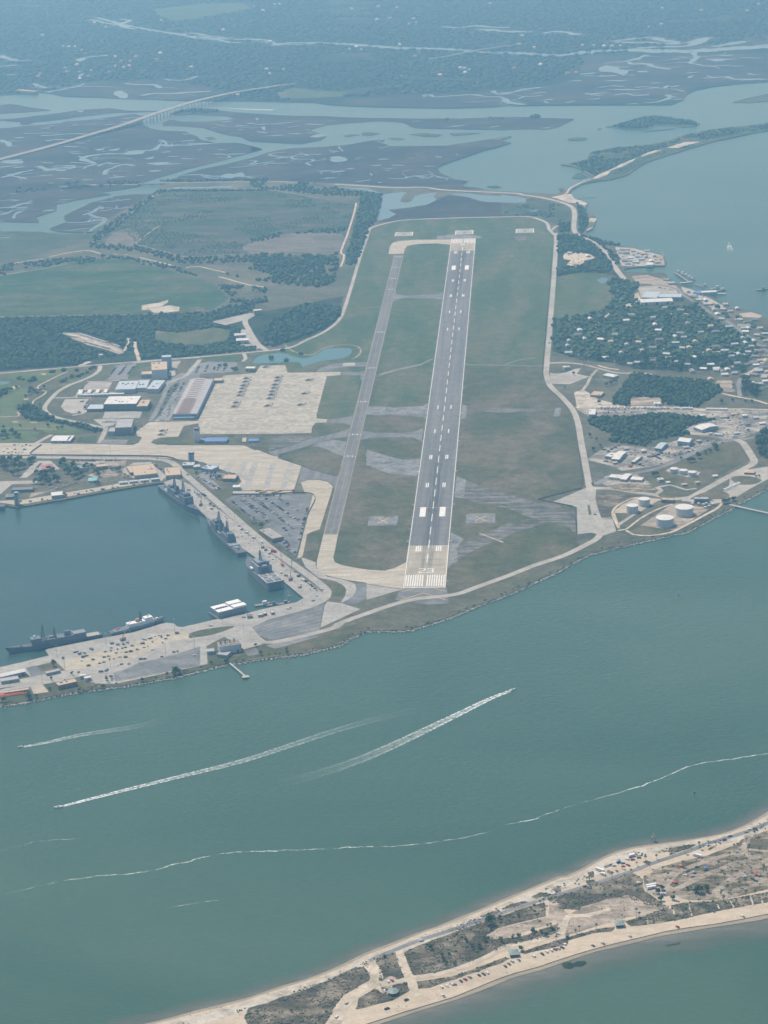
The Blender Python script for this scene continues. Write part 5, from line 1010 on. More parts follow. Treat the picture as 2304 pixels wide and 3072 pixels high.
tower('grey control tower beside low buildings at the quay road','C',(207,1062),9,13,'wall_grey',10,'wall_grey')
tower('slim grey tower standing at the basin quay end','E',(143,315),7,17,'wall_grey',7,'roof_teal')
# buildings round the striped apron and the quay
bld('headquarters','pale blue-grey roofed building by the quay-road control tower','building','D',(405,130),(500,128),(545,100),5,'wall_tan','roof_bluegrey',nwin=6,units=2);bld('headquarters','long grey-roofed office beside the striped apron','building','D',(560,150),(650,165),(700,135),6,'wall_blue','roof_bluegrey',nwin=6,units=2)
bld('annex','small grey-blue link building behind the quay-road tower','annex','D',(500,145),(555,140),(570,118),4,'wall_grey','roof_bluegrey',nwin=3)
bld('office_building','brown office with a tan roof inside a small car park','building','D',(740,240),(845,240),(830,205),5,'wall_brown','roof_tan',nwin=6);bld('shed','small white-roofed shed on the corner of the striped apron','shed','D',(823,312),(885,310),(888,290),6,'wall_grey','roof_white',nwin=2)
bld('office_building','U-shaped tan-roofed office in the big car park','building','D',(1040,665),(1155,740),(1245,720),6,'wall_brown','concrete_grey',nwin=8,units=3)
bld('office_building','large tan-roofed building near the basin corner','building','H',(1118,1045),(1305,1025),(1260,945),6,'wall_tan','roof_tan',nwin=9,units=4);bld('office_building','tan-roofed building standing beside the bend of the quay road','building','H',(1375,1045),(1500,1035),(1425,975),6,'wall_tan','roof_tan',nwin=6,units=3);bld('office_building','small tan-roofed building west of the large tan one','building','H',(1080,1020),(1120,1015),(1080,962),5,'wall_brown','roof_tan',nwin=3)
bld('restaurant','dark red roofed building in a tree-lined car park','building','H',(350,985),(440,975),(460,935),6,'wall_brick','roof_red','hip',nwin=5,over=1);bld('bus_shelter','bright blue roofed pavilion among trees by the basin','pavilion','H',(728,1078),(800,1075),(790,1050),6,'wall_cream','roof_teal','hip',nwin=2);bld('gym','green-grey roofed building among trees by the apron road','building','H',(640,985),(720,980),(700,955),6,'wall_cream','roof_green',nwin=4);bld('gym','small brown-roofed building beside the apron road','building','H',(800,972),(885,965),(870,945),5,'wall_brown','roof_tan',nwin=4)
bld('warehouse','white-roofed quay shed with one blue end wall','shed','E',(428,245),(525,235),(522,205),5,'wall_blue','roof_white',nwin=3);bld('shed','long dark green shed behind the basin quay','shed','H',(95,1165),(270,1158),(270,1135),4,'wall_dark','roof_dark',nwin=6);bld('shed','dark hip-roofed shed near the slim quay tower','shed','H',(45,1215),(108,1210),(110,1185),5,'wall_dark','roof_dark','hip',nwin=2)
for k,x in enumerate((990,1075,1165,1255)):bld('container_office','long pale container office in a row behind the basin quay','container','H',(x,1105-k*9),(x+68,1098-k*9),(x+66,1086-k*9),3.2,'wall_blue' if k % 2 else 'wall_white','roof_bluegrey',nwin=3,group='container offices behind the basin quay')
# lower pier
bld('warehouse','long white-roofed warehouse on the lower pier','warehouse','F',(5,905),(212,858),(212,832),7,'wall_grey','roof_white','gable',nwin=0,ndoor=4,doorsize=(3,3.5));bld('shed','low white-roofed shed in front of the lower pier warehouse','shed','F',(10,955),(155,932),(135,908),4,'wall_grey','roof_grey',nwin=5);bld('shed','low grey shed behind tan building on the lower pier','shed','F',(385,888),(500,862),(498,845),3.5,'wall_grey','roof_grey',nwin=5)
bld('office_building','tan-roofed building with dark arcade on the lower pier','building','F',(485,990),(640,955),(678,915),6,'wall_brown','roof_tan',nwin=8,units=2);bld('canopy_shed','small white-roofed shed beside the arcaded tan building','shed','F',(705,930),(758,920),(750,905),4,'wall_white','roof_white',nwin=1);bld('canopy_shed','smallest white-roofed shed behind the arcaded tan building','shed','F',(660,910),(712,903),(700,890),4,'wall_white','roof_white',nwin=1)
bld('shed','long tan-walled shed behind orange oil booms','shed','F',(35,1050),(240,1020),(238,1005),3.5,'wall_tan','roof_tan',nwin=0,ndoor=3)
pw=bld('power_plant','boxy plant building with a brown roof and four tall stacks','building','G',(440,945),(618,920),(625,880),11,'wall_white','wall_brown',nwin=0,ndoor=3,doorsize=(3,4))
for k in range(4):MB().cyl((pw[1]*(.12+.21*k),pw[2]*(.55+.1*(k % 2)),pw[3]),.8,6,'wall_dark',10).build('stack',pw[0])
for k in range(3):MB().cyl((pw[1]*(.2+.3*k),pw[2]*.3,pw[3]+.36),1.1,1.2,'roof_white',10).build('roof_vent',pw[0])
for k,q in enumerate(((502,968),(576,962))):
    p=at('G',*q);o=thing('storage_tank','small white upright tank before the stacked plant building','tank',(p.x,p.y,LZ+.28),0,'two tanks at the plant');MB().cyl((0,0,0),2.6,6,'wall_cream',16).build('shell',o);MB().cyl((0,0,6),2.6,.7,'roof_white',16,.6).build('top',o)
bld('annex','low grey annex in front of the stacked plant','annex','G',(415,1005),(500,1015),(510,975),4,'wall_grey','roof_grey',nwin=3);bld('shed','grey block shed beside the plant lawn','shed','G',(335,985),(395,980),(385,955),4,'wall_grey','roof_grey',nwin=1)
for k,(q,c) in enumerate((((670,690),'wall_brown'),((760,680),'roof_white'),((805,668),'roof_white'),((870,660),'roof_white'))):
    bld('site_cabin','white box cabin standing on the quay near the barge' if c=='roof_white' else 'dark brown box cabin standing on the quay near the barge','cabin','G',q,(q[0]+(40 if k < 2 else 26),q[1]-5),(q[0]+(44 if k < 2 else 30),q[1]-18),3.4,'wall_tan',c if c != 'wall_brown' else 'roof_dark',nwin=2,group='cabins on the quay')
# east side: workshops and depots round the tank farm
for nm,lb,a,b,c,h,wl,rf,kd in (('workshop','long cream-roofed workshop in the depot yard west of the wood',(545,765),(600,770),(705,718),8,'wall_grey','roof_ribbed_white','gable'),('workshop','low cream shed joined to the long workshop',(497,755),(545,762),(580,735),5,'wall_grey','roof_white','flat'),('workshop','grey-blue roofed workshop with a wide yard of trucks',(853,690),(900,695),(962,655),7,'wall_blue','roof_bluegrey','gable'),('workshop','tall white workshop with large doors beside the wood',(1015,635),(1100,645),(1145,622),11,'wall_blue','roof_white','gable'),('workshop','low canopy shed between trucks in the depot yard',(685,795),(710,798),(770,762),4,'wall_cream','roof_ribbed_white','flat'),('depot','cream-roofed depot at the edge of the wood',(1130,540),(1190,560),(1272,520),8,'wall_grey','roof_ribbed_white','gable'),
                                       ('office_building','cream-roofed office by the road junction, larger of the pair',(605,910),(650,915),(712,878),6,'wall_cream','roof_ribbed_white','gable'),('annex','low white annex beside the junction office',(525,905),(605,912),(610,890),4,'wall_white','roof_white','flat'),('office_building','cream-roofed office by the road junction, squarer of the pair',(680,912),(762,918),(795,900),6,'wall_cream','roof_white','hip'),('shed','white canopy shed on the fuel-farm lawn',(885,925),(920,920),(945,902),4,'wall_white','roof_white','flat'),('pump_house','tan-roofed pump house between the big white tanks',(900,1065),(985,1070),(990,1055),5,'wall_brown','roof_tan','flat'),('pump_house','long tan-roofed building by the fuel pier gate',(1490,865),(1560,868),(1590,848),5,'wall_brown','roof_tan','hip'),('pump_house','dark open shed near the row of small tanks',(1135,1062),(1235,1062),(1235,1046),6,'wall_dark','roof_grey','flat'),
                                       ('shed','small pale shed by the grassy fork near the radio mast',(207,125),(250,122),(256,112),5,'wall_white','roof_white','flat'),('long_shed','long low white-roofed row by the village lane',(480,180),(560,195),(640,188),4,'wall_cream','roof_white','flat'),('shed','brown-roofed bunker building in the sandy yard',(395,320),(470,325),(520,300),4,'wall_tan','roof_tan','flat'),('shed','pale shed with a flat roof beside the orchard wood',(850,385),(898,383),(905,368),5,'wall_white','roof_white','flat'),('shed','white-roofed shed at the west end of the trailer row',(385,460),(430,460),(438,420),5,'wall_white','roof_white','flat'),('shop','white-roofed shop beside the village street',(1530,235),(1575,232),(1590,212),6,'wall_cream','roof_white','hip')):
    bld(nm,lb,'building','J',a,b,c,h,wl,rf,kd,nwin=4 if h < 9 else 0,ndoor=2,doorsize=(3,3.4) if 'work' in nm else (1.4,2.2),units=1 if kd=='flat' else 0)
bld('boatshed','huge white-roofed boatshed in the village','boatshed','I',(756,602),(984,592),(968,569),10,'wall_white','roof_white','gable',nwin=0,ndoor=3,doorsize=(5,6));bld('warehouse','pale grey warehouse behind the huge white boatshed','warehouse','I',(762,566),(868,570),(882,528),9,'wall_blue','roof_bluegrey','gable',nwin=0,ndoor=2,doorsize=(4,4));bld('warehouse','long pale grey warehouse east of the boatshed','warehouse','I',(880,574),(1042,574),(1036,548),8,'wall_grey','roof_bluegrey',nwin=0,ndoor=3,doorsize=(4,4));bld('shed','white domed shed on the fishing peninsula','shed','I',(795,335),(840,335),(842,318),9,'wall_white','roof_white','gable',nwin=0)
bld('wharf_shed','white-roofed wharf shed beside the fishing boats','shed','I',(1190,542),(1298,536),(1292,524),6,'wall_grey','roof_white','flat',nwin=4);bld('wharf_shed','narrow white-roofed walkway on the fish dock','walkway','I',(1040,474),(1122,465),(1120,460),4,'wall_grey','roof_white','flat',nwin=0);bld('wharf_shed','blue-roofed store on the fish wharf','shed','I',(1130,530),(1170,540),(1185,520),6,'wall_blue','roof_blue','hip',nwin=2);bld('house','green-roofed long house near the river bank','house','I',(1450,775),(1540,772),(1545,755),5,'wall_white','roof_green','hip',nwin=4)
# houses of the village
HOUSE_SPOTS=[('I',x,y) for x,y in ((650,745),(690,705),(840,725),(855,775),(880,815),(1040,672),(925,655),(1035,835),(1060,865),(885,880),(655,917),(740,900),(840,938),(765,960),(1050,942),(1098,938),(1140,895),(540,895),(245,890),(235,925),(310,845),(320,815),(730,1045),(500,1010),(680,1055),(615,975),(1250,785),(1285,825),(1090,765),(1420,915),(1350,960),(1285,930),(1240,960),(1400,1000),(1450,985),(1520,970),(1570,1000),(1545,1050),(1340,1060),(1370,1095),(1120,1105),(1290,1100),(990,1040),(850,1030),(940,985),(1560,890),(1640,890),(1480,870),(395,733),(240,975),(355,875),(1000,860),(1180,830),(1275,670),(1225,630),(1355,630),(1520,800),(1500,825),(570,845),(470,880),(1085,1060),(1140,1010),(1620,1080),(1590,1105),(1000,905))] +              [('J',x,y) for x,y in ((1340,160),(1250,215),(1390,130),(1600,150),(1560,95),(1290,140),(1120,160),(1640,230),(1590,250))] + [('I',x,y) for x,y in ((620,240),(650,265),(700,250),(730,290),(680,300),(770,270),(640,320),(720,330),(850,285),(800,250),(760,310),(250,265),(290,345),(380,285),(940,455),(970,480),(610,262),(665,238),(745,262),(700,318),(790,292),(830,322),(660,340),(870,330),(1090,540),(1130,575),(1170,600),(1215,600),(1250,625),(1300,700),(1340,665),(1390,680),(1440,660),(1330,735),(1380,790),(1460,740),(1480,800),(1560,740),(1600,800),(1640,840),(1580,850),(1500,905),(1540,930),(1440,1050),(1490,1060),(1250,1060),(1200,1090),(1620,930),(1650,1000),(1600,1030),(1655,1110),(1560,1130),(1630,1150),(1500,1140),(1590,960),(1420,1120),(1350,1130))]
RC=[('roof_grey','grey'),('roof_white','white'),('roof_bluegrey','pale blue'),('roof_tan','tan'),('roof_ribbed_white','off-white'),('roof_dark','dark')]
PROTO={}
def house_proto(k):
    rf,nm=RC[k];w,d,h=11+k % 3*2,8+k % 2*2,5.2;o=thing('house','x','house',(0,0,0))
    wl=['wall_white','wall_cream','wall_tan','wall_white','wall_grey','wall_cream'][k]
    MB().bx(-w/2,w/2,-d/2,d/2,0,3.2,wl).build('wall',o)
    b=MB()
    for s in (-1,1):b.add([(-w/2-.5,s*(d/2+.6),3.0),(w/2+.5,s*(d/2+.6),3.0),(w/2+.5,0,h),(-w/2-.5,0,h),(-w/2-.5,s*(d/2+.6),3.25),(w/2+.5,s*(d/2+.6),3.25),(w/2+.5,0,h+.25),(-w/2-.5,0,h+.25)],[(0,1,2,3),(7,6,5,4),(0,4,5,1),(1,5,6,2),(3,2,6,7),(0,3,7,4)],rf)
    b.build('roof',o)
    g=MB()
    for s in (-1,1):g.add([(s*(w/2-.02),-d/2,3.2),(s*(w/2-.02),d/2,3.2),(s*(w/2-.02),0,h)],[(0,1,2)],wl)
    g.build('gable',o);MB().box((0,-d/2-.06,1.05),(1.0,.12,2.1),'wall_brown').build('door',o)
    for x in (-w*.3,w*.3):f=MB().box((x,-d/2-.05,1.7),(1.8,.1,1.4),'wall_white').build('window',o);MB().box((x,-d/2-.12,1.7),(1.5,.06,1.1),'glass').build('pane',f)
    return o
VILLAGE_MARKS=[(n,*at('I',x,y)[:2]) for n,x,y in (('near the huge white boatshed',870,620),('by the village main street',1300,720),('by the lower village street',1560,900),('near the tall radio mast',360,1000),('beside the airfield perimeter road',200,900),('deep among the village trees',760,850),('near the middle lane of the village',900,1000),('by the eastern village lane',1380,980),('north of the sandy depot yards',1150,1110),('among trees east of the middle lane',1100,880),('in the northwest corner of the village',450,780))]
VILLAGE_MARKS += [(n,*at('J',x,y)[:2]) for n,x,y in (('by the white-roofed village shop',1510,210),('in the copse beside the eastern road fork',1610,700),('on the lane above the orchard wood',900,150),('by the sand lot beside the village street',1380,190),('behind the long low white-roofed row',650,120))]
hr=random.Random(3);HOUSES=[]
for i,(t,x,y) in enumerate(HOUSE_SPOTS):
    p=at(t,x,y);k=hr.choice((0,0,0,1,2,2,3,4,5,5));rz=hr.choice((0.12,0.12,1.69,-0.3))+hr.uniform(-.1,.1)
    near=min(VILLAGE_MARKS,key=lambda q:math.hypot(q[1]-p.x,q[2]-p.y))[0]
    zone=near if (t=='J' or not (y < 360 or (y < 500 and x > 900))) else ('on the fishing peninsula' if x > 500 else 'in the sandy clearing by the airfield road')
    _unused='among the village trees' if (t=='J' or not (y < 360 or (y < 500 and x > 900))) else ('on the fishing peninsula' if x > 500 else 'in the sandy clearing by the airfield road')
    lab='small house with a %s roof %s' % (RC[k][1],zone);grp='%s-roofed houses %s' % (RC[k][1],zone)
    if k not in PROTO:
        o=house_proto(k);PROTO[k]=o;KIDS[o.name]=list(o.children);o.location=(p.x,p.y,LZ+.3);o.rotation_euler.z=rz;o['label']=lab;o['group']=grp
    else:copy_tree(PROTO[k],(p.x,p.y,LZ+.3),rz,lab,grp,(1,1,1))
    HOUSES.append((p.x,p.y))
# far houses on the wooded shore beyond the waterway
FAR=[('P',x,y,c) for x,y,c in ((720,363,2),(845,362,2),(810,390,2),(755,390,2),(480,412,2),(720,422,2),(805,420,2),(570,452,2),(550,485,2),(680,460,2),(770,430,1),(975,380,2),(1190,428,1),(1005,137,0),(1390,195,0),(265,228,0),(500,500,0),(250,470,2),(240,485,2),(1000,340,1),(470,300,0),(510,322,0),(430,300,0),(395,298,0),(660,178,2),(590,150,2),(555,140,2),(1430,0,0),(1640,75,0),(400,10,0),(1480,602,1))] +      [('Q',x,y,c) for x,y,c in ((205,443,1),(122,267,0),(930,288,1),(615,315,0),(690,318,0),(660,300,0),(785,130,0),(868,122,1),(1030,150,0),(1015,125,0),(985,158,0),(795,47,0),(630,62,0),(910,55,1),(1490,30,1),(1305,433,2),(1330,436,0),(1360,445,0),(1335,462,0),(1180,477,2),(1025,360,1),(415,5,0),(75,72,0),(150,35,0),(20,48,0),(180,33,0),(100,440,2),(120,470,0))] + [('R',x,y,c) for x,y,c in ((245,412,1),(205,305,1),(130,232,1),(465,463,2),(410,466,2),(80,435,2),(575,295,1),(505,292,1),(690,297,1),(740,296,1),(1600,35,0),(1245,72,2),(1530,75,2),(1000,60,1),(995,160,0),(920,178,2),(640,297,1))]
FAR_MARKS=[(n,*at(t,x,y,MZ)[:2]) for n,t,x,y in (('beyond the north end of the long bridge','P',1500,480),('around the small lagoons west of the long bridge','P',560,430),('near the red-roofed waterside building','P',200,500),('by the western marsh creek inland','P',800,200),('at the top of the woods west of the clearing','P',350,60),('beside the pale field clearing inland','P',1300,100),('in the woods between meadow and inland creek','Q',400,350),('near the pond in the inland woods','Q',950,440),('near the distant inland bridge','Q',1300,400),('in the inland woods beyond the creek','Q',800,100),('along the far inland creek bank','R',600,300),('in the woods beyond the eastern marsh','R',1300,90),('beside the eastern marsh edge','R',300,430))]
FC=[('wall_grey','grey','wall_grey','a grey'),('wall_tan','tan','wall_tan','a tan'),('roof_orange','orange','wall_tan','an orange')];FP={}
for t,x,y,c in FAR:
    p=at(t,x,y,MZ);nf=min(FAR_MARKS,key=lambda q:math.hypot(q[1]-p.x,q[2]-p.y))[0];lab='far house with %s roof %s' % (FC[c][3],nf);grp='far %s-roofed houses %s' % (FC[c][1],nf);sc=hr.uniform(.5,.9);rz=hr.uniform(-.5,.5)
    if c not in FP:
        o=thing('far_house',lab,'house',(p.x,p.y,MZ+.1),rz,grp);o.scale=(sc,sc,1.1);MB().bx(-10,10,-9,9,0,7,FC[c][2]).build('wall',o)
        MB().add([(-11,-10,7.03),(11,-10,7.03),(11,10,7.03),(-11,10,7.03),(-6,0,12),(6,0,12)],[(0,1,5,4),(2,3,4,5),(1,2,5),(3,0,4),(3,2,1,0)],FC[c][0]).build('roof',o);FP[c]=o;KIDS[o.name]=list(o.children)
    else:copy_tree(FP[c],(p.x,p.y,MZ+.1),rz,lab,grp,(sc,sc,1.1))
bld('resort','long red-roofed waterside building on the far shore','building','P',(95,562),(205,572),(200,562),9,'wall_tan','roof_orange',nwin=0,z0=MZ)

for i,(x,y,w,rf) in enumerate(((1180,470,40,'roof_white'),(1320,475,46,'roof_grey'),(1400,455,36,'roof_tan'),(1480,470,40,'roof_white'),(1560,480,36,'roof_bluegrey'),(1600,520,44,'roof_white'),(1500,530,34,'roof_dark'),(1420,590,40,'roof_bluegrey'),(640,700,34,'roof_grey'),(760,720,36,'roof_white'),(560,800,30,'roof_tan'),(1060,690,40,'roof_grey'),(1160,650,30,'roof_tan'),(940,940,26,'roof_white'),(1050,955,36,'roof_tan'),(1150,945,28,'roof_tan'),(1270,895,34,'roof_white'),(1620,180,50,'roof_grey'),(1560,110,46,'roof_white'),(1640,150,40,'roof_bluegrey'))):
    bld('store_shed','small %s-roofed store shed in the %s' % (rf[5:].replace('bluegrey','blue-grey'),'eastern depot yard' if x > 1170 and y > 440 and y < 640 else ('western truck yard' if 600 < y < 860 else ('fuel-farm lawn' if y > 860 else 'village street corner'))),'shed','J',(x,y),(x+w,y-4),(x+w+8,y-16),4,'wall_cream' if i % 2 else 'wall_grey',rf,'gable' if i % 3 else 'flat',nwin=2,group='store sheds on the east side')
# ---- storage tanks
def tank(label,t,left,right,top,h,group=None):
    a=at(t,left,top,LZ+h);b=at(t,right,top,LZ+h);r=(b-a).length/2;c=(a+b)/2
    o=thing('storage_tank',label,'tank',(c.x,c.y,LZ+.36),0,group);MB().cyl((0,0,0),r,h-.36,'wall_white',40).build('shell',o)
    k=MB().cyl((0,0,h-.36),r*1.005,r*.07,'roof_white',40,r*.04).build('roof',o);MB().cyl((0,0,h-.36),r*1.012,.35,'steel',40,cap=False).build('rim',k)
    s=MB()
    for i in range(14):
        a0=-1.9+i*.075;s.box((math.cos(a0)*(r+.5),math.sin(a0)*(r+.5),(h-.5)*(i+.5)/14),(1.1,.9,.15),'steel',a0)
    s.build('stair',o);return o
tank('largest white storage tank, the southern one of two in the sandy basin','J',860,990,1190,13);tank('large white storage tank in the sandy basin beside the pump house','J',997,1128,1115,13)
tank('mid-size white tank in the concrete basin, nearer the apron','J',650,737,1103,11);tank('mid-size white tank in the concrete basin, by the pump road','J',735,820,1057,11)
for i,(l,r,y) in enumerate(((960,1022,842),(1026,1088,853),(1089,1152,866))):tank('squat white tank in the row of three on the lawn','J',l,r,y,7,'row of three tanks')
for i,(x,y) in enumerate(((1120,1092),(1165,1092),(1200,1098),(1220,1090),(1240,1108),(1265,1096),(1212,1118))):tank('small low white tank beside the fuel pier road','J',x-11,x+11,y-4,2.6,'small tanks by the fuel pier')
# ---- beach shelters
def shelter(label,t,fl,fr,br):
    (x,y),rz,w,d=frame_of(t,fl,fr,br,BZ+3.6);o=thing('beach_shelter',label,'shelter',(x,y,BZ+.2),rz);d=min(max(d,8),12)
    for q in ((0.4,0.4),(w-.4,.4),(w-.4,d-.4),(.4,d-.4),(w/2,.4),(w/2,d-.4)):MB().bx(q[0]-.12,q[0]+.12,q[1]-.12,q[1]+.12,0,2.9,'timber').build('post',o)
    MB().bx(0,w,0,d,0.02,.3,'timber').build('deck',o);MB().add([(-1,-1,2.9),(w+1,-1,2.9),(w+1,d+1,2.9),(-1,d+1,2.9),(w*.35,d/2,4.4),(w*.65,d/2,4.4)],[(0,1,5,4),(2,3,4,5),(1,2,5),(3,0,4),(3,2,1,0)],'roof_green').build('roof',o)
    MB().bx(w*.1,w*.9,d*.55,d*.9,.3,2.4,'wall_dark').build('wall',o)
shelter('green-roofed beach shelter above a row of parked cars','L',(1180,805),(1250,798),(1235,757));shelter('green-roofed beach shelter beside the sandy clearing','K',(400,1035),(465,1030),(455,1000))
p=at('L',208,1108,BZ+3);o=thing('pavilion','round green-roofed pavilion by the sandy crossroads','pavilion',(p.x,p.y,BZ+.2));MB().cyl((0,0,2.9),5.6,1.4,'roof_green',16,1.0).build('roof',o)
for i in range(8):a0=i*math.pi/4;MB().cyl((4.6*math.cos(a0),4.6*math.sin(a0),0),.15,2.95,'timber',6).build('post',o)
MB().cyl((0,0,0),3.2,2.6,'wall_dark',12).build('wall',o)
bld('booth','small dark booth beside the beach track','booth','L',(1645,655),(1665,652),(1670,640),3,'wall_dark','roof_dark',nwin=1,z0=BZ)

# ================================================================== SHIPS (local x = forward, z = 0 at the waterline)
def hull(root,L,B,zs,mat,deckmat,bow=0.30,stern=0.75,name='hull',boot=True):
    """lofted hull: L long, B wide, zs = deck height at stern, midship, bow"""
    st=[]
    for i in range(15):
        u=i/14;x=-L/2+L*u
        wd=B/2*(stern+(1-stern)*min(1,u/.25)) if u < .25 else (B/2 if u < 1-bow else B/2*max(0.02,1-((u-(1-bow))/bow)**1.9))
        wl=wd*(.92 if u < .7 else .92-.55*(u-.7)/.3)
        zd=zs[0]+(zs[1]-zs[0])*u*2 if u < .5 else zs[1]+(zs[2]-zs[1])*((u-.5)*2)**1.6
        xf=x+(0 if u < .97 else 0);xw=x-(L*.045*max(0,(u-.85)/.15))
        st.append([(xw,-wl,-1.2),(xf,-wd,zd),(xf,wd,zd),(xw,wl,-1.2)])
    b=MB();b.loft(st,mat);b.m=[mat];h=b.build(name,root)
    d=MB()
    for k in range(14):
        a,c=st[k],st[k+1];d.add([(a[1][0],a[1][1]*.96,a[1][2]+.05),(c[1][0],c[1][1]*.96,c[1][2]+.05),(c[2][0],c[2][1]*.96,c[2][2]+.05),(a[2][0],a[2][1]*.96,a[2][2]+.05)],[(0,1,2,3)],deckmat)
    d.build('deck',h)
    if boot:
        w=MB()
        for s in (0,3):
            for k in range(14):
                a,c=st[k][s],st[k+1][s];sg=-1 if s==0 else 1;w.add([(a[0],a[1]*1.02+sg*.05,-.2),(c[0],c[1]*1.02+sg*.05,-.2),(c[0],c[1]*1.045+sg*.05,.7),(a[0],a[1]*1.045+sg*.05,.7)],[(0,1,2,3)],'ship_black')
        w.build('boot_stripe',h)
    return h
def lattice(root,x,y,z,h,w,mat,arms=3,name='mast'):
    b=MB()
    for sx in (-1,1):
        for sy in (-1,1):b.rod((x+sx*w,y+sy*w,z),(x+sx*w*.25,y+sy*w*.25,z+h),.5,mat,4,.32)
    for k in range(6):
        t=k/6;ww=w*(1-.75*t);zz=z+h*t;w2=w*(1-.75*(k+1)/6);z2=z+h*(k+1)/6
        for q in (((-1,-1),(1,-1)),((1,-1),(1,1)),((1,1),(-1,1)),((-1,1),(-1,-1))):b.rod((x+q[0][0]*ww,y+q[0][1]*ww,zz),(x+q[1][0]*w2,y+q[1][1]*w2,z2),.26,mat,4)
    o=b.build(name,root);a=MB()
    for k in range(arms):zz=z+h*(.55+.17*k);a.rod((x,y-5+k,zz),(x,y+5-k,zz),.2,mat,4);a.box((x,y,zz),(2.2,2.2,.8),mat)
    a.rod((x,y,z+h),(x,y,z+h+6),.14,mat,4);a.build('yardarm',o);return o
def gun(root,x,z,mat='navy_light'):
    b=MB();b.box((x,0,z+1.5),(4.2,3.4,3),mat,0,.72);b.rod((x+1.5,0,z+1.9),(x+8,0,z+2.6),.2,mat,6);b.cyl((x,0,z),2.4,.5,mat,12);b.build('gun',root)
def deckmarks(root,x0,x1,w,z,mat='paint_white',lw=.5):
    b=MB()
    for q in ((x0,x0+lw,-w,w),(x1-lw,x1,-w,w),(x0+lw,x1-lw,-w,-w+lw),(x0+lw,x1-lw,w-lw,w)):b.add([(q[0],q[2],z),(q[1],q[2],z),(q[1],q[3],z),(q[0],q[3],z)],[(0,1,2,3)],mat)
    b.add([(x0+lw,-lw/2,z),(x1-lw,-lw/2,z),(x1-lw,lw/2,z),(x0+lw,lw/2,z)],[(0,1,2,3)],mat)
    b.build('deck_marking',root)
def life(root,xs,y,z):
    for x in xs:
        for s in (-1,1):MB().rod((x-.9,s*y,z),(x+.9,s*y,z),.5,'cutter_white',8).build('life_raft',root)
def heading(stern,bow):return math.atan2(bow.y-stern.y,bow.x-stern.x)
def frigate():
    a,b=at('F',835,562,3),at('F',50,708,3);o=thing('frigate','grey frigate with a boxy superstructure and tall lattice mast along the lower pier','warship',((a.x+b.x)/2,(a.y+b.y)/2,0),heading(a,b))
    hull(o,136,14,(5,5.5,9.5),'navy_grey','navy_deck',.42,.8)
    s=MB().bx(-45,30,-6.3,6.3,5.6,12,'navy_grey').build('superstructure',o);MB().bx(18,32,-6,6,12.02,16,'navy_grey').build('bridge',s)
    w=MB()
    for k in range(9):w.box((32.08,-4.8+k*1.2,14.6),(.1,.9,.9),'glass')
    w.build('bridge_windows',s);MB().bx(-45,-28,-6,6,12.02,13.4,'navy_light').build('hangar',s);MB().box((-20,0,15),(9,5,6),'navy_grey',0,.8).build('funnel',s);MB().bx(-4,6,-3,3,12.02,14.5,'navy_grey').build('deckhouse',s)
    lattice(o,14,0,12,22,2.2,'navy_grey');lattice(o,-2,0,14.4,12,1.4,'navy_grey',2)
    MB().cyl((26,0,16),1.9,3.4,'cutter_white',14,1.3).build('radar_dome',o);MB().cyl((-26,0,13.4),1.3,3,'cutter_white',12,.8).build('close_in_gun',o);MB().cyl((9,0,12),1.4,2,'navy_light',12).build('gun_mount',o)
    b_=MB();b_.cyl((46,0,7),1.8,2,'navy_light',12);b_.box((46,0,10),(1.2,1.2,4),'navy_light');b_.build('launcher',o);MB().bx(-64,-46,-5.9,5.9,5.4,5.75,'wall_tan').build('flight_deck',o);deckmarks(o,-64,-46,5.7,5.8);life(o,(-12,-8,0,4),6.6,12.6);gun_z=0
frigate()
def cruiser(label,stern,bow):
    a,b=at('D',*stern,4),at('D',*bow,4);o=thing('cruiser',label,'warship',((a.x+b.x)/2,(a.y+b.y)/2,0),heading(a,b))
    hull(o,172,17,(6.5,7.5,12),'navy_grey','navy_deck',.40,.85)
    f=MB().box((28,0,14),(26,15.5,13),'navy_grey',0,.93).build('forward_superstructure',o);MB().box((27,0,22.8),(15,12,4.6),'navy_grey',0,.9).build('bridge',f)
    for s in (-1,1):MB().box((34,s*7.65,15.5),(4,.2,4),'navy_light').build('radar_face',f)
    MB().box((41.0,0,15.5),(.3,4,4),'navy_light').build('radar_face',f)
    g=MB().box((-24,0,12.6),(34,14.5,10.4),'navy_grey',0,.92).build('aft_superstructure',o);MB().box((-34,0,19.6),(11,11,4),'navy_grey',0,.9).build('deckhouse',g);MB().bx(-6,15,-6.5,6.5,7.4,12,'navy_grey').build('midship_house',o)
    for x in (9,-13):q=MB().box((x,0,18),(9,8,12),'navy_grey',0,.72).build('funnel',o);MB().bx(x-2.6,x+2.6,-2.2,2.2,24.02,25,'ship_black').build('funnel_cap',q)
    lattice(o,17,0,20,22,2.4,'navy_grey');lattice(o,-22,0,18,20,2.2,'navy_grey');gun(o,60,9.2);gun(o,-70,6.6)
    MB().bx(44,53,-4,4,8.2,9.3,'navy_light').build('missile_hatch',o);MB().bx(-64,-56,-4,4,6.7,7.6,'navy_light').build('missile_hatch',o)
    p=MB().bx(-55,-42,-7.6,7.6,6.8,8.6,'navy_light').build('flight_deck',o);deckmarks(o,-55,-42,7.3,8.66);MB().cyl((30,0,25.1),1.5,3,'cutter_white',12,1.0).build('radar_dome',o);MB().cyl((-36,4,21.6),1.2,3,'cutter_white',12,.8).build('close_in_gun',o);life(o,(-2,2,6),7.2,12.6)
cruiser('grey cruiser at the inner basin corner, bow towards the quay crane',(235,302),(552,537));cruiser('grey cruiser with a pale stern deck moored at mid-quay',(905,868),(598,585))
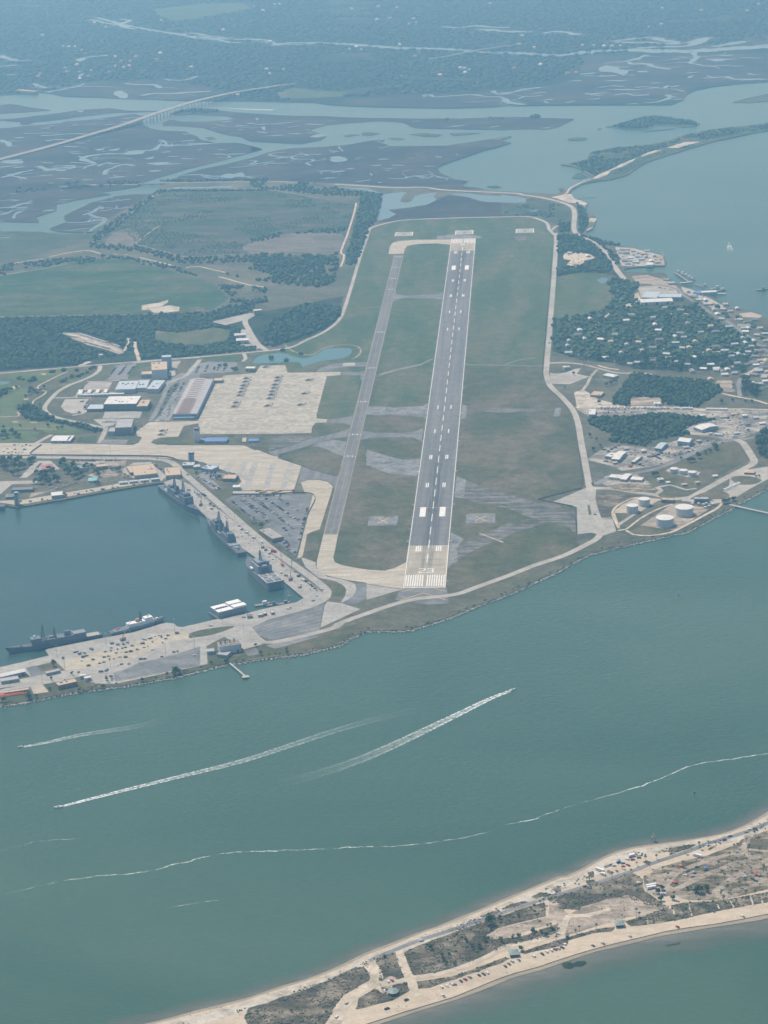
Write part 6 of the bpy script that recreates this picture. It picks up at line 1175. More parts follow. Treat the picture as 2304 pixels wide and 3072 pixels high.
def amphib():
    a=(at('D',1105,1108,12)+at('D',1252,1080,12))/2;b=at('D',950,893,12);L=math.hypot(b.x-a.x,b.y-a.y);o=thing('landing_ship','broad grey landing ship with a marked flight deck over its square stern','warship',((a.x+b.x)/2,(a.y+b.y)/2,0),heading(a,b))
    B=27;hull(o,L,B,(11,11,13.5),'navy_light','navy_deck',.30,.98)
    d=MB().bx(-L/2-1,-L/2+42,-B/2,B/2,11.1,12.6,'navy_deck').build('flight_deck',o);deckmarks(o,-L/2,-L/2+40,B/2-.6,12.66,lw=.9);mk=MB()
    for q in (-7,7):
        n=20
        for i in range(n):a0,a1=2*math.pi*i/n,2*math.pi*(i+1)/n;cx=-L/2+22;mk.add([(cx+4.6*math.cos(a0),q+4.6*math.sin(a0),12.68),(cx+4.6*math.cos(a1),q+4.6*math.sin(a1),12.68),(cx+5.6*math.cos(a1),q+5.6*math.sin(a1),12.68),(cx+5.6*math.cos(a0),q+5.6*math.sin(a0),12.68)],[(0,1,2,3)],'paint_white')
    for x in (-L/2+12,-L/2+32):mk.add([(x,-B/2+1.4,12.70),(x+.9,-B/2+1.4,12.70),(x+.9,B/2-1.4,12.70),(x,B/2-1.4,12.70)],[(0,1,2,3)],'paint_white')
    mk.build('landing_marks',d);s=MB().bx(-L/2+42.3,-L/2+72,-11,11,11.2,23,'navy_light').build('superstructure',o);MB().bx(-L/2+50,-L/2+70,-8.5,8.5,23.02,27,'navy_light').build('bridge',s);q=MB()
    for k in range(9):q.box((-L/2+70.1,-7.5+k*1.9,25.4),(.1,1.3,1.1),'glass')
    q.build('bridge_windows',s);MB().box((-L/2+47,-6,25.6),(5,4,5),'navy_grey',0,.8).build('funnel',s);MB().box((-L/2+47,6,25.6),(5,4,5),'navy_grey',0,.8).build('funnel',s);MB().bx(-L/2+42.0,-L/2+42.28,-6,6,12.7,20,'navy_deck').build('hangar_door',s)
    lattice(o,-L/2+60,0,27,15,1.8,'navy_grey');MB().box((-L/2-.55,0,5.8),(.5,B*.62,9),'navy_grey').build('stern_gate',o)
    for s_ in (-1,1):c=MB();c.cyl((-L/2+78,s_*7,12),1.2,5,'navy_light',8);c.rod((-L/2+78,s_*7,16),(-L/2+92,s_*5,20),.4,'navy_light');c.build('deck_crane',o)
    for s_ in (-1,1):MB().bx(-L/2+62,-L/2+71,s_*12.2-1.4,s_*12.2+1.4,13,15,'cutter_white').build('ship_boat',o)
amphib()
def cutter():
    a,b=at('F',912,548,3),at('F',1370,432,3);L=math.hypot(b.x-a.x,b.y-a.y);o=thing('patrol_cutter','white patrol cutter with a red bow slash and dark mast at the pier end','patrol ship',((a.x+b.x)/2,(a.y+b.y)/2,0),heading(a,b))
    hull(o,L,11.5,(3.8,4.2,7.5),'wall_grey','navy_deck',.40,.82);s=MB().bx(-6,24,-4.9,4.9,4.4,9.5,'cutter_white').build('superstructure',o);MB().bx(10,22,-4.4,4.4,9.52,13,'cutter_white').build('bridge',s);MB().bx(-16,-6.1,-4.7,4.7,4.4,10,'cutter_white').build('hangar',s);MB().box((0,0,11.5),(6,4,4.2),'buff',0,.8).build('funnel',s)
    q=MB()
    for k in range(7):q.box((22.06,-3.6+k*1.2,11.6),(.1,.9,.9),'glass')
    q.build('bridge_windows',s);lattice(o,5,0,9.5,15,1.1,'navy_deck',2);MB().bx(-36,-17,-5,5,4.0,4.3,'navy_deck').build('flight_deck',o);deckmarks(o,-36,-17,4.8,4.36);gun(o,30,5.2,'cutter_white')
    for y in (-1,1):MB().add([(25,y*5.25,4.9),(28.5,y*4.75,5.2),(25.5,y*4.7,.8),(22,y*5.1,.8)],[(0,1,2,3)],'red').build('bow_slash',o)
    for x,y in ((16,0),(19,2.5),(-10,2)):MB().cyl((x,y,13 if x > 0 else 10),1.2,1.8,'cutter_white',12,.7).build('radar_dome',o)
    MB().box((-30,2,5.1),(6,2.2,1.5),'orange',.1,.8).build('ship_boat',o)
cutter()
def barge():
    (x,y),rz,w,d=frame_of('D',(705,1340),(940,1282),(885,1242),13);o=thing('barracks_barge','square barracks barge with white roofs moored at the corner quay','barge',(x,y,0),rz);d=26
    h=MB().bx(-2,w+2,-2,d+2,-1,3,'navy_grey').build('hull',o);MB().bx(0,w,0,d,3.02,11,'navy_light').build('deckhouse',o)
    for (a,b,c,e,z) in ((.0,.52,.0,.42,11.8),(.55,1.0,.0,.42,13.4),(.0,.50,.56,1.0,11.8),(.53,.98,.56,1.0,13.4)):MB().bx(a*w,b*w,c*d,e*d,11.02,z,'cutter_white').build('roof_block',o)
    for k in range(5):MB().box((w*(.08+.08*k),d*.49,12.2),(2,2.4,2.2),'navy_deck').build('vent_unit',o)
    for s in range(2):
        for k in range(12):MB().box((w*(k+.5)/12,-.06,5+s*3.2),(1.2,.12,.9),'glass').build('window',o)
    c=MB();c.rod((-2,-2.2,3.6),(w+2,-2.2,3.6),.1,'steel',4);c.build('rail',h);MB().box((w*.9,-5.2,3.0),(1.4,7.5,.25),'steel').build('gangway',o)
barge()
def workboat(label,t,x,y,rz,L,colour,house,cat='boat',mast=True,name='workboat',group=None):
    p=at(t,x,y,1);o=thing(name,label,cat,(p.x,p.y,0),rz,group);hull(o,L,L*.28,(L*.06+.5,L*.06+.3,L*.12+.8),colour,'timber',.4,.8,boot=False)
    h=MB().box((L*.1,0,L*.16+.3),(L*.28,L*.17,L*.2),house,0,.9).build('wheelhouse',o);MB().box((L*.1+L*.142,0,L*.2+.3),(.1,L*.13,L*.06),'glass').build('window',h)
    if mast:
        b=MB();b.rod((-L*.05,0,L*.06),(-L*.05,0,L*.75),.12,'steel',5);b.build('mast',o)
        for s in (-1,1):MB().rod((-L*.05,0,L*.1),(-L*.1,s*L*.3,L*.68),.1,'steel',4).build('outrigger',o)
    return o
workboat('small white harbour tug at the corner quay','G',800,592,0.35,24,'navy_light','cutter_white',name='harbour_tug',mast=False);workboat('low dark work punt moored behind the harbour tug','G',880,592,0.35,18,'navy_deck','navy_grey',mast=False);workboat('grey pontoon boat near the quay corner','G',975,582,0.35,20,'navy_light','navy_light',mast=False)
for i,(x,y) in enumerate(((1018,393),(1050,405),(1075,418),(1098,430),(1118,443))):workboat('white shrimp boat moored in the row along the slanting jetty','I',x+6,y,2.2,19,'cutter_white' if i % 2 else 'navy_light','cutter_white',name='shrimp_boat',group='shrimp boats on the slanting jetty')
for i,(x,y,l) in enumerate(((1290,508,'white-hulled trawler beside the wharf shed'),(1325,525,'dark trawler outermost beside the wharf shed'))):workboat(l,'I',x,y,.3,24,'cutter_white' if i==0 else 'navy_deck','cutter_white',name='trawler')
workboat('white cabin boat at the short finger pier','I',1205,487,-.5,17,'cutter_white','cutter_white',mast=False,name='cabin_boat');workboat('dark blue trawler anchored out in the river','I',1617,520,.25,26,'car_blue','wall_blue',name='trawler');workboat('grey fishing boat at the tip of the fishing peninsula','I',915,285,1.5,20,'navy_deck','cutter_white',name='trawler');workboat('white fishing boat at the tip of the fishing peninsula','I',905,265,1.2,17,'cutter_white','cutter_white',name='trawler')
p=at('E',0,345,4);o=thing('destroyer','grey warship stern reaching in at the north quay','warship',(p.x-52,p.y-6,0),math.pi+.25);hull(o,120,15,(6,7,10),'navy_grey','navy_deck');MB().bx(-20,30,-6,6,7,15,'navy_grey').build('superstructure',o)
# sailing dinghy in the basin corner
p=at('G',1020,522,0);o=thing('sailboat','tiny white sailboat in the basin corner','sailboat',(p.x,p.y,0),.9);hull(o,7.5,2.4,(.8,.8,1.1),'cutter_white','timber',.5,.7,boot=False);MB().rod((.6,0,.8),(.6,0,10.5),.08,'steel',5).build('mast',o);MB().add([(.5,0,1.6),(-3.4,.5,1.7),(.5,0,10),(.45,.06,1.6),(-3.4,.56,1.7),(.45,.06,10)],[(0,1,2),(5,4,3)],'cutter_white').build('sail',o)
# ---- motor boats under way and their wakes
def motorboat(label,tip,back,L=11,t='V'):
    a,b=at(t,*tip,0),at(t,*back,0);d=math.atan2(a.y-b.y,a.x-b.x);o=thing('motorboat',label,'motorboat',(a.x,a.y,.1),d);hull(o,L,L*.32,(1.0,1.1,1.5),'cutter_white','wall_white',.5,.85,boot=False)
    MB().box((L*.02,0,1.5),(L*.25,L*.2,1.0),'wall_grey',0,.8).build('console',o);MB().box((-L*.48,0,1.1),(.7,.8,1.3),'ship_black').build('outboard',o)
    MB().box((L*.14,0,2.0),(.08,L*.18,.6),'glass').build('windscreen',o)
def wake(pts_,w0,w1,t='V',peak=1.0,name='wake'):
    p=smooth_line([(q.x,q.y) for q in (at(t,*a,0) for a in pts_)],4);n=len(p)
    for s in (-1,0,1):
        off=[]
        for i,(x,y) in enumerate(p):
            u=i/(n-1);a,b=p[max(i-1,0)],p[min(i+1,n-1)];dx,dy=b[0]-a[0],b[1]-a[1];l=math.hypot(dx,dy) or 1;o_=s*(w0*.5+(w1-w0)*.5*u**.7);off.append((x-dy/l*o_,y+dx/l*o_))
        ribbon(name,off,w0*.55 if s else w0*.9,'foam',.14,(w1*.28 if s else w1*.95),(lambda u,s=s:peak*(min(1,u*60+.35))*((1-u)**1.5)*(1.0 if s else .55)))
motorboat('white speedboat ahead of the broad foaming wake',(1106,1491),(1060,1508));wake([(1103,1492),(1060,1509),(1000,1538),(920,1577),(850,1610),(780,1640),(700,1668),(600,1697)],3,17,peak=1.3);motorboat('white speedboat ahead of the longest straight wake',(126,1744),(170,1736));wake([(130,1743),(250,1712),(400,1675),(520,1645),(620,1613),(720,1580),(820,1552),(920,1530)],2.4,12,peak=1.35)
motorboat('small speedboat near the pier end of the lower shore',(44,1614),(80,1608),7);wake([(47,1614),(110,1602),(180,1587),(280,1572),(360,1556)],2,12,peak=.9)
motorboat('white cabin cruiser heading upriver past the village',(1383,190),(1386,215),15,'I');wake([(1384,200),(1386,220),(1390,240),(1392,262)],4,14,'I',1.0);motorboat('speedboat on the waterway near the long bridge',(148,684),(100,685),12,'Q');wake([(146,684),(80,683),(0,681),(-80,676),(-200,672),(-380,668)],8,22,'Q',1.3)
for a,w in (([(0,1935),(60,1920),(130,1905),(210,1893),(300,1886),(380,1868),(450,1850),(520,1841),(600,1838),(700,1834),(780,1829),(862,1828),(930,1820),(1000,1810),(1060,1795)],1.5),([(1100,1781),(1150,1770),(1210,1748)],1.5),([(1280,1727),(1330,1714),(1400,1693),(1450,1672),(1500,1652),(1580,1640),(1659,1628),(1750,1612)],1.6),([(1060,1795),(1100,1781)],.5),([(1210,1748),(1280,1727)],.5),([(370,1960),(430,1950),(490,1943)],.6),([(0,1840),(80,1818),(170,1812)],.45)):
    q=smooth_line([(v.x,v.y) for v in (at('V',*c,0) for c in a)],5);ribbon('foam_line',ragged(q,4,2.4,False,16),w*1.25,'foam_line',.15,fade=lambda u:min(1,.25+3*min(u,1-u)))

# ================================================================== HELICOPTERS
def helicopter():
    o=thing('helicopter','x','helicopter',(0,0,0));sec=[(7.6,.35,1.5,.35),(6.6,1.0,1.55,.8),(4.8,1.2,1.8,1.1),(2.0,1.25,2.0,1.25),(-1.5,1.2,2.0,1.2),(-4.0,.8,2.15,.85),(-8.2,.35,2.4,.4)]
    rings=[[(x,hw*math.cos(k*math.pi/4),zc+hh*math.sin(k*math.pi/4)) for k in range(8)] for x,hw,zc,hh in sec];b=MB();b.loft(rings,'heli_grey');f=b.build('fuselage',o)
    MB().box((6.2,0,2.15),(1.3,1.7,.5),'glass',0,.8).build('windscreen',f);MB().box((1.2,0,3.45),(4.6,1.5,.9),'heli_grey',0,.7).build('engine_cowling',f)
    for s in (-1,1):MB().box((1.0,s*1.2,2.1),(1.8,.1,1.3),'heli_dark').build('cabin_door',f)
    MB().add([(-7.6,-.12,2.4),(-8.6,-.12,2.4),(-10.0,-.12,5.0),(-9.0,-.12,5.0),(-7.6,.12,2.4),(-8.6,.12,2.4),(-10.0,.12,5.0),(-9.0,.12,5.0)],[(0,1,2,3),(7,6,5,4),(0,4,5,1),(1,5,6,2),(2,6,7,3),(3,7,4,0)],'heli_grey').build('tail_fin',o)
    MB().box((-8.6,0,2.7),(1.1,3.6,.14),'heli_grey').build('stabiliser',o);MB().cyl((1.2,0,3.9),.35,.8,'heli_dark',8).build('rotor_head',o)
    for a in (2.85,3.0,3.28,3.43):MB().box((1.2+3.9*math.cos(a),3.9*math.sin(a),4.6),(7.6,.45,.1),'heli_dark',a).build('rotor_blade',o)
    for k in range(4):a=k*math.pi/2+.4;MB().box((-9.6+.7*math.cos(a),.32,4.9+.7*math.sin(a)),(.24+1.1*abs(math.cos(a)),.08,.24+1.1*abs(math.sin(a))),'heli_dark').build('tail_rotor_blade',o)
    for x,y in ((3.2,-1.2),(3.2,1.2),(-5.6,0)):
        g=MB();g.rod((x,y-.15,.35),(x,y+.15,.35),.35,'tyre',10);w=g.build('wheel',o);MB().rod((x,y,.35),(x,y*.8,1.5),.1,'heli_grey').build('strut',w)
    return o
HP=helicopter();KIDS[HP.name]=list(HP.children)
HS=[('C',x,y,l,g) for l,g,a in (('grey helicopter in the western row on the apron','western row of helicopters',((662,382),(655,410),(642,440),(628,466),(618,495),(605,523),(577,583),(563,616))),('grey helicopter in the middle row on the apron','middle row of helicopters',((925,375),(918,401),(902,433),(893,461),(880,490),(870,518),(857,548),(840,609))),('grey helicopter in the loose eastern row on the apron','eastern row of helicopters',((1178,396),(1145,508),(1110,602)))) for x,y in a] + [('H',1350,680,'grey helicopter of the pair beside the brown-fronted hangar','helicopter pair by the hangar'),('H',1338,711,'grey helicopter of the pair beside the brown-fronted hangar','helicopter pair by the hangar'),('C',825,288,'lone grey helicopter at the pond end of the apron',None)]
for i,(t,x,y,l,g) in enumerate(HS):
    p=at(t,x,y);rz=math.pi-.05+random.uniform(-.12,.12);loc=(p.x,p.y,LZ+.34)
    if i==0:HP.location=loc;HP.rotation_euler.z=rz;HP['label']=l;HP['group']=g
    else:copy_tree(HP,loc,rz,l,g)

# ================================================================== BRIDGES, DOCKS, MASTS, CRANES
def bridge(spec,prof,w,label,pier_from,pier_to,zlow):
    raw=[]
    for (t,x,y),z in zip(spec,prof):p=at(t,x,y,z);raw.append((p.x,p.y,z))
    n=len(raw);P2=smooth_line([(a[0],a[1]) for a in raw],22);L=[0]
    for i in range(1,len(P2)):L.append(L[-1]+math.hypot(P2[i][0]-P2[i-1][0],P2[i][1]-P2[i-1][1]))
    rl=[0]
    for i in range(1,n):rl.append(rl[-1]+math.hypot(raw[i][0]-raw[i-1][0],raw[i][1]-raw[i-1][1]))
    Z=np.interp(np.array(L)*rl[-1]/L[-1],rl,[a[2] for a in raw]);k=np.ones(9)/9;Z=np.convolve(np.pad(Z,4,'edge'),k,'valid')
    o=thing('road_bridge',label,'bridge',(raw[0][0],raw[0][1],0));ox,oy=raw[0][0],raw[0][1];b=MB();rl_=MB();rail_pts=[]
    rings=[]
    for i in range(len(P2)):
        a,c=P2[max(i-1,0)],P2[min(i+1,len(P2)-1)];dx,dy=c[0]-a[0],c[1]-a[1];l=math.hypot(dx,dy);nx,ny=-dy/l,dx/l;x,y=P2[i][0]-ox,P2[i][1]-oy;z=Z[i];rings.append([(x+nx*w/2,y+ny*w/2,z-1.6),(x+nx*w/2,y+ny*w/2,z),(x-nx*w/2,y-ny*w/2,z),(x-nx*w/2,y-ny*w/2,z-1.6)]);rail_pts.append((x,y,z,nx,ny))
    b.loft(rings,'road');b.build('deck',o)
    for s in (-1,1):
        r=MB();r.loft([[(x+nx*s*(w/2-.2),y+ny*s*(w/2-.2),z+.02),(x+nx*s*(w/2-.5),y+ny*s*(w/2-.5),z+.02),(x+nx*s*(w/2-.5),y+ny*s*(w/2-.5),z+1.0),(x+nx*s*(w/2-.2),y+ny*s*(w/2-.2),z+1.0)] for x,y,z,nx,ny in rail_pts],'concrete_wall');r.build('parapet',o)
    m=MB();m.loft([[(x+nx*.15,y+ny*.15,z+.02),(x-nx*.15,y-ny*.15,z+.02),(x-nx*.15,y-ny*.15,z+.8),(x+nx*.15,y+ny*.15,z+.8)] for x,y,z,nx,ny in rail_pts],'concrete_wall');m.build('median_barrier',o)
    tot=L[-1];s=pier_from*tot
    while s < pier_to*tot:
        i=min(range(len(L)),key=lambda q:abs(L[q]-s));x,y,z,nx,ny=rail_pts[i]
        q=MB()
        for u in (-.3,.3):q.box((x+nx*w*u,y+ny*w*u,(z-2.6+zlow)/2),(2.4,2.4,z-2.6-zlow),'concrete_wall')
        q.box((x,y,z-2.1),(2.6,w*.9,.98),'concrete_wall',math.atan2(ny,nx)-math.pi/2);q.build('pier',o);s += 44
    return o
bridge([('P',-300,1065),('P',0,990),('P',300,912),('P',560,838),('P',760,778),('P',900,727),('P',1050,677),('P',1200,632),('P',1350,596),('P',1500,566),('P',1640,546),('Q',180,531),('Q',270,522)],[3,3,4,6,12,18,21,21,19,14,8,4,3],26,'long pale highway bridge climbing over the waterway and marsh',.37,.90,-1)
bridge([('Q',1110,368),('Q',1250,345),('Q',1380,315),('Q',1500,297),('Q',1659,275),('R',110,270)],[4,8,15,15,9,4],18,'distant pale road bridge over the inland creek',.2,.8,-1)
bridge([('S',860,314),('S',900,314),('S',990,314),('S',1020,310)],[4,5,5,4],10,'low dark causeway bridge across the marsh channel',.1,.9,-1)
def jetty(label,spec,w,z=2.6,head=None,mat='timber',cat='pier'):
    p=[at(t,x,y,z) for t,x,y in spec];o=thing('jetty',label,cat,(p[0].x,p[0].y,0));b0=p[0]
    for a,b in zip(p,p[1:]):
        d=Vector((b.x-a.x,b.y-a.y));L=d.length;ang=math.atan2(d.y,d.x);MB().box(((a.x+b.x)/2-b0.x,(a.y+b.y)/2-b0.y,z-.2),(L,w,.4),mat,ang).build('deck',o);k=max(2,int(L/7))
        for i in range(k+1):
            x,y=a.x+(b.x-a.x)*i/k-b0.x,a.y+(b.y-a.y)*i/k-b0.y;nx,ny=-d.y/L,d.x/L
            for s in (-1,1):MB().rod((x+nx*s*w*.4,y+ny*s*w*.4,-1),(x+nx*s*w*.4,y+ny*s*w*.4,z-.4),.22,'wall_dark',6).build('pile',o)
        for s in (-1,1):MB().box(((a.x+b.x)/2-b0.x-d.y/L*s*w*.48,(a.y+b.y)/2-b0.y+d.x/L*s*w*.48,z+.9),(L,.08,.1),mat,ang).build('handrail',o)
    if head:MB().box((p[-1].x-b0.x,p[-1].y-b0.y,z-.15),(head[0],head[1],.52),mat,.35).build('head',o)
    return o
jetty('narrow concrete jetty with a small platform below the plant',[('G',522,1075),('G',600,1140),('G',655,1188)],2.6,head=(9,6),mat='concrete_wall');jetty('long fuel pier on piles beside the beach',[('J',1385,1098),('J',1520,1128),('J',1659,1158),('J',1900,1212)],5,mat='concrete_wall');jetty('slanting timber jetty with shrimp boats',[('I',998,395),('I',1050,432),('I',1090,458)],5);jetty('timber finger pier with a white cabin boat',[('I',1140,478),('I',1200,497)],4);jetty('dark groyne reaching into the river from the sandy point',[('U',425,617),('U',500,608),('U',595,598)],3,1.6);jetty('concrete quay arm beside the trawlers',[('I',1300,545),('I',1362,545)],8,mat='concrete_wall')
def channel_marker(label,t,x,y,big):
    p=at(t,x,y,0);o=thing('channel_marker',label,'marker',(p.x,p.y,-1));h=7 if big else 5
    for sx,sy in (((-1.6,-1.6),(1.6,-1.6),(1.6,1.6),(-1.6,1.6)) if big else ((0,0),)):MB().rod((sx,sy,0),(sx*.8,sy*.8,h),.22,'wall_dark',6).build('pile',o)
    MB().box((0,0,h+.1),(4 if big else 1,4 if big else 1,.25),'timber').build('platform',o);MB().box((0,0,h+1.8),(1.6,1.6,3),'roof_rust' if big else 'wall_dark').build('daymark',o);MB().cyl((0,0,h+3.3),.2,1.2,'steel',6).build('lamp',o)
channel_marker('four-legged channel marker standing just off the beach','K',710,345,True);channel_marker('dark post marker in the channel','V',1500,1722,False);channel_marker('small post marker off the far channel bank','V',1466,1293,False)
def radio_mast(label,t,x,y,h,w,mats):
    p=at(t,x,y);o=thing('radio_mast',label,'mast',(p.x,p.y,LZ+.3));n=7
    for k in range(n):
        b=MB();z0,z1=h*k/n,h*(k+1)/n;w0,w1=w*(1-.7*k/n),w*(1-.7*(k+1)/n);mt=mats[k % len(mats)];C4=((-1,-1),(1,-1),(1,1),(-1,1))
        for q in range(4):
            a,c=C4[q],C4[(q+1) % 4];b.rod((a[0]*w0,a[1]*w0,z0),(a[0]*w1,a[1]*w1,z1),.22,mt,4);b.rod((a[0]*w0,a[1]*w0,z0),(c[0]*w1,c[1]*w1,z1),.13,mt,4);b.rod((a[0]*w1,a[1]*w1,z1),(c[0]*w1,c[1]*w1,z1),.13,mt,4)
        b.build('mast_section',o)
radio_mast('tall red and white lattice radio mast by the village lane','J',380,182,52,2.6,('red','wall_white'));radio_mast('thinner dark lattice mast beside the red one','J',353,150,60,1.4,('wall_dark',))
def crane(label,t,x,y,rz,boom,mat,tilt=.9):
    p=at(t,x,y);o=thing('mobile_crane',label,'crane',(p.x,p.y,LZ+.4),rz);c=MB().box((0,0,1.6),(9,3,1.4),mat).build('carrier',o);MB().box((3.6,0,3),(1.8,2.6,1.4),mat,0,.85).build('cab',o);MB().box((-1.5,0,3.2),(4.5,2.8,1.8),mat).build('housing',o)
    for sx in (-3.2,-1.2,1.2,3.2):
        for s in (-1,1):MB().rod((sx,s*1.2,.6),(sx,s*1.6,.6),.6,'tyre',10).build('wheel',o)
    b=MB();e=Vector((math.cos(tilt)*boom,0,4+math.sin(tilt)*boom))
    for q in ((-.5,-.5),(.5,-.5),(.5,.5),(-.5,.5)):b.rod((-1,q[0],4+q[1]),e+Vector((0,q[0]*.4,q[1]*.4)),.14,mat,4)
    for k in range(10):
        a=Vector((-1,0,4)).lerp(e,k/10);c2=Vector((-1,0,4)).lerp(e,(k+1)/10);b.rod(a+Vector((0,-.5,0)),c2+Vector((0,.5,0)),.09,mat,4);b.rod(a+Vector((0,.5,.3)),c2+Vector((0,-.5,-.3)),.09,mat,4)
    b.build('boom',o);h=MB();h.rod(e,(e.x,0,e.z*.45),.06,'steel',4);h.box((e.x,0,e.z*.45-.4),(.6,.6,.8),'yellow');h.build('hook',o)
crane('orange mobile crane working on the quay behind the landing ship','D',1235,960,1.9,28,'orange',1.2);crane('brown crane with a raised boom beside the landing ship stern','D',1305,1080,1.2,30,'roof_rust',1.25);crane('dark crane beside the cutter on the lower pier','F',1020,612,.9,22,'roof_rust',.9);crane('green-grey crane on the quay between the cruisers','D',560,462,1.4,18,'roof_dark',1.0);crane('small red crane lying boom-down on the quay','D',1165,850,2.6,14,'red',.25)

# ================================================================== VEHICLES
def car_parts(kind,col):
    """body, glass and wheel meshes of one kind of car; x = forward"""
    L,W={'sedan':(4.7,1.8),'suv':(4.9,1.95),'pickup':(5.6,2.0),'van':(5.6,2.1)}[kind];b=MB();hb=.98 if kind=='sedan' else 1.15
    prof=[(-L/2,.38),(-L/2+.06,hb*.8),(-L/2+.35,hb),(L/2-1.2,hb),(L/2-.25,hb*.84),(L/2,.6),(L/2-.02,.36)];n=len(prof)
    b.add([(x,-W/2,z) for x,z in prof]+[(x,W/2,z) for x,z in prof],[tuple(range(n)),tuple(range(2*n-1,n-1,-1))]+[(i,n+i,n+(i+1) % n,(i+1) % n) for i in range(n)],col)
    x0,x1,x2,x3,zt={'sedan':(-1.7,-1.1,.45,1.15,1.43),'suv':(-2.25,-2.0,.5,1.15,1.78),'pickup':(-.5,-.35,.85,1.5,1.75),'van':(-2.7,-2.6,1.4,2.0,2.1)}[kind];y=W/2-.08
    g=MB();g.add([(x0,-y,hb),(x3,-y,hb),(x3,y,hb),(x0,y,hb),(x1,-y+.14,zt-.09),(x2,-y+.14,zt-.09),(x2,y-.14,zt-.09),(x1,y-.14,zt-.09)],[(0,1,5,4),(1,2,6,5),(2,3,7,6),(3,0,4,7)],'glass')
    b.bx(x1-.04,x2+.04,-y+.1,y-.1,zt-.09,zt,col)
    if kind=='pickup':b.bx(-L/2+.12,-.62,-W/2+.14,W/2-.14,hb+.004,hb+.02,'car_black')
    if kind=='van':g=MB();g.bx(1.45,1.98,-y+.02,y-.02,hb,1.85,'glass');b.bx(-2.7,1.4,-y,y,hb+.002,2.1,col)
    w=MB();w.rod((0,-.12,0),(0,.12,0),.34,'tyre',10);return b.mesh('body'),g.mesh('glass'),w.mesh('wheel'),[(sx*(L/2-.95),sy*(W/2-.1),.34) for sx in (-1,1) for sy in (-1,1)]
CP={};CM={}
def car_data(kind,col):
    if (kind,col) not in CP:CP[(kind,col)]=car_parts(kind,col)
    return CP[(kind,col)]
def car_single(kind,col):
    """the same car as one mesh, for far car parks"""
    if (kind,col) not in CM:
        bd,gl,wh,pos=car_data(kind,col);bm=bmesh.new();bm.from_mesh(bd);k=len(bm.faces);bm.from_mesh(gl);bm.faces.ensure_lookup_table();mats=list(bd.materials)
        def add_m(mt):
            if mt not in mats:mats.append(mt)
            return mats.index(mt)
        gi=add_m(MATS['glass']);ti=add_m(MATS['tyre'])
        for f in list(bm.faces)[k:]:f.material_index=gi
        for p in pos:
            k=len(bm.faces);v0=len(bm.verts);bm.from_mesh(wh);bm.verts.ensure_lookup_table();bm.faces.ensure_lookup_table();bmesh.ops.translate(bm,verts=list(bm.verts)[v0:],vec=p)
            for f in list(bm.faces)[k:]:f.material_index=ti
        me=bpy.data.meshes.new('car');bm.to_mesh(me);bm.free()
        for mt in mats:me.materials.append(mt)
        CM[(kind,col)]=me
    return CM[(kind,col)]
CN={'car_white':'white','car_silver':'silver','car_black':'black','car_grey':'dark grey','car_blue':'dark blue','car_red':'red','car_tan':'tan','car_green':'dark green'}
CW=['car_white']*6+['car_silver']*5+['car_black']*4+['car_grey']*5+['car_blue']*3+['car_red']*2+['car_tan']*2+['car_green']
VEH=[];vr=random.Random(21)
def car(t,x,y,where,heading=None,col=None,kind=None,z=LZ+.38,detail=False):
    p=at(t,x,y,z);VEH.append((p.x,p.y,z,heading if heading is not None else vr.uniform(0,6.28),kind or vr.choice(('sedan','sedan','suv','suv','pickup','van')),col or vr.choice(CW),where,detail))
def row(t,a,b,n,where,drop=.12,turn=math.pi/2,cols=None,kinds=None,z=LZ+.38):
    A,B=at(t,*a,z),at(t,*b,z);h=math.atan2(B.y-A.y,B.x-A.x)+turn
    for i in range(n):
        if vr.random() < drop:continue
        u=(i+.5+vr.uniform(-.12,.12))/n;VEH.append((A.x+(B.x-A.x)*u+vr.uniform(-.3,.3),A.y+(B.y-A.y)*u+vr.uniform(-.3,.3),z,h+vr.choice((0,math.pi))+vr.uniform(-.05,.05),vr.choice(kinds or ('sedan','sedan','suv','suv','pickup','van')),vr.choice(cols or CW),where,False))
BZC=BZ+.06
for x,y,c,k in ((610,1072,'car_white','suv'),(655,1062,'car_white','sedan'),(692,1047,'car_white','van'),(720,1048,'car_tan','suv'),(770,1022,'car_blue','suv'),(805,1008,'car_red','suv'),(842,990,'car_silver','pickup'),(921,974,'car_black','sedan'),(958,964,'car_grey','pickup'),(990,955,'car_white','suv'),(1138,899,'car_grey','suv'),(1168,879,'car_tan','pickup'),(1196,860,'car_silver','suv'),(1250,848,'car_silver','pickup'),(1375,816,'car_white','suv'),(1445,797,'car_blue','pickup'),(1482,779,'car_white','suv'),(1522,768,'car_white','suv'),(1552,760,'car_red','suv'),(1580,754,'car_silver','suv'),(1610,744,'car_grey','pickup'),(1632,717,'car_white','suv')):
    car('L',x,y+8,'parked in the row on the beach sand',2.25+vr.uniform(-.15,.15),c,k,BZC,True)
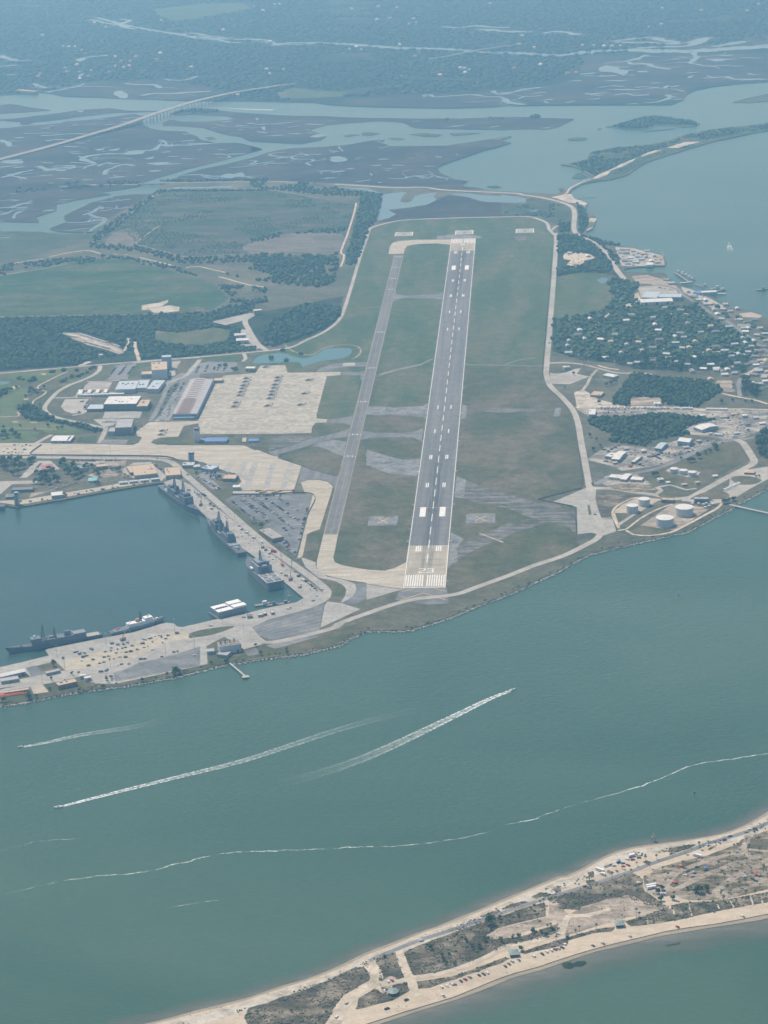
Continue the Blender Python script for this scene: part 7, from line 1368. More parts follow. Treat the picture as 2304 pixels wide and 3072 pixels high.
for t,x,y,w,h,c,k in (('L',622,1148,'alone by the waterline',2.3,'car_white','pickup'),('L',320,1182,'driving below the sandy crossroads',.6,'car_black','suv'),('L',158,1255,'driving along the beach below the pavilion',.5,'car_black','pickup'),('L',168,1030,'at the sandy crossroads car stop',2.0,'car_white','suv'),('L',200,1022,'at the sandy crossroads car stop',2.2,'car_red','suv'),('L',125,1085,'at the sandy crossroads car stop',2.0,'car_grey','sedan'),('L',138,1105,'at the sandy crossroads car stop',2.0,'car_white','sedan'),('L',192,1082,'at the sandy crossroads car stop',2.0,'car_silver','sedan'),('L',442,690,'driving on the narrow beach road',.45,'car_white','van'),('L',1575,635,'on the beach track by the dark booth',.3,'car_white','pickup'),
                            ('M',1270,800,'driving up the sand track',1.1,'car_silver','suv'),('M',1200,898,'at the foot of the sand track',1.0,'car_white','suv'),('K',208,1208,'alone on the wide beach',2.3,'car_blue','sedan'),('K',290,1190,'alone on the wide beach',2.2,'car_silver','pickup'),('K',512,1130,'alone on the wide beach',2.2,'car_white','pickup'),('K',908,1052,'alone on the wide beach',2.2,'car_red','suv'),('K',1448,965,'alone on the wide beach',2.3,'car_white','pickup'),('K',1208,922,'against the dune scrub',2.0,'car_grey','sedan'),('K',140,717,'driving on the narrow beach road',.4,'car_grey','suv'),('K',1165,374,'driving on the narrow beach road',.45,'car_white','suv'),('K',1300,330,'driving on the narrow beach road',.45,'car_black','suv'),('K',1345,300,'driving on the narrow beach road',.45,'car_blue','pickup'),('K',1480,266,'driving on the narrow beach road',.45,'car_tan','suv'),('K',1505,243,'driving on the narrow beach road',.45,'car_white','suv'),('K',1550,238,'driving on the narrow beach road',.45,'car_black','suv'),
                            ('K',422,518,'among tents on the sandy point',.6,'car_blue','van'),('K',458,524,'among tents on the sandy point',.3,'car_blue','sedan'),('K',385,545,'among tents on the sandy point',.3,'car_silver','sedan'),('K',458,550,'among tents on the sandy point',.1,'car_red','sedan'),('K',498,540,'among tents on the sandy point',2.4,'car_red','pickup'),('K',405,588,'among tents on the sandy point',2.0,'car_red','sedan'),('K',538,494,'among tents on the sandy point',.3,'car_red','suv'),('K',492,490,'among tents on the sandy point',2.6,'car_white','suv'),('K',590,478,'among tents on the sandy point',.1,'car_grey','suv'),('K',740,708,'beside the long white campers',.3,'car_red','pickup'),('K',972,625,'on the campground grass',2.6,'car_white','suv'),('K',1035,632,'on the campground grass',.4,'car_silver','suv'),('K',993,590,'on the campground grass',.8,'car_blue','pickup'),('K',1072,557,'on the campground grass',.4,'car_black','suv'),('K',1143,582,'on the campground grass',.4,'car_blue','sedan'),('K',1398,583,'on the campground grass',.4,'car_tan','suv'),('K',1465,635,'on the campground grass',.4,'car_white','sedan'),('K',1530,655,'on the campground grass',2.4,'car_green','suv'),('K',1557,670,'on the campground grass',2.4,'car_blue','suv'),('K',1510,622,'on the campground grass',2.0,'car_silver','sedan'),('K',868,543,'on the campground grass',2.0,'car_grey','sedan'),('K',785,785,'beside the long white campers',.1,'car_white','van')):
    car(t,x,y+4,w,h,c,k,BZC,True)
D_,W_=['car_black','car_grey','car_blue','car_grey'],['car_white','car_white','car_silver']
for x,y,c in ((735,823,0),(828,803,0),(862,795,0),(773,773,0),(865,753,0),(900,745,0),(907,768,1),(942,763,1),(675,780,1),(720,742,0),(965,717,1),(995,750,1),(1043,753,0),(1003,709,1),(1048,712,0),(975,686,0),(1013,679,0),(1040,672,0),(1097,659,0),(1086,706,0),(918,698,0),(924,675,1),(930,640,0),(875,708,0),(1130,682,1),(1140,690,0),(1195,670,1),(1265,692,1),(1192,637,0),(1263,624,0),(1348,630,1),(1375,600,0),(1394,573,0),(1285,577,1),(1320,572,1),(1338,583,0),(1170,770,0),(1202,766,0),(978,816,1),(1007,811,0),(1070,810,0),(1443,711,0),(1472,703,0),(1613,736,1),(625,712,0),(646,705,0),(1178,640,0),(1225,660,1),(690,752,0)):
    car('F',x,y,'on the lower pier car park',vr.choice((.35,.35,1.9))+vr.uniform(-.1,.1),vr.choice(W_ if c else D_),None,LZ+.4,True)
car('F',1342,748,'on the lower pier car park',.4,'car_red',None,LZ+.4,True)
for x,y,c in ((1245,520,'car_white'),(1295,467,'car_white'),(1003,630,'car_white'),(1027,620,'car_white'),(640,698,'car_silver'),(368,768,'car_white'),(1080,220,'car_white'),(1065,160,'car_silver'),(515,995,'car_white'),(1215,560,'car_silver')):car('G',x,y,'beside the corner quay road',vr.uniform(0,3),c,None,LZ+.45,True)
row('G',(1130,380),(1255,480),7,'in the row at the quay road bend',0,1.2)
for a,b,n,dr in (((815,425),(960,548),20,.1),((890,410),(1110,580),30,.12),((905,405),(1090,545),24,.15),((990,405),(1195,545),28,.12),((1005,400),(1120,480),15,.2),((1090,398),(1285,530),26,.25),((1205,405),(1375,510),20,.6),((890,384),(1225,380),26,.1),((1205,563),(1330,652),16,.1),((1290,550),(1372,582),9,.15),((1245,755),(1292,830),9,.1),((1262,750),(1290,800),6,.1),((1447,478),(1372,768),20,.25),((985,606),(1062,598),9,.05),((1100,588),(1140,580),5,.1),((1240,640),(1310,715),9,.2)):row('D',a,b,n,'in the big asphalt car park',dr)
for a,b,n,dr in (((530,220),(718,328),24,.1),((585,198),(700,190),12,.2),((640,215),(780,205),12,.2),((830,195),(880,235),6,.1)):row('D',a,b,n,'in the car park beside the striped apron',dr)
row('D',(512,350),(556,392),6,'on the quay beside the inner cruiser',0,cols=W_);row('D',(165,115),(312,228),14,'between the tan-roofed buildings',.1);row('D',(540,345),(600,385),6,'on the quay beside the inner cruiser',.2)
for a,b,n in (((985,118),(905,222),12),((1050,128),(985,208),10),((1112,138),(1052,212),9),((745,408),(690,500),12),((660,430),(695,428),4),((850,598),(960,598),9),((640,518),(700,515),5)):row('H',a,b,n,'in the western base car parks',.15)
for a,b,n in (((1375,430),(1328,525),12),((1482,278),(1438,350),10),((1420,300),(1385,380),8),((1300,585),(1390,590),8)):row('H',a,b,n,'beside the ribbed-roof hangar',.2)
for a,b,n in (((268,270),(240,335),8),((345,262),(315,320),8),((400,265),(390,315),6),((440,262),(420,310),6),((495,265),(470,315),7),((85,410),(40,500),10),((150,400),(70,560),16),((30,590),(10,690),8)):row('C',a,b,n,'in the car park by the hangar and pond',.15)
for x,y in ((120,790),(155,790),(185,798),(215,790),(60,820),(125,826),(200,828),(215,828),(30,845),(70,855),(100,848),(130,852),(160,850),(185,848),(95,870),(150,870),(250,795)):car('H',x,y,'scattered on the west end of the concrete apron')
row('H',(640,921),(795,921),14,'along the road south of the long apron',.05,cols=D_);row('H',(860,919),(1005,919),12,'along the road south of the long apron',.15);row('H',(690,944),(870,944),16,'along the road south of the long apron',.05,cols=W_);row('H',(895,960),(945,972),5,'along the road south of the long apron',.1);row('H',(300,985),(340,940),6,'beside the red-roofed building',.2);row('H',(1285,960),(1320,985),4,'between the tan-roofed buildings',.1)
for a,b,n,w in (((480,445),(705,445),18,'in the sandy storage yard'),((950,765),(1140,712),18,'in the truck depot yard'),((840,745),(900,780),8,'in the truck depot yard'),((1200,640),(1260,655),6,'in the truck depot yard'),((1230,590),(1300,575),6,'in the truck depot yard'),((1390,530),(1440,520),5,'in the truck depot yard'),((480,790),(600,805),9,'in the workshop yard'),((1410,240),(1415,300),6,'on the village sand lot'),((1620,240),(1659,270),6,'on the village sand lot')):row('J',a,b,n,w,.15)
for a,b,n in (((860,500),(980,525),10),((1230,700),(1290,740),5),((1580,1040),(1640,1060),6),((1330,1090),(1420,1105),8),((560,240),(620,250),4)):row('I',a,b,n,'parked in the village',.2)
for t,x,y in (('J',428,1172),('A',1300,1018),('D',450,207),('D',770,475),('C',175,1175),('C',1285,872),('H',960,900),('H',1305,903),('H',25,888),('H',65,896),('J',1335,660)):car(t,x,y,'driving on a base road',vr.uniform(0,3),None,None,LZ+.45)
VEH.sort(key=lambda v:(Vector(v[:3])-CAM).length)
KN={'sedan':'car','suv':'tall car','pickup':'pickup truck','van':'van'};NAMES={'sedan':'car','suv':'car','pickup':'pickup_truck','van':'van'}
rest=[]
for i,(x,y,z,h,kind,col,where,detail) in enumerate(VEH):
    if i >= 310:rest.append((x,y,z,h,kind,col));continue
    verb='' if where.split()[0] in ('parked','driving','alone','scattered') else 'parked ';lab='%s %s %s%s' % (CN[col],KN[kind],verb,where)
    if detail:
        bd,gl,wh,pos=car_data(kind,col);o=thing(NAMES[kind],lab,'car' if kind in ('sedan','suv') else kind,(x,y,z),h,'vehicles '+where);link('body',bd,o);link('windows',gl,o)
        for p in pos:w=link('wheel',wh,o);w.location=p
    else:o=link(NAMES[kind],car_single(kind,col),None,lab,'car' if kind in ('sedan','suv') else kind,'vehicles '+where);o.location=(x,y,z);o.rotation_euler.z=h
def merged(name,items,label,cat):
    bm=bmesh.new();mats=[];base={}
    for x,y,z,h,kind,col in items:
        me=car_single(kind,col);k=len(bm.faces);v0=len(bm.verts);bm.from_mesh(me);bm.verts.ensure_lookup_table();bm.faces.ensure_lookup_table()
        bmesh.ops.transform(bm,matrix=Matrix.Translation((x,y,z)) @ Matrix.Rotation(h,4,'Z'),verts=list(bm.verts)[v0:]);mp=[]
        for mt in me.materials:
            if mt not in mats:mats.append(mt)
            mp.append(mats.index(mt))
        for f in list(bm.faces)[k:]:f.material_index=mp[f.material_index]
    me=bpy.data.meshes.new(name);bm.to_mesh(me);bm.free()
    for mt in mats:me.materials.append(mt)
    link(name,me,None,label,cat,kind='stuff')
merged('parked_cars',rest,'many small cars filling the farther car parks of the base','cars')

def van_body(name,label,cat,t,x,y,rz,L,H,body,z,group=None,cab=False,roof=None):
    p=at(t,x,y,z);o=thing(name,label,cat,(p.x,p.y,z),rz,group);W=2.5
    s=MB().bx(-L/2,L/2 if not cab else L/2-1.9,-W/2,W/2,.7,H,body).build('body',o);MB().bx(-L/2,L/2 if not cab else L/2-1.9,-W/2-.03,W/2+.03,H+.002,H+.12,roof or body).build('roof',o)
    for k in range(2 if L < 9 else 3):
        for sy in (-1,1):MB().box((-L*.3+k*L*.22,sy*(W/2+.03),H*.66),(1.1,.06,.7),'glass').build('window',s)
    MB().box((L*.12,-W/2-.03,1.6),(.8,.06,1.8),'wall_grey').build('door',s)
    for wx in ((-L*.2,-L*.08) if not cab else (-L*.3,L*.34)):
        for sy in (-1,1):MB().rod((wx,sy*(W/2-.3),.42),(wx,sy*(W/2),.42),.42,'tyre',10).build('wheel',o)
    if cab:c=MB().box((L/2-.9,0,1.5),(1.7,W*.95,1.9),'car_white',0,.88).build('cab',o);MB().box((L/2-.06,0,1.9),(.1,W*.75,.7),'glass').build('windscreen',c)
    return o
van_body('motorhome','long white motorhome beside the beach road scrub','motorhome','K',1073,470,2.55,10.5,3.2,'car_white',BZC,cab=True);van_body('travel_trailer','long white camper, the upper of two side by side','camper','K',690,718,.35,11,3.1,'car_white',BZC);van_body('travel_trailer','long white camper, the lower of two side by side','camper','K',693,735,.35,10,3.1,'car_white',BZC);van_body('travel_trailer','white camper hitched near the shore road on the point','camper','K',265,590,2.5,11,3.2,'car_white',BZC);van_body('travel_trailer','short white camper on the sandy point among cars','camper','K',528,470,.5,8,3,'car_white',BZC);van_body('pickup_camper','white truck camper at the end of the trailer on the point','camper','K',290,622,2.5,6,2.9,'car_white',BZC,cab=True);van_body('camper_van','grey camper van beside the dark campground trees','camper','K',787,788,.2,6.5,2.7,'car_silver',BZC,cab=True)
p=at('K',772,742,BZ);
for t,x,y,c,l in (('K',1045,605,'roof_green','teal canopy tent on the campground grass'),('K',938,552,'red','red canopy tent by a palm on the campground'),('K',1558,622,'red','bright red canopy tent near the campground edge'),('K',1588,630,'roof_dark','dark green canopy tent beside the red one'),('K',420,512,'roof_blue','blue canopy tent on the sandy point'),('K',585,695,'wall_cream','pale dome tent near the camper corner'),('K',890,690,'red','small red tent in the campground fork'),('K',1145,572,'roof_blue','blue tent on the campground grass')):
    p=at(t,x,y,BZ+.1);o=thing('canopy_tent',l,'tent',(p.x,p.y,BZ+.1),vr.uniform(0,1));r=1.9
    MB().add([(-r,-r,2.1),(r,-r,2.1),(r,r,2.1),(-r,r,2.1),(0,0,3.2)],[(0,1,4),(1,2,4),(2,3,4),(3,0,4),(3,2,1,0)],c).build('canopy',o)
    for q in ((-r,-r),(r,-r),(r,r),(-r,r)):MB().rod((q[0]*.96,q[1]*.96,0),(q[0]*.96,q[1]*.96,2.1),.05,'steel',4).build('pole',o)
def box_row(name,t,a,b,n,label,cat,L,H,cols,turn,group,drop=.1,cab=False,z=LZ+.38):
    A,B=at(t,*a,z),at(t,*b,z);h0=math.atan2(B.y-A.y,B.x-A.x)+turn;jt=7 if (cat=='container' and n > 2) else .6
    for i in range(n):
        if vr.random() < drop:continue
        h=h0+(vr.choice((0,1.57)) if jt > 1 else 0);u=(i+.5)/n;c=vr.choice(cols);o=thing(name,label.replace('COL',CNAME.get(c,'pale')),cat,(A.x+(B.x-A.x)*u+vr.uniform(-jt,jt),A.y+(B.y-A.y)*u+vr.uniform(-jt,jt),z),h+vr.uniform(-.08,.08),group);LL=L*vr.uniform(.85,1.1)
        MB().bx(-LL/2,LL/2,-1.25,1.25,.5 if cat != 'container' else .02,H,c).build('body',o);MB().bx(-LL/2+.02,LL/2-.02,-1.23,1.23,H+.002,H+.06,c).build('roof',o)
        if cat != 'container':
            for wx in (-LL*.3,LL*.3):
                for s in (-1,1):MB().rod((wx,s*1.0,.45),(wx,s*1.24,.45),.45,'tyre',8).build('wheel',o)
        if cab:MB().box((LL/2+.9,0,1.35),(1.7,2.3,1.8),c,0,.85).build('cab',o)
        else:MB().box((LL/2+.04,0,H*.5),(.06,2.2,H*.75),'wall_grey').build('door',o)
CNAME={'car_white':'white','wall_white':'white','wall_grey':'grey','roof_rust':'rusty','red':'red','roof_dark':'dark','wall_tan':'tan','wall_blue':'pale blue','wall_brown':'brown','wall_dark':'dark','car_blue':'blue','yellow':'yellow'}
box_row('parked_trailer','J',(440,415),(960,417),22,'COL trailer in the long row along the sandy lane','trailer',8,3,['car_white','wall_grey','wall_white','wall_tan'],1.5,'trailers along the sandy lane');box_row('box_truck','J',(990,418),(1125,420),10,'COL box truck lined up by the sandy lane','truck',6,3.2,['car_white'],1.5,'box trucks by the sandy lane',cab=True);box_row('box_truck','J',(1215,425),(1370,428),12,'COL box truck in the eastern depot row','truck',6,3.2,['car_white'],1.5,'box trucks in the eastern depot',cab=True);box_row('box_truck','J',(1245,600),(1335,612),6,'COL box truck beside the cream depot','truck',6,3.2,['car_white'],1.3,'box trucks by the cream depot',cab=True);box_row('service_truck','J',(1345,1002),(1460,948),6,'COL service truck by the fuel pier turnaround','truck',6,2.8,['car_white'],1.2,'service trucks by the fuel pier',cab=True)
box_row('shipping_container','J',(760,765),(930,735),9,'COL container stacked in the truck depot','container',6,2.6,['wall_dark','roof_rust','wall_brown','car_blue'],.3,'containers in the truck depot');box_row('shipping_container','J',(620,835),(800,815),8,'COL container beside the depot road','container',6,2.6,['red','roof_rust','roof_dark','car_blue'],.5,'containers beside the depot road');box_row('shipping_container','J',(490,720),(600,685),6,'COL container behind the cream workshop','container',6,2.6,['car_blue','roof_rust','wall_brown','wall_tan'],.3,'containers behind the workshop')
box_row('travel_trailer','N',(495,525),(745,606),16,'COL trailer on the wood side of the sandy trailer yard','trailer',10,3,['car_white','wall_white'],.3,'trailers on the wood side of the yard');box_row('travel_trailer','N',(535,575),(680,615),12,'COL trailer on the open side of the sandy trailer yard','trailer',10,3,['car_white','wall_white'],.3,'trailers on the open side of the yard');box_row('travel_trailer','N',(418,535),(475,546),4,'COL trailer at the head of the sandy trailer yard','trailer',10,3,['car_white'],.3,'trailers at the head of the yard')
for i,(t,x,y,c) in enumerate((('D',460,335,'wall_tan'),('D',650,492,'wall_tan'),('D',705,490,'wall_tan'),('D',690,325,'wall_white'),('D',870,632,'wall_white'),('D',895,660,'wall_blue'),('D',940,688,'wall_white'),('D',995,732,'wall_white'),('D',1065,770,'wall_white'),('D',1095,830,'roof_dark'),('D',1075,812,'roof_dark'),('D',1130,860,'wall_white'),('D',1225,1022,'wall_white'),('D',1268,1045,'wall_tan'),('D',1372,1050,'car_blue'),('D',1345,1012,'roof_dark'),('D',1410,1085,'wall_white'),('D',1380,1140,'roof_rust'),('D',640,450,'roof_dark'),('D',665,470,'roof_dark'),('F',1020,645,'roof_dark'),('F',1060,630,'wall_grey'),('F',975,650,'wall_grey'),('F',760,690,'roof_dark'),('F',660,725,'wall_grey'),('F',695,715,'wall_grey'),('F',525,760,'wall_brown'),('F',840,872,'wall_brown'),('F',885,862,'roof_dark'),('F',1200,605,'wall_grey'),('F',1245,595,'wall_grey'),('F',1468,555,'roof_dark'),('E',720,205,'wall_tan'),('E',760,198,'wall_white'),('E',850,190,'wall_brown'),('E',940,175,'roof_dark'),('E',1110,150,'wall_grey'),('E',650,228,'wall_brown'),('E',250,290,'roof_rust'),('E',350,275,'wall_brown'),('E',170,290,'roof_rust'),('E',1180,115,'roof_dark'))):
    near={'D':'on the cruiser quay','F':'on the lower pier','E':'on the north basin quay'}[t];box_row('shipping_container',t,(x-3,y),(x+3,y),1,'COL container box standing %s' % near,'container',vr.uniform(4,7),vr.uniform(2,3),[c],vr.uniform(0,3),'container boxes '+near,0,z=LZ+.42)
# orange oil booms in a pile, red blast fence, yellow trucks
p=at('F',10,1085);o=thing('boom_pile','long heap of bright orange oil booms beside the tan shed','booms',(p.x,p.y,LZ+.3),.33)
for k in range(9):MB().rod((-6+vr.uniform(-2,2),1.3*k,.6),(30+vr.uniform(-6,4),1.3*k+vr.uniform(-.4,.4),.6),.62,'orange',8).build('boom',o)
for k in range(7):MB().rod((-4+vr.uniform(-2,2),1.3*k+1.2,1.65),(24+vr.uniform(-6,4),1.3*k+1.2,1.65),.6,'red' if k % 2 else 'orange',8).build('boom',o)
p=at('F',205,1050);o=thing('boom_pile','small heap of yellow booms at the end of the orange heap','booms',(p.x,p.y,LZ+.3),.3)
for k in range(4):MB().rod((-3,k*1.2,.6),(4,k*1.2+.3,.6),.55,'yellow',8).build('boom',o)
a,b=at('D',868,345),at('D',1325,340);o=thing('safety_fence','long low orange fence along the striped apron edge','fence',(a.x,a.y,LZ+.4),math.atan2(b.y-a.y,b.x-a.x));L=math.hypot(b.x-a.x,b.y-a.y);k=int(L/6)
for i in range(k):MB().bx(i*L/k+.1,(i+1)*L/k-.1,-.06,.06,.3,1.6,'orange' if i > k*.45 else 'roof_tan').build('panel',o)
for i in range(k+1):MB().rod((i*L/k,0,0),(i*L/k,0,1.8),.06,'steel',5).build('post',o)
p=at('D',1325,345);o=thing('guard_hut','small red hut at the corner of the striped apron','hut',(p.x,p.y,LZ+.4));MB().bx(-1.6,1.6,-1.6,1.6,0,3.2,'red').build('wall',o);MB().bx(-1.9,1.9,-1.9,1.9,3.2,3.5,'roof_red').build('roof',o);MB().box((0,-1.63,1.1),(.9,.06,2.1),'wall_white').build('door',o)
for x,l in ((1072,'yellow service truck by the orange fence, nearer the white shed'),(1172,'yellow service truck by the orange fence, nearer the red hut')):box_row('service_truck','D',(x-8,355),(x+8,352),1,l,'truck',11,2.6,['yellow'],0,'yellow trucks at the fence',0,True)
for x,y in ((1030,345),(1200,345)):box_row('service_truck','D',(x-8,y),(x+8,y-1),1,'brown service truck by the orange fence','truck',9,2.4,['wall_brown'],0,'brown trucks at the fence',0,True)
# dark hedge-like security fence along the apron road
def long_fence(label,spec,h=2.4,mat='wall_dark',seg=10,z=LZ+.3):
    q=smooth_line(pts(spec),seg);o=thing('security_fence',label,'fence',(q[0][0],q[0][1],z))
    for a,b in zip(q,q[1:]):
        L=math.hypot(b[0]-a[0],b[1]-a[1]);MB().box(((a[0]+b[0])/2-q[0][0],(a[1]+b[1])/2-q[0][1],h/2),(L*.98,.25,h),mat,math.atan2(b[1]-a[1],b[0]-a[0])).build('panel',o)
long_fence('dark security fence between the long apron and its road',[('H',(345,790),(250,868),(400,876),(800,880),(1200,884),(1400,893),(1480,925))]);long_fence('pale wall along the quay side of the quay road',[('D',(470,290),(640,440),(860,612),(1060,790),(1250,942),(1540,1158))],1.6,'concrete_wall');long_fence('dark wall bounding the round concrete apron',[('D',(822,372),(1100,372),(1488,372),(1440,560),(1357,885))],2.2,'wall_dark')
long_fence('dark fence along the airfield side of the eastern road',[('A',(1318,330),(1300,600),(1272,900),(1250,1180)),('J',(55,180),(85,265),(165,340),(245,440),(280,540),(305,680),(340,950))],1.8,'wall_dark',14)
long_fence('dark fence round the corner of the rubble field',[('J',(335,985),(22,1066))],1.8,'wall_dark',14);long_fence('dark fence beside the eastern concrete apron',[('J',(22,1066),(268,1114),(280,1120),(300,1395))],1.8,'wall_dark',14)
# ================================================================== LAMP POSTS
def lamp(h=19):
    o=thing('lamp_post','x','lamp post',(0,0,0));MB().rod((0,0,0),(0,0,h),.22,'steel',6,.12).build('pole',o);MB().box((0,0,h+.2),(3.2,.5,.4),'wall_grey').build('lamp_head',o);return o
LP=[('F',x,y) for x,y in ((475,762),(882,662),(1150,797),(1375,747),(1612,692),(1450,542),(918,852),(350,962),(540,862),(260,910),(575,640))] + [('G',x,y) for x,y in ((235,972),(460,752),(643,867),(1125,597),(1175,402),(1258,440),(615,985),(1035,250))] + [('D',x,y) for x,y in ((230,100),(560,310),(840,580),(1050,520),(1160,590),(980,600),(1300,900),(430,330),(1390,420),(780,280))] + [('H',x,y) for x,y in ((435,905),(775,910),(1165,910),(300,905),(920,880))]
lp0=lamp();KIDS[lp0.name]=list(lp0.children);LW={'F':'on the lower pier','G':'near the corner quay','D':'along the cruiser quay and car parks','H':'along the apron road'}
for i,(t,x,y) in enumerate(LP):
    p=at(t,x,y);lab='tall grey lamp post '+LW[t];h=vr.uniform(0,3)
    if i==0:lp0.location=(p.x,p.y,LZ+.3);lp0['label']=lab;lp0['group']='lamp posts '+LW[t]
    else:copy_tree(lp0,(p.x,p.y,LZ+.3),h,lab,'lamp posts '+LW[t])
# ================================================================== PEOPLE on the beach
def person_mesh():
    J=[((0,0,.95),.15),((0,0,1.2),.14),((0,0,1.42),.16),((0,0,1.52),.065),((0,0,1.66),.11),((0,0,1.76),.09),((.21,0,1.4),.06),((.27,.03,1.12),.048),((.27,-.1,.88),.038),((-.21,0,1.4),.06),((-.28,.02,1.12),.048),((-.3,-.06,.88),.038),((.1,0,.88),.1),((.12,-.03,.5),.075),((.13,.04,.08),.05),((.13,-.12,.03),.04),((-.1,0,.88),.1),((-.12,.03,.5),.075),((-.13,.1,.08),.05),((-.13,-.06,.03),.04)]
    E=[(0,1),(1,2),(2,3),(3,4),(4,5),(2,6),(6,7),(7,8),(2,9),(9,10),(10,11),(0,12),(12,13),(13,14),(14,15),(0,16),(16,17),(17,18),(18,19)]
    me=bpy.data.meshes.new('body');me.from_pydata([j[0] for j in J],E,[]);o=bpy.data.objects.new('tmp',me);COL.objects.link(o);o.modifiers.new('skin','SKIN');o.modifiers.new('sub','SUBSURF').levels=1
    for v,j in zip(me.skin_vertices[0].data,J):v.radius=(j[1],j[1])
    me.skin_vertices[0].data[0].use_root=True;dg=bpy.context.evaluated_depsgraph_get();m2=bpy.data.meshes.new_from_object(o.evaluated_get(dg));bpy.data.objects.remove(o);return m2
plain('skin',(.42,.25,.17),.6);pm=person_mesh();pm.materials.clear();pm.materials.append(MATS['skin'])
for i,(t,x,y,c,l) in enumerate((('L',250,1240,'car_blue','person in blue swimwear standing at the beach edge below the pavilion'),('L',258,1243,'car_red','person in red swimwear standing beside another at the beach edge'),('L',315,1240,'car_black','person in dark clothes on the beach below the crossroads'),('L',325,1238,'car_white','person in white clothes on the beach below the crossroads'),('L',385,1268,'car_black','person in dark clothes wading at the waterline'),('L',1148,960,'car_green','person in green walking along the wet sand'),('L',1575,830,'car_blue','person in blue by the waterline near parked cars'),('L',565,1140,'car_red','person in red between the lone truck and dune'),('L',580,1142,'car_tan','person in tan between the lone truck and dune'),('K',238,1215,'car_black','person in dark clothes beside the blue car on the beach'),('K',320,1195,'car_white','person in white beside the silver pickup on the beach'))):
    p=at(t,x,y,BZ);o=link('person',pm,None,l,'person',None);o.location=(p.x,p.y,BZ+.01);o.rotation_euler.z=vr.uniform(0,6)
    s=MB();s.loft([[(a*.19*w,b*.17*w,z) for a,b in ((1,0),(.7,.7),(0,1),(-.7,.7),(-1,0),(-.7,-.7),(0,-1),(.7,-.7))] for z,w in ((.62,1.25),(.95,1.12),(1.2,1.0),(1.45,1.18))],c);s.build('clothing',o)

# ================================================================== TREES
def leaf_cloud(r,n,seed,flat=.8,leaf=.75,blobs=7):
    """leaf clumps on several overlapping lobes: many small faces with gaps between them"""
    q=random.Random(seed);V=[];F=[];T=[];lobes=[(Vector((q.uniform(-.5,.5),q.uniform(-.5,.5),q.uniform(-.3,.45)))*r,r*q.uniform(.42,.68)) for _ in range(blobs)]
    for i in range(n):
        c,R=lobes[i % blobs];d=Vector((q.gauss(0,1),q.gauss(0,1),q.gauss(.25,1))).normalized();p=c+d*R*q.uniform(.72,1.05);p.z *= flat;nn=(d+Vector((q.uniform(-.5,.5),)*3)).normalized();a=nn.orthogonal().normalized();b=nn.cross(a);s=leaf*q.uniform(.7,1.3);k=len(V)
        V += [tuple(p+a*s),tuple(p+b*s*.8),tuple(p-a*s),tuple(p-b*s*.8)];F.append((k,k+1,k+2,k+3));T += [q.uniform(0,.5)]*4
    return V,F,T
def crown_mesh(r,n,seed,mat,z,flat=.8,leaf=.75):
    V,F,T=leaf_cloud(r,n,seed,flat,leaf);me=bpy.data.meshes.new('crown');me.from_pydata([(x,y,zz+z) for x,y,zz in V],[],F);a=me.attributes.new('tone','FLOAT','POINT');a.data.foreach_set('value',T);me.materials.append(MATS[mat]);me.update();return me
TREES=[]
def tree_data(i):
    r=4.2+.5*i;h=6.5+.6*i;b=MB();b.rod((0,0,0),(.1,.1,h*.55),.32,'bark',7,.2)
    for k in range(5):a=k*1.256+i;b.rod((.05,.05,h*(.32+.05*k)),(r*.55*math.cos(a),r*.55*math.sin(a),h*(.72+.06*(k % 2))),.14,'bark',5,.05)
    return b.mesh('trunk'),crown_mesh(r,190,40+i,'leaf',h*.8,.78,.95)
TD=[tree_data(i) for i in range(5)]
vt=[]
for spec,sp,keep in (([('I',(130,720),(400,690),(520,640),(560,560),(520,520),(640,460),(740,500),(690,560),(780,650),(1000,640),(1150,620),(1250,720),(1500,850),(1600,950),(1500,1090),(1000,1100),(700,1080),(560,1040),(340,1020),(130,960))],14,.82),([('I',(1200,600),(1300,640),(1450,720),(1659,800),(1659,900),(1500,790),(1300,690))],15,.5),([('J',(1480,170),(1530,165),(1520,220),(1480,240))],9,.8),([('J',(1480,250),(1600,270),(1580,330),(1480,325))],9,.8),([('J',(1570,620),(1659,610),(1659,780),(1590,750))],9,.9)):
    P=fill(pts(spec),sp,keep=keep)
    hs=np.array(HOUSES)
    for x,y in P:
        if len(hs) and np.min((hs[:,0]-x)**2+(hs[:,1]-6-y)**2) < 120:continue
        vt.append((x,y,'village',vr.choice((.7,.9,1.1,1.3,1.7))*vr.uniform(.9,1.1)))
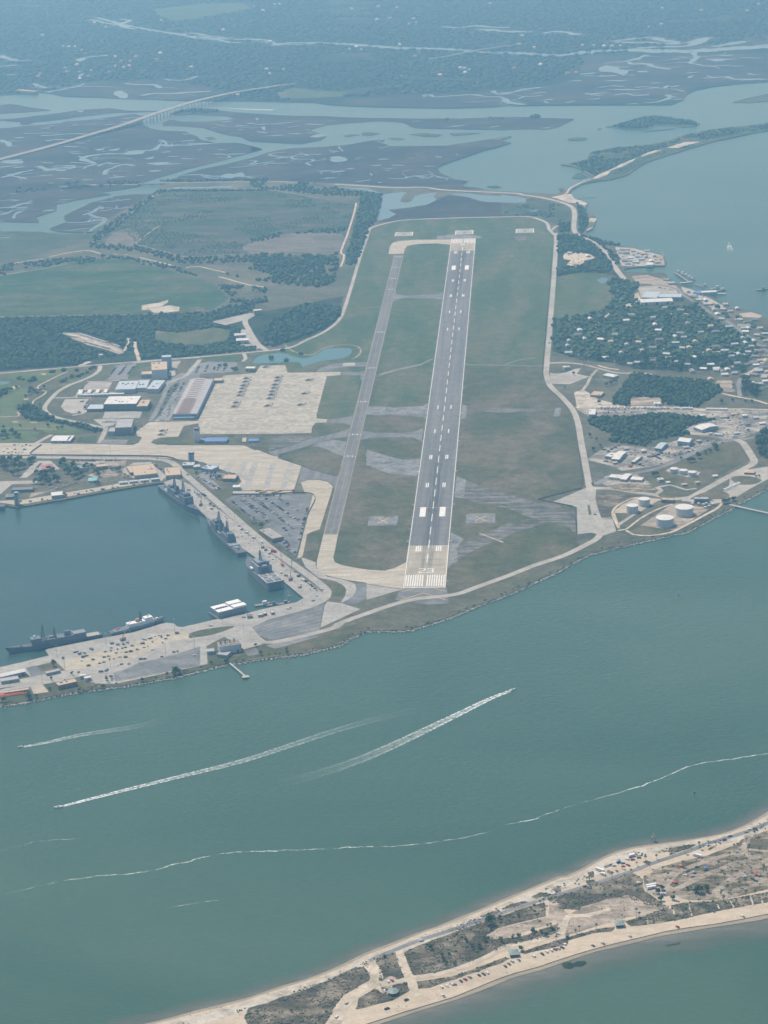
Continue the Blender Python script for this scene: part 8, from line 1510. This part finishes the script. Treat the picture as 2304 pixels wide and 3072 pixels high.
EX=[('J',x,y,'near the tank farm and depots',s) for x,y,s in ((1280,705,1.2),(1215,740,.8),(1160,770,1.1),(1105,800,1.0),(1130,795,.8),(1090,795,.8),(1290,710,1.0),(1250,730,.7),(455,385,.8),(640,400,.9),(672,400,.9),(630,292,.7),(275,178,.8),(1410,370,.7),(1330,380,.9),(440,645,.7),(395,620,.7),(420,720,.8),(215,278,.5),(1040,780,.6),(1515,580,.6),(1500,372,.6),(1545,372,.6),(850,905,.9),(870,895,.8),(410,965,.5),(1360,1090,.9),(1380,1085,.8),(1410,1075,.9),(1420,1070,.7),(1340,1095,.8),(1575,905,.5),(1595,905,.5),(1380,500,.7),(740,205,.9),(540,250,1.0),(510,260,.8),(570,240,1.0),(470,690,.6))] +     [('H',x,y,'on the golf course',s) for x,y,s in ((160,245,.9),(190,250,.8),(265,240,1.0),(290,255,.9),(250,265,.9),(420,190,.9),(440,185,.7),(530,175,.8),(760,160,1.1),(770,150,.9),(720,190,.8),(600,230,.9),(640,225,.9),(690,205,.8),(530,262,1.0),(545,265,.8),(515,262,.8),(260,350,1.1),(240,370,1.0),(290,360,1.0),(330,350,.9),(310,370,.8),(30,350,1.0),(60,345,.9),(90,345,.9),(10,375,.9),(0,395,.9),(140,325,.9),(170,640,.6),(290,665,.5),(400,640,.8),(480,660,.7),(515,655,.9),(30,655,.8),(130,720,1.2),(100,700,1.1),(30,710,1.2),(60,730,1.2),(10,740,1.2),(160,730,1.0),(215,405,.7),(330,465,.6),(370,320,.9),(650,175,.7))] +     [('H',x,y,'behind the basin quay',s) for x,y,s in ((350,1065,1.6),(380,1085,1.5),(340,1110,1.4),(400,1115,1.4),(370,1040,1.2),(450,1090,1.1),(480,1100,1.0),(470,1070,.9),(510,940,1.1),(540,950,1.1),(500,960,1.0),(560,1000,1.2),(600,990,1.3),(640,1020,1.3),(580,1030,1.3),(540,1025,1.2),(680,1040,1.3),(650,1060,1.2),(700,1000,1.0),(620,1070,1.1),(720,970,1.0),(760,980,.9),(790,1030,1.0),(820,1050,1.0),(260,930,1.2),(240,950,1.2),(280,925,1.1),(20,930,1.2),(50,950,1.2),(90,930,1.2),(130,950,1.2),(160,930,1.2),(120,990,1.2),(60,1000,1.2),(170,990,1.2),(150,1040,1.2),(110,1040,1.1),(200,980,1.1),(30,990,1.1),(10,960,1.2),(400,1000,1.0),(440,1010,.9),(430,1030,.9),(300,1030,.9),(800,1115,.9),(820,1118,.8),(285,1110,1.0),(990,1000,.8),(850,1010,.7),(930,1000,.7),(970,1010,.9),(530,1215,.7),(550,1220,.6))] +     [('F',x,y,'on the lower pier shore bank',s) for x,y,s in ((235,1100,.95),(250,1095,.8),(295,1085,.6),(30,1125,.7),(655,1035,.5),(850,1005,.6),(757,1020,.35),(1465,895,1.0),(1480,890,.9),(1450,900,.8),(1525,880,.5),(1385,910,.5),(1180,955,.6),(925,930,.5),(882,945,.5),(410,1025,.4),(595,895,.4),(425,940,.4),(440,830,.8),(655,893,.4))] +     [('G',x,y,'near the plant by the shore',s) for x,y,s in ((735,940,.5),(780,1010,.6),(497,1075,.7),(370,1090,.5),(995,975,.5),(1000,1000,.6))] + [('D',x,y,'beside the quay road lots',s) for x,y,s in ((525,205,.8),(1060,640,.8),(1050,645,.7),(640,240,.7),(690,245,.6),(715,250,.7),(1000,575,.5))] +     [('C',x,y,'beside the pond and lane',s) for x,y,s in ((800,90,.9),(830,100,.9),(860,95,.8),(960,150,.9),(550,310,.9),(570,300,.8),(995,232,.6),(1115,175,.6),(870,210,.4),(635,125,.9),(725,125,.9),(700,130,.8),(435,275,.6),(490,275,.6),(820,60,.9))] + [('K',x,y,'in the campground',s) for x,y,s in ((1080,775,1.0),(1060,770,.8),(1155,760,.75),(870,828,.65),(765,840,.75),(775,748,.7),(748,775,.7),(1022,738,.3),(990,745,.45))] + [('L',x,y,'on the dune beside the beach road',s) for x,y,s in ((1015,565,1.05),(1005,560,.8),(525,765,.55),(925,755,.6),(815,700,.45),(965,700,.5),(1245,665,.5),(1200,670,.35),(1440,628,.45),(1480,655,.55),(1370,630,.55),(672,808,.35),(1270,775,.6),(140,835,.4),(165,915,.25),(222,912,.3),(1260,665,.4),(1530,605,.5),(1100,700,.45),(860,740,.4),(620,835,.5),(1090,510,.45),(1248,495,.4),(650,895,.35),(720,898,.35),(1020,605,.35),(1350,435,.35))]
ALLT=[]
for t,x,y,w,s in EX:p=at(t,x,y,BZ if t in 'KL' else LZ);ALLT.append((p.x,p.y,(BZ+.1 if t in 'KL' else LZ+.25),w,s))
def village_mark(x,y):return min(VILLAGE_MARKS,key=lambda q:math.hypot(q[1]-x,q[2]-y))[0]
for x,y,w,s in vt:ALLT.append((x,y,LZ+.25,village_mark(x,y),s))
ALLT.sort(key=lambda q:(Vector(q[:3])-CAM).length)
SZ=lambda s:'small' if s < .62 else ('medium' if s < .95 else 'large')
far_trees=[]
for i,(x,y,z,w,s) in enumerate(ALLT):
    if i >= 330:far_trees.append((x,y,s));continue
    tr,cr=TD[vr.randrange(5)];o=thing('broadleaf_tree','%s round-crowned green tree %s' % (SZ(s),w),'tree',(x,y,z),vr.uniform(0,6.28),'%s trees %s' % (SZ(s),w));o.scale=(s,s,s*vr.uniform(.85,1.1));link('trunk',tr,o);link('crown',cr,o)
# remaining village trees as one wood of leaf clumps
def cloud_temp(i):
    V,F,T=leaf_cloud(1.0,34,90+i,.9,.34,5);V=np.array(V);F=np.array(F);return V,np.concatenate([F[:,[0,1,2]],F[:,[0,2,3]]])
CT=[cloud_temp(i) for i in range(4)]
MIX=ICO1+CT
if far_trees:
    P=np.array([(a,b) for a,b,c in far_trees]);mass('village_trees',np.concatenate([P,P+rng.uniform(-3.5,3.5,P.shape),P+rng.uniform(-3.5,3.5,P.shape)]),(2.6,5.0),'leaf',MIX,LZ+1.2,.95,label='leafy trees filling the gaps between the village houses',cat='trees')
# palms
def palm_data(i):
    q=random.Random(70+i);h=6.2+i*1.1;b=MB();lean=(q.uniform(-.5,.5),q.uniform(-.5,.5));b.rod((0,0,0),(lean[0]*.4,lean[1]*.4,h*.5),.2,'bark',6,.17);b.rod((lean[0]*.4,lean[1]*.4,h*.5),(lean[0],lean[1],h),.17,'bark',6,.14);V=[];F=[];T=[]
    for k in range(20):
        a=k*2.4+q.uniform(-.2,.2);up=q.uniform(-.5,.9);L=q.uniform(1.5,2.1);pr=Vector((lean[0],lean[1],h));d=Vector((math.cos(a),math.sin(a),0));sd=Vector((-d.y,d.x,0));k0=len(V)
        for s in range(4):u=s/3;c=pr+d*(L*u)+Vector((0,0,up*u*1.2-1.5*u*u));w=.42*math.sin(math.pi*(.15+.8*u));V += [tuple(c+sd*w+Vector((0,0,-.12))),tuple(c),tuple(c-sd*w+Vector((0,0,-.12)))];T += [.3*q.random()]*3
        for s in range(3):F += [(k0+3*s,k0+3*s+1,k0+3*s+4,k0+3*s+3),(k0+3*s+1,k0+3*s+2,k0+3*s+5,k0+3*s+4)]
    me=bpy.data.meshes.new('crown');me.from_pydata(V,[],F);t=me.attributes.new('tone','FLOAT','POINT');t.data.foreach_set('value',T);me.materials.append(MATS['leaf_palm']);me.update();return b.mesh('trunk'),me
PD=[palm_data(i) for i in range(4)]
PL=[('K',x,y,w) for w,a in (('in the campground',((950,560),(635,672),(715,700),(828,642),(962,612),(1375,427),(1403,402),(1340,492),(1390,517),(1320,547),(1248,572),(1478,537),(1440,592),(1360,632),(1297,668),(1222,692),(1330,745),(1310,760),(1268,805),(1275,790),(1420,727),(1472,705),(1622,600),(1585,442),(1495,440),(1498,425),(1590,738),(1655,672),(785,595),(1600,540),(1520,600))),('beside the narrow beach road',((1545,305),(1557,303),(1570,302),(1090,405),(970,445),(680,568),(735,492),(645,522),(570,548),(155,692),(365,665),(520,620),(1165,395),(1480,360))),('on the dune above the wide beach',((1475,802),(1555,782),(1085,862),(1100,832),(1290,850),(565,972),(587,972),(450,995),(235,1070),(95,1095),(65,1105),(755,905),(880,830)))) for x,y in a] + [('L',x,y,'along the lower beach track') for x,y in ((1490,605),(1512,595),(1105,708),(1205,695),(1560,695),(1475,305),(1430,405),(1280,500),(620,855),(860,755),(1370,642),(1405,520),(1455,395),(1565,330))] + [('F',x,y,'on the lower pier shore bank') for x,y in ((415,1030),(430,950),(600,905),(885,955),(920,940),(540,960))]
for t,x,y,w in PL:
    zz=BZ if t in 'KL' else LZ;p=at(t,x,y,zz);tr,cr=PD[vr.randrange(4)];s=vr.uniform(.75,1.1);o=thing('palm_tree','%s cabbage palm with a round head %s' % ('short' if s < .9 else 'tall',w),'palm tree',(p.x,p.y,zz+.08),vr.uniform(0,6),'%s palms %s' % ('short' if s < .9 else 'tall',w));o.scale=(s,s,s);link('trunk',tr,o);link('crown',cr,o)

# ================================================================== WOODS, SCRUB AND ROCKS (nobody could count these)
def wood(spec,sp,size,holes=(),clump=None,z=LZ,name='woodland',label='dense dark green woodland canopy',temps=None,flat=1.0,keep=1.0,mat='leaf_forest',lift=.35):
    P=fill(pts(spec,z),sp,[pts(h,z) for h in holes],keep=keep,clump=clump);return mass(name,P,size,mat,temps or MIX,z+.2,flat,label=label,cat='woodland',lift=lift,tone=(.1,.42))
wood([('N',(-200,430),(400,418),(850,408),(1310,412),(1330,470),(1450,480),(1500,500),(1480,560),(1500,600),(1600,625),(1240,655),(860,684),(560,708),(-200,760))],6.4,(2.2,4.8),holes=[[('N',(360,510),(500,506),(600,530),(770,600),(830,640),(740,655),(600,625),(420,555))],[('N',(490,728),(520,695),(600,675),(700,660),(830,640),(860,690))],[('N',(820,570),(860,570),(880,690),(850,690))],[('N',(960,505),(1130,512),(1330,482),(1440,500),(1420,565),(1250,600),(1050,590),(960,555))],[('N',(780,540),(820,545),(790,620),(760,630))],[('N',(600,640),(660,640),(660,670),(600,675))]],label='dense dark green woodland between the field and the base road')
wood([('V',(592,692),(660,657),(738,667),(733,685),(700,710),(640,733),(587,750),(562,718))],8,(3.8,6),label='dark wood beside the lane to the airfield');wood([('V',(480,592),(520,560),(640,553),(733,558),(722,612),(690,622),(590,612))],11,(3.2,5.5),clump=(90,-.15),label='loose wood between dyke tracks north of the field');wood([('N',(820,395),(1000,402),(1300,395),(1420,350),(1580,340),(1580,380),(1320,440),(1000,410))],9,(3.5,5.5),label='tree belt along the southern field dyke')
wood([('N',(400,70),(640,45),(800,50),(980,95),(1200,150),(1360,215),(1659,240),(1659,340),(1420,330),(1440,290),(1340,215),(1200,160),(980,105),(800,60),(640,58))],9,(3,5),clump=(60,-.1),label='ragged tree belt round the green field');wood([('T',(690,605),(820,585),(800,690),(775,765),(738,795),(700,900),(660,1020),(600,1030),(600,950),(640,820),(672,680))],9.5,(3.5,6),label='tree belt between the dyke track and the airfield road');wood([('T',(0,960),(560,960),(550,1030),(0,1037)),],12,(3,5.5),clump=(100,-.1),label='low trees below the bare marl flat')
wood([('S',(565,660),(640,590),(990,350),(1010,360),(720,590),(590,690),(840,700),(1150,775),(1500,760),(1659,752),(1659,800),(1150,815),(840,735),(560,715))],11,(3,5),keep=.8,label='scrubby trees lining the dyke tracks');wood([('T',(0,870),(200,815),(600,800),(580,830),(300,830),(0,890)),],11,(2.8,5),clump=(80,-.2),label='trees above the bare marl flat');wood([('S',(1000,355),(1659,352),(1659,360),(1000,364))],9,(2.8,4.6),label='tree row along the northern dyke');wood([('T',(0,500),(500,528),(560,560),(800,585),(800,600),(690,600),(500,600),(240,570),(0,545))],12,(3,5.5),clump=(90,-.2),label='shrubby trees along the causeway');wood([('S',(1000,295),(1659,285),(1659,296),(1000,303))],10,(3,5),label='tree line beside the causeway road');wood([('S',(100,330),(600,300),(880,300),(860,312),(500,345),(100,370))],13,(3,5.5),clump=(80,-.1),z=MZ,label='wooded strip at the west causeway')
wood([('S',(1010,380),(1659,370)),('T',(240,590),(560,650),(640,650),(600,800),(200,810),(0,860)),('S',(1500,740),(1150,750),(860,690),(740,580))],9.5,(1.1,2.5),clump=(110,.05),flat=.8,temps=ICO0,label='scattered scrub over the old spoil field');wood([('S',(-100,830),(620,760),(880,780),(1150,850),(640,790),(420,830),(-100,900))],10,(2.6,4.6),clump=(80,-.1),label='scrub belt beside the sandy dyke track')
wood([('I',(168,130),(300,135),(420,200),(490,268),(560,360),(520,400),(400,395),(300,398),(158,425),(165,370),(210,365),(330,352),(440,300),(400,265),(215,255),(165,260))],8.5,(3.4,5.6),label='thick wood beside the airfield road near the river');wood([('I',(520,475),(560,440),(640,458),(740,480),(720,520),(640,530),(540,540))],8.5,(3.4,5.6),label='wood beside the village pool');wood([('U',(470,640),(520,690),(540,730),(530,780),(510,830),(480,825),(485,700)),],8,(3,5),label='shore trees below the sandy point');wood([('U',(480,840),(620,870),(740,905),(640,905),(740,990),(720,1030),(660,950),(600,890))],8.5,(3,5),label='trees along the riverside road');wood([('U',(360,770),(430,765),(430,820),(360,820))],8,(3,5),label='thicket at the perimeter road fork')
wood([('U',(150,650),(330,645),(420,680),(428,745),(340,765),(250,725),(0,715),(0,690))],12,(2,4),clump=(50,.05),flat=.7,label='marsh shrubs north of the runway');wood([('J',(560,350),(640,240),(700,165),(900,192),(1200,218),(1310,262),(1330,300),(1222,360),(1150,412),(910,385),(900,345),(690,330),(650,398),(560,388))],6.2,(2.4,4.8),label='dense wood behind the sandy lane of trailers');wood([('J',(370,495),(520,475),(700,475),(900,455),(1100,475),(1290,495),(1140,532),(1052,562),(1100,600),(850,640),(790,688),(540,650),(560,600),(400,545))],6.2,(2.4,4.8),label='dense wood between the trailer lane and workshops')
wood([('H',(140,465),(260,452),(400,542),(450,582),(700,622),(840,662),(820,692),(640,645),(450,602),(200,577))],7.2,(3.2,5.2),label='tree belt along the golf course road');wood([('H',(-200,350),(0,340),(90,345),(0,400),(-200,430))],8,(3,5),label='trees across the western fairway')
wood([('U',(555,330),(700,300),(900,286),(1060,262),(1160,215),(1300,190),(1500,165),(1659,150),(2000,90),(2000,110),(1659,180),(1400,222),(1240,255),(1140,255),(1000,300),(880,340),(760,390),(640,450),(580,475),(500,430),(440,400),(550,368))],11,(2.6,5.2),clump=(120,-.25),flat=.8,label='low coastal woods on the river spit');wood([('U',(700,470),(850,390),(1000,335),(1200,285),(1180,275),(1000,320),(860,375),(720,440))],11,(1.8,3.4),keep=.6,flat=.7,label='beach scrub on the river side of the spit')
wood([('R',(690,788),(850,745),(930,727),(1060,740),(1230,768),(1200,780),(1100,775),(960,770),(900,797),(780,802))],10,(4,7),z=MZ,label='dark trees covering the small island');wood([('U',(180,105),(215,100),(245,108),(200,116))],8,(4,7),z=MZ,label='clump of dark trees on the marsh tip');wood([('Q',(1250,735),(1500,732),(1600,735),(1500,750),(1200,750))],14,(3,5),z=MZ,clump=(80,0),label='tree line along the waterway bank')
wood([('P',(1100,690),(1250,680),(1380,692),(1250,705))],12,(3,6),z=MZ,label='trees on the hummock under the long bridge')
# the far mainland woods: lumps that thin out over creeks and clearings
fm=[('P',(-700,540),(60,585),(300,560),(560,505),(1000,490),(1330,545),(1500,620)),('Q',(200,625),(560,600),(1000,585),(1450,560),(1659,540)),('R',(300,500),(500,400),(480,350),(2200,200),(2200,-60),(0,-60)),('P',(-700,-60))]
P=fill(pts(fm,MZ),30,[pts([('Q',(150,590),(270,540),(620,570),(580,605),(180,618))],MZ),pts([('P',(930,60),(1250,20),(1570,15),(1570,60),(1300,105),(1080,135),(990,105))],MZ)],clump=(520,-.42));FCX=np.array(FARCREEK);keep=np.ones(len(P),bool)
for i in range(len(P)):keep[i]=np.all((FCX[:,0]-P[i,0])**2+(FCX[:,1]-P[i,1])**2 > (FCX[:,2]*.5+26)**2)
P=P[keep];mass('far_woodland',P,(8,16),'leaf_far',ICO0,MZ,.45,label='vast flat woods beyond the waterway fading into haze',cat='woodland',lift=.3)
# yard clutter: crates, machines and scrap too small to tell apart
BOXT=[(np.array([(x,y,z) for z in (-.4,.5) for x,y in ((-a,-b),(a,-b),(a,b),(-a,b))]),np.array([(0,1,5),(0,5,4),(1,2,6),(1,6,5),(2,3,7),(2,7,6),(3,0,4),(3,4,7),(4,5,6),(4,6,7)])) for a,b in ((1,.6),(.8,.8),(1.4,.5))]
def clutter(spec,sp,size,label):mass('yard_clutter',fill(pts(spec),sp,keep=.5,clump=(30,-.1)),size,'clutter',BOXT,LZ+.3,.9,label=label,cat='clutter',lift=.4,tone=(0,1))
for sp_,d_,z_,l_ in (([('J',(500,700),(620,685),(820,705),(1000,660),(1180,660),(1250,650),(900,810),(640,850),(560,825))],6.5,(.6,1.7),'small crates and machines strewn over the truck depot yard'),([('J',(1200,560),(1290,510),(1480,440),(1659,440),(1659,550),(1480,610),(1300,630))],6.5,(.7,1.9),'scrap and parked plant in the eastern depot yard'),([('J',(390,425),(950,415),(1180,425),(1450,430),(1300,480),(1130,462),(700,462))],7,(.6,1.6),'stores lying along the sandy trailer lane'),([('I',(580,225),(700,232),(820,260),(900,280),(910,335),(700,348),(630,340))],6.5,(.7,2.2),'boats and gear crowding the fishing peninsula'),([('I',(215,262),(300,256),(430,292),(320,345),(215,352))],9,(.7,1.8),'scrap in the sandy clearing'),([('I',(1040,505),(1200,565),(1340,640),(1500,700),(1659,850),(1500,800),(1260,660))],9,(.7,2.2),'fishing gear and cars along the village wharf'),([('I',(180,740),(560,700),(1000,670),(1250,760),(1560,960),(1450,1080),(700,1070),(200,960))],16,(.8,2.4),'sheds and cars glimpsed between the village trees'),
                        ([('E',(200,285),(560,225),(1000,155),(1340,105),(1340,120),(1000,178),(560,255),(200,318))],5.5,(.5,1.6),'stores and gear along the north basin quay'),([('H',(600,1050),(1000,1000),(1100,1060),(960,1120),(560,1180),(300,1200),(120,1190),(300,1130))],8,(.6,1.7),'huts and stores between the trees and north quay'),([('D',(380,300),(480,310),(860,620),(1240,940),(1500,1160),(1420,1190),(1000,870),(600,520))],7,(.4,1.3),'dockside gear scattered along the cruiser quay'),([('H',(1280,590),(1330,470),(1440,290),(1560,200),(1500,330),(1420,500),(1380,590))],6,(.6,1.5),'ground equipment beside the ribbed-roof hangar'),([('H',(960,600),(1230,590),(1230,640),(1140,690),(1100,780),(850,780),(880,720),(1120,700))],8,(.5,1.3),'carts and crates beside the brown-fronted hangar')):clutter(sp_,d_,z_,l_)
# dune scrub on the beach island, rocks of the sea wall, bank scrub
DP=[(p,z) for p,z in REG.get('dune',[]) if z < 2]
Q=np.concatenate([fill(p,2.1,keep=.62,clump=(16,-.12)) for p,z in DP if abs(area(p)) > 20]);mass('dune_scrub',Q,(.45,1.25),'leaf_scrub',ICO0,BZ+.1,.7,label='grey-brown scrub covering the dunes',cat='scrub')
CG=[(p,z) for p,z in REG['camp_grass']+REG['packed_sand'] if z < 2];Q=np.concatenate([fill(p,3.4,keep=.4,clump=(20,.2)) for p,z in CG if abs(area(p)) > 60]);mass('camp_scrub',Q,(.3,.9),'leaf_scrub',ICO0,BZ+.15,.5,label='thin brown scrub between the campground tracks',cat='scrub')
q=smooth_line(north,3);Q=np.array([(x+4+rng.normal(0,3),y-13+rng.normal(0,3)) for x,y in q for k in range(3) if noise.noise((x/30,y/30,5)) > .08]);mass('shore_scrub',Q,(.4,1.3),'leaf_scrub',ICO0,BZ+.1,.6,label='ragged scrub between the shore sand and beach road',cat='scrub')
Q=np.concatenate([fill(p,9,keep=.35) for p,z in DP if abs(area(p)) > 200]);mass('dune_bushes',Q,(.8,1.9),'leaf',ICO1,BZ+.1,.75,label='low green bushes dotted over the dunes',cat='scrub')
q=smooth_line(p_shore,2.2);R=[]
for x,y in q:
    for k in range(4):R.append((x+rng.normal(0,1.6)+.4,y-1.6+rng.normal(0,2.2)))
mass('riprap_rocks',np.array(R),(.55,1.35),'rock',ICO0,.5,.9,label='pale riprap boulders along the channel shore',cat='rocks',lift=.2)
q=[v for v in smooth_line(p_shore,5) if v[0] > -700];R=[(x+rng.normal(0,2.5),y+6.5+rng.normal(0,2.2)) for x,y in q if rng.random() < .45];mass('bank_scrub',np.array(R),(.7,1.9),'leaf',ICO1,LZ+.2,.7,label='low scrub behind the riprap boulders',cat='scrub')
q=smooth_line(north,2.6);R=[(x+rng.normal(0,1.2)-3.5,y-6+rng.normal(0,2.0)) for x,y in q if rng.random() < .5 and noise.noise((x/40,y/40,0)) > -.05];mass('shore_stones',np.array(R),(.4,1.0),'rock',ICO0,BZ,.6,label='scattered stones and wrack along the beach road shore',cat='rocks',lift=.2)

# ================================================================== the hazy air
def haze():
    b=MB();b.v=[];X0,X1,Y0,Y1,Z0,Z1=-14000,14000,-6000,24000,-2.5,1125
    me=bpy.data.meshes.new('haze');bm=bmesh.new();bmesh.ops.create_cube(bm,size=1)
    for v in bm.verts:v.co=Vector(((X0+X1)/2+v.co.x*(X1-X0),(Y0+Y1)/2+v.co.y*(Y1-Y0),(Z0+Z1)/2+v.co.z*(Z1-Z0)))
    bm.to_mesh(me);bm.free()
    m=bpy.data.materials.new('haze');m.use_nodes=True;nt=m.node_tree
    for n in list(nt.nodes):
        if n.type != 'OUTPUT_MATERIAL':nt.nodes.remove(n)
    out=[n for n in nt.nodes if n.type=='OUTPUT_MATERIAL'][0];v=nt.nodes.new('ShaderNodeVolumePrincipled')
    v.inputs['Color'].default_value=(*HAZE_COLOR,1);v.inputs['Absorption Color'].default_value=(1,1,1,1);v.inputs['Density'].default_value=HAZE_DENSITY;v.inputs['Anisotropy'].default_value=0.25
    nt.links.new(v.outputs[0],out.inputs['Volume']);me.materials.append(m)
    link('haze',me,kind='stuff',label='thin pale blue summer haze over the whole coast',cat='haze')
haze()
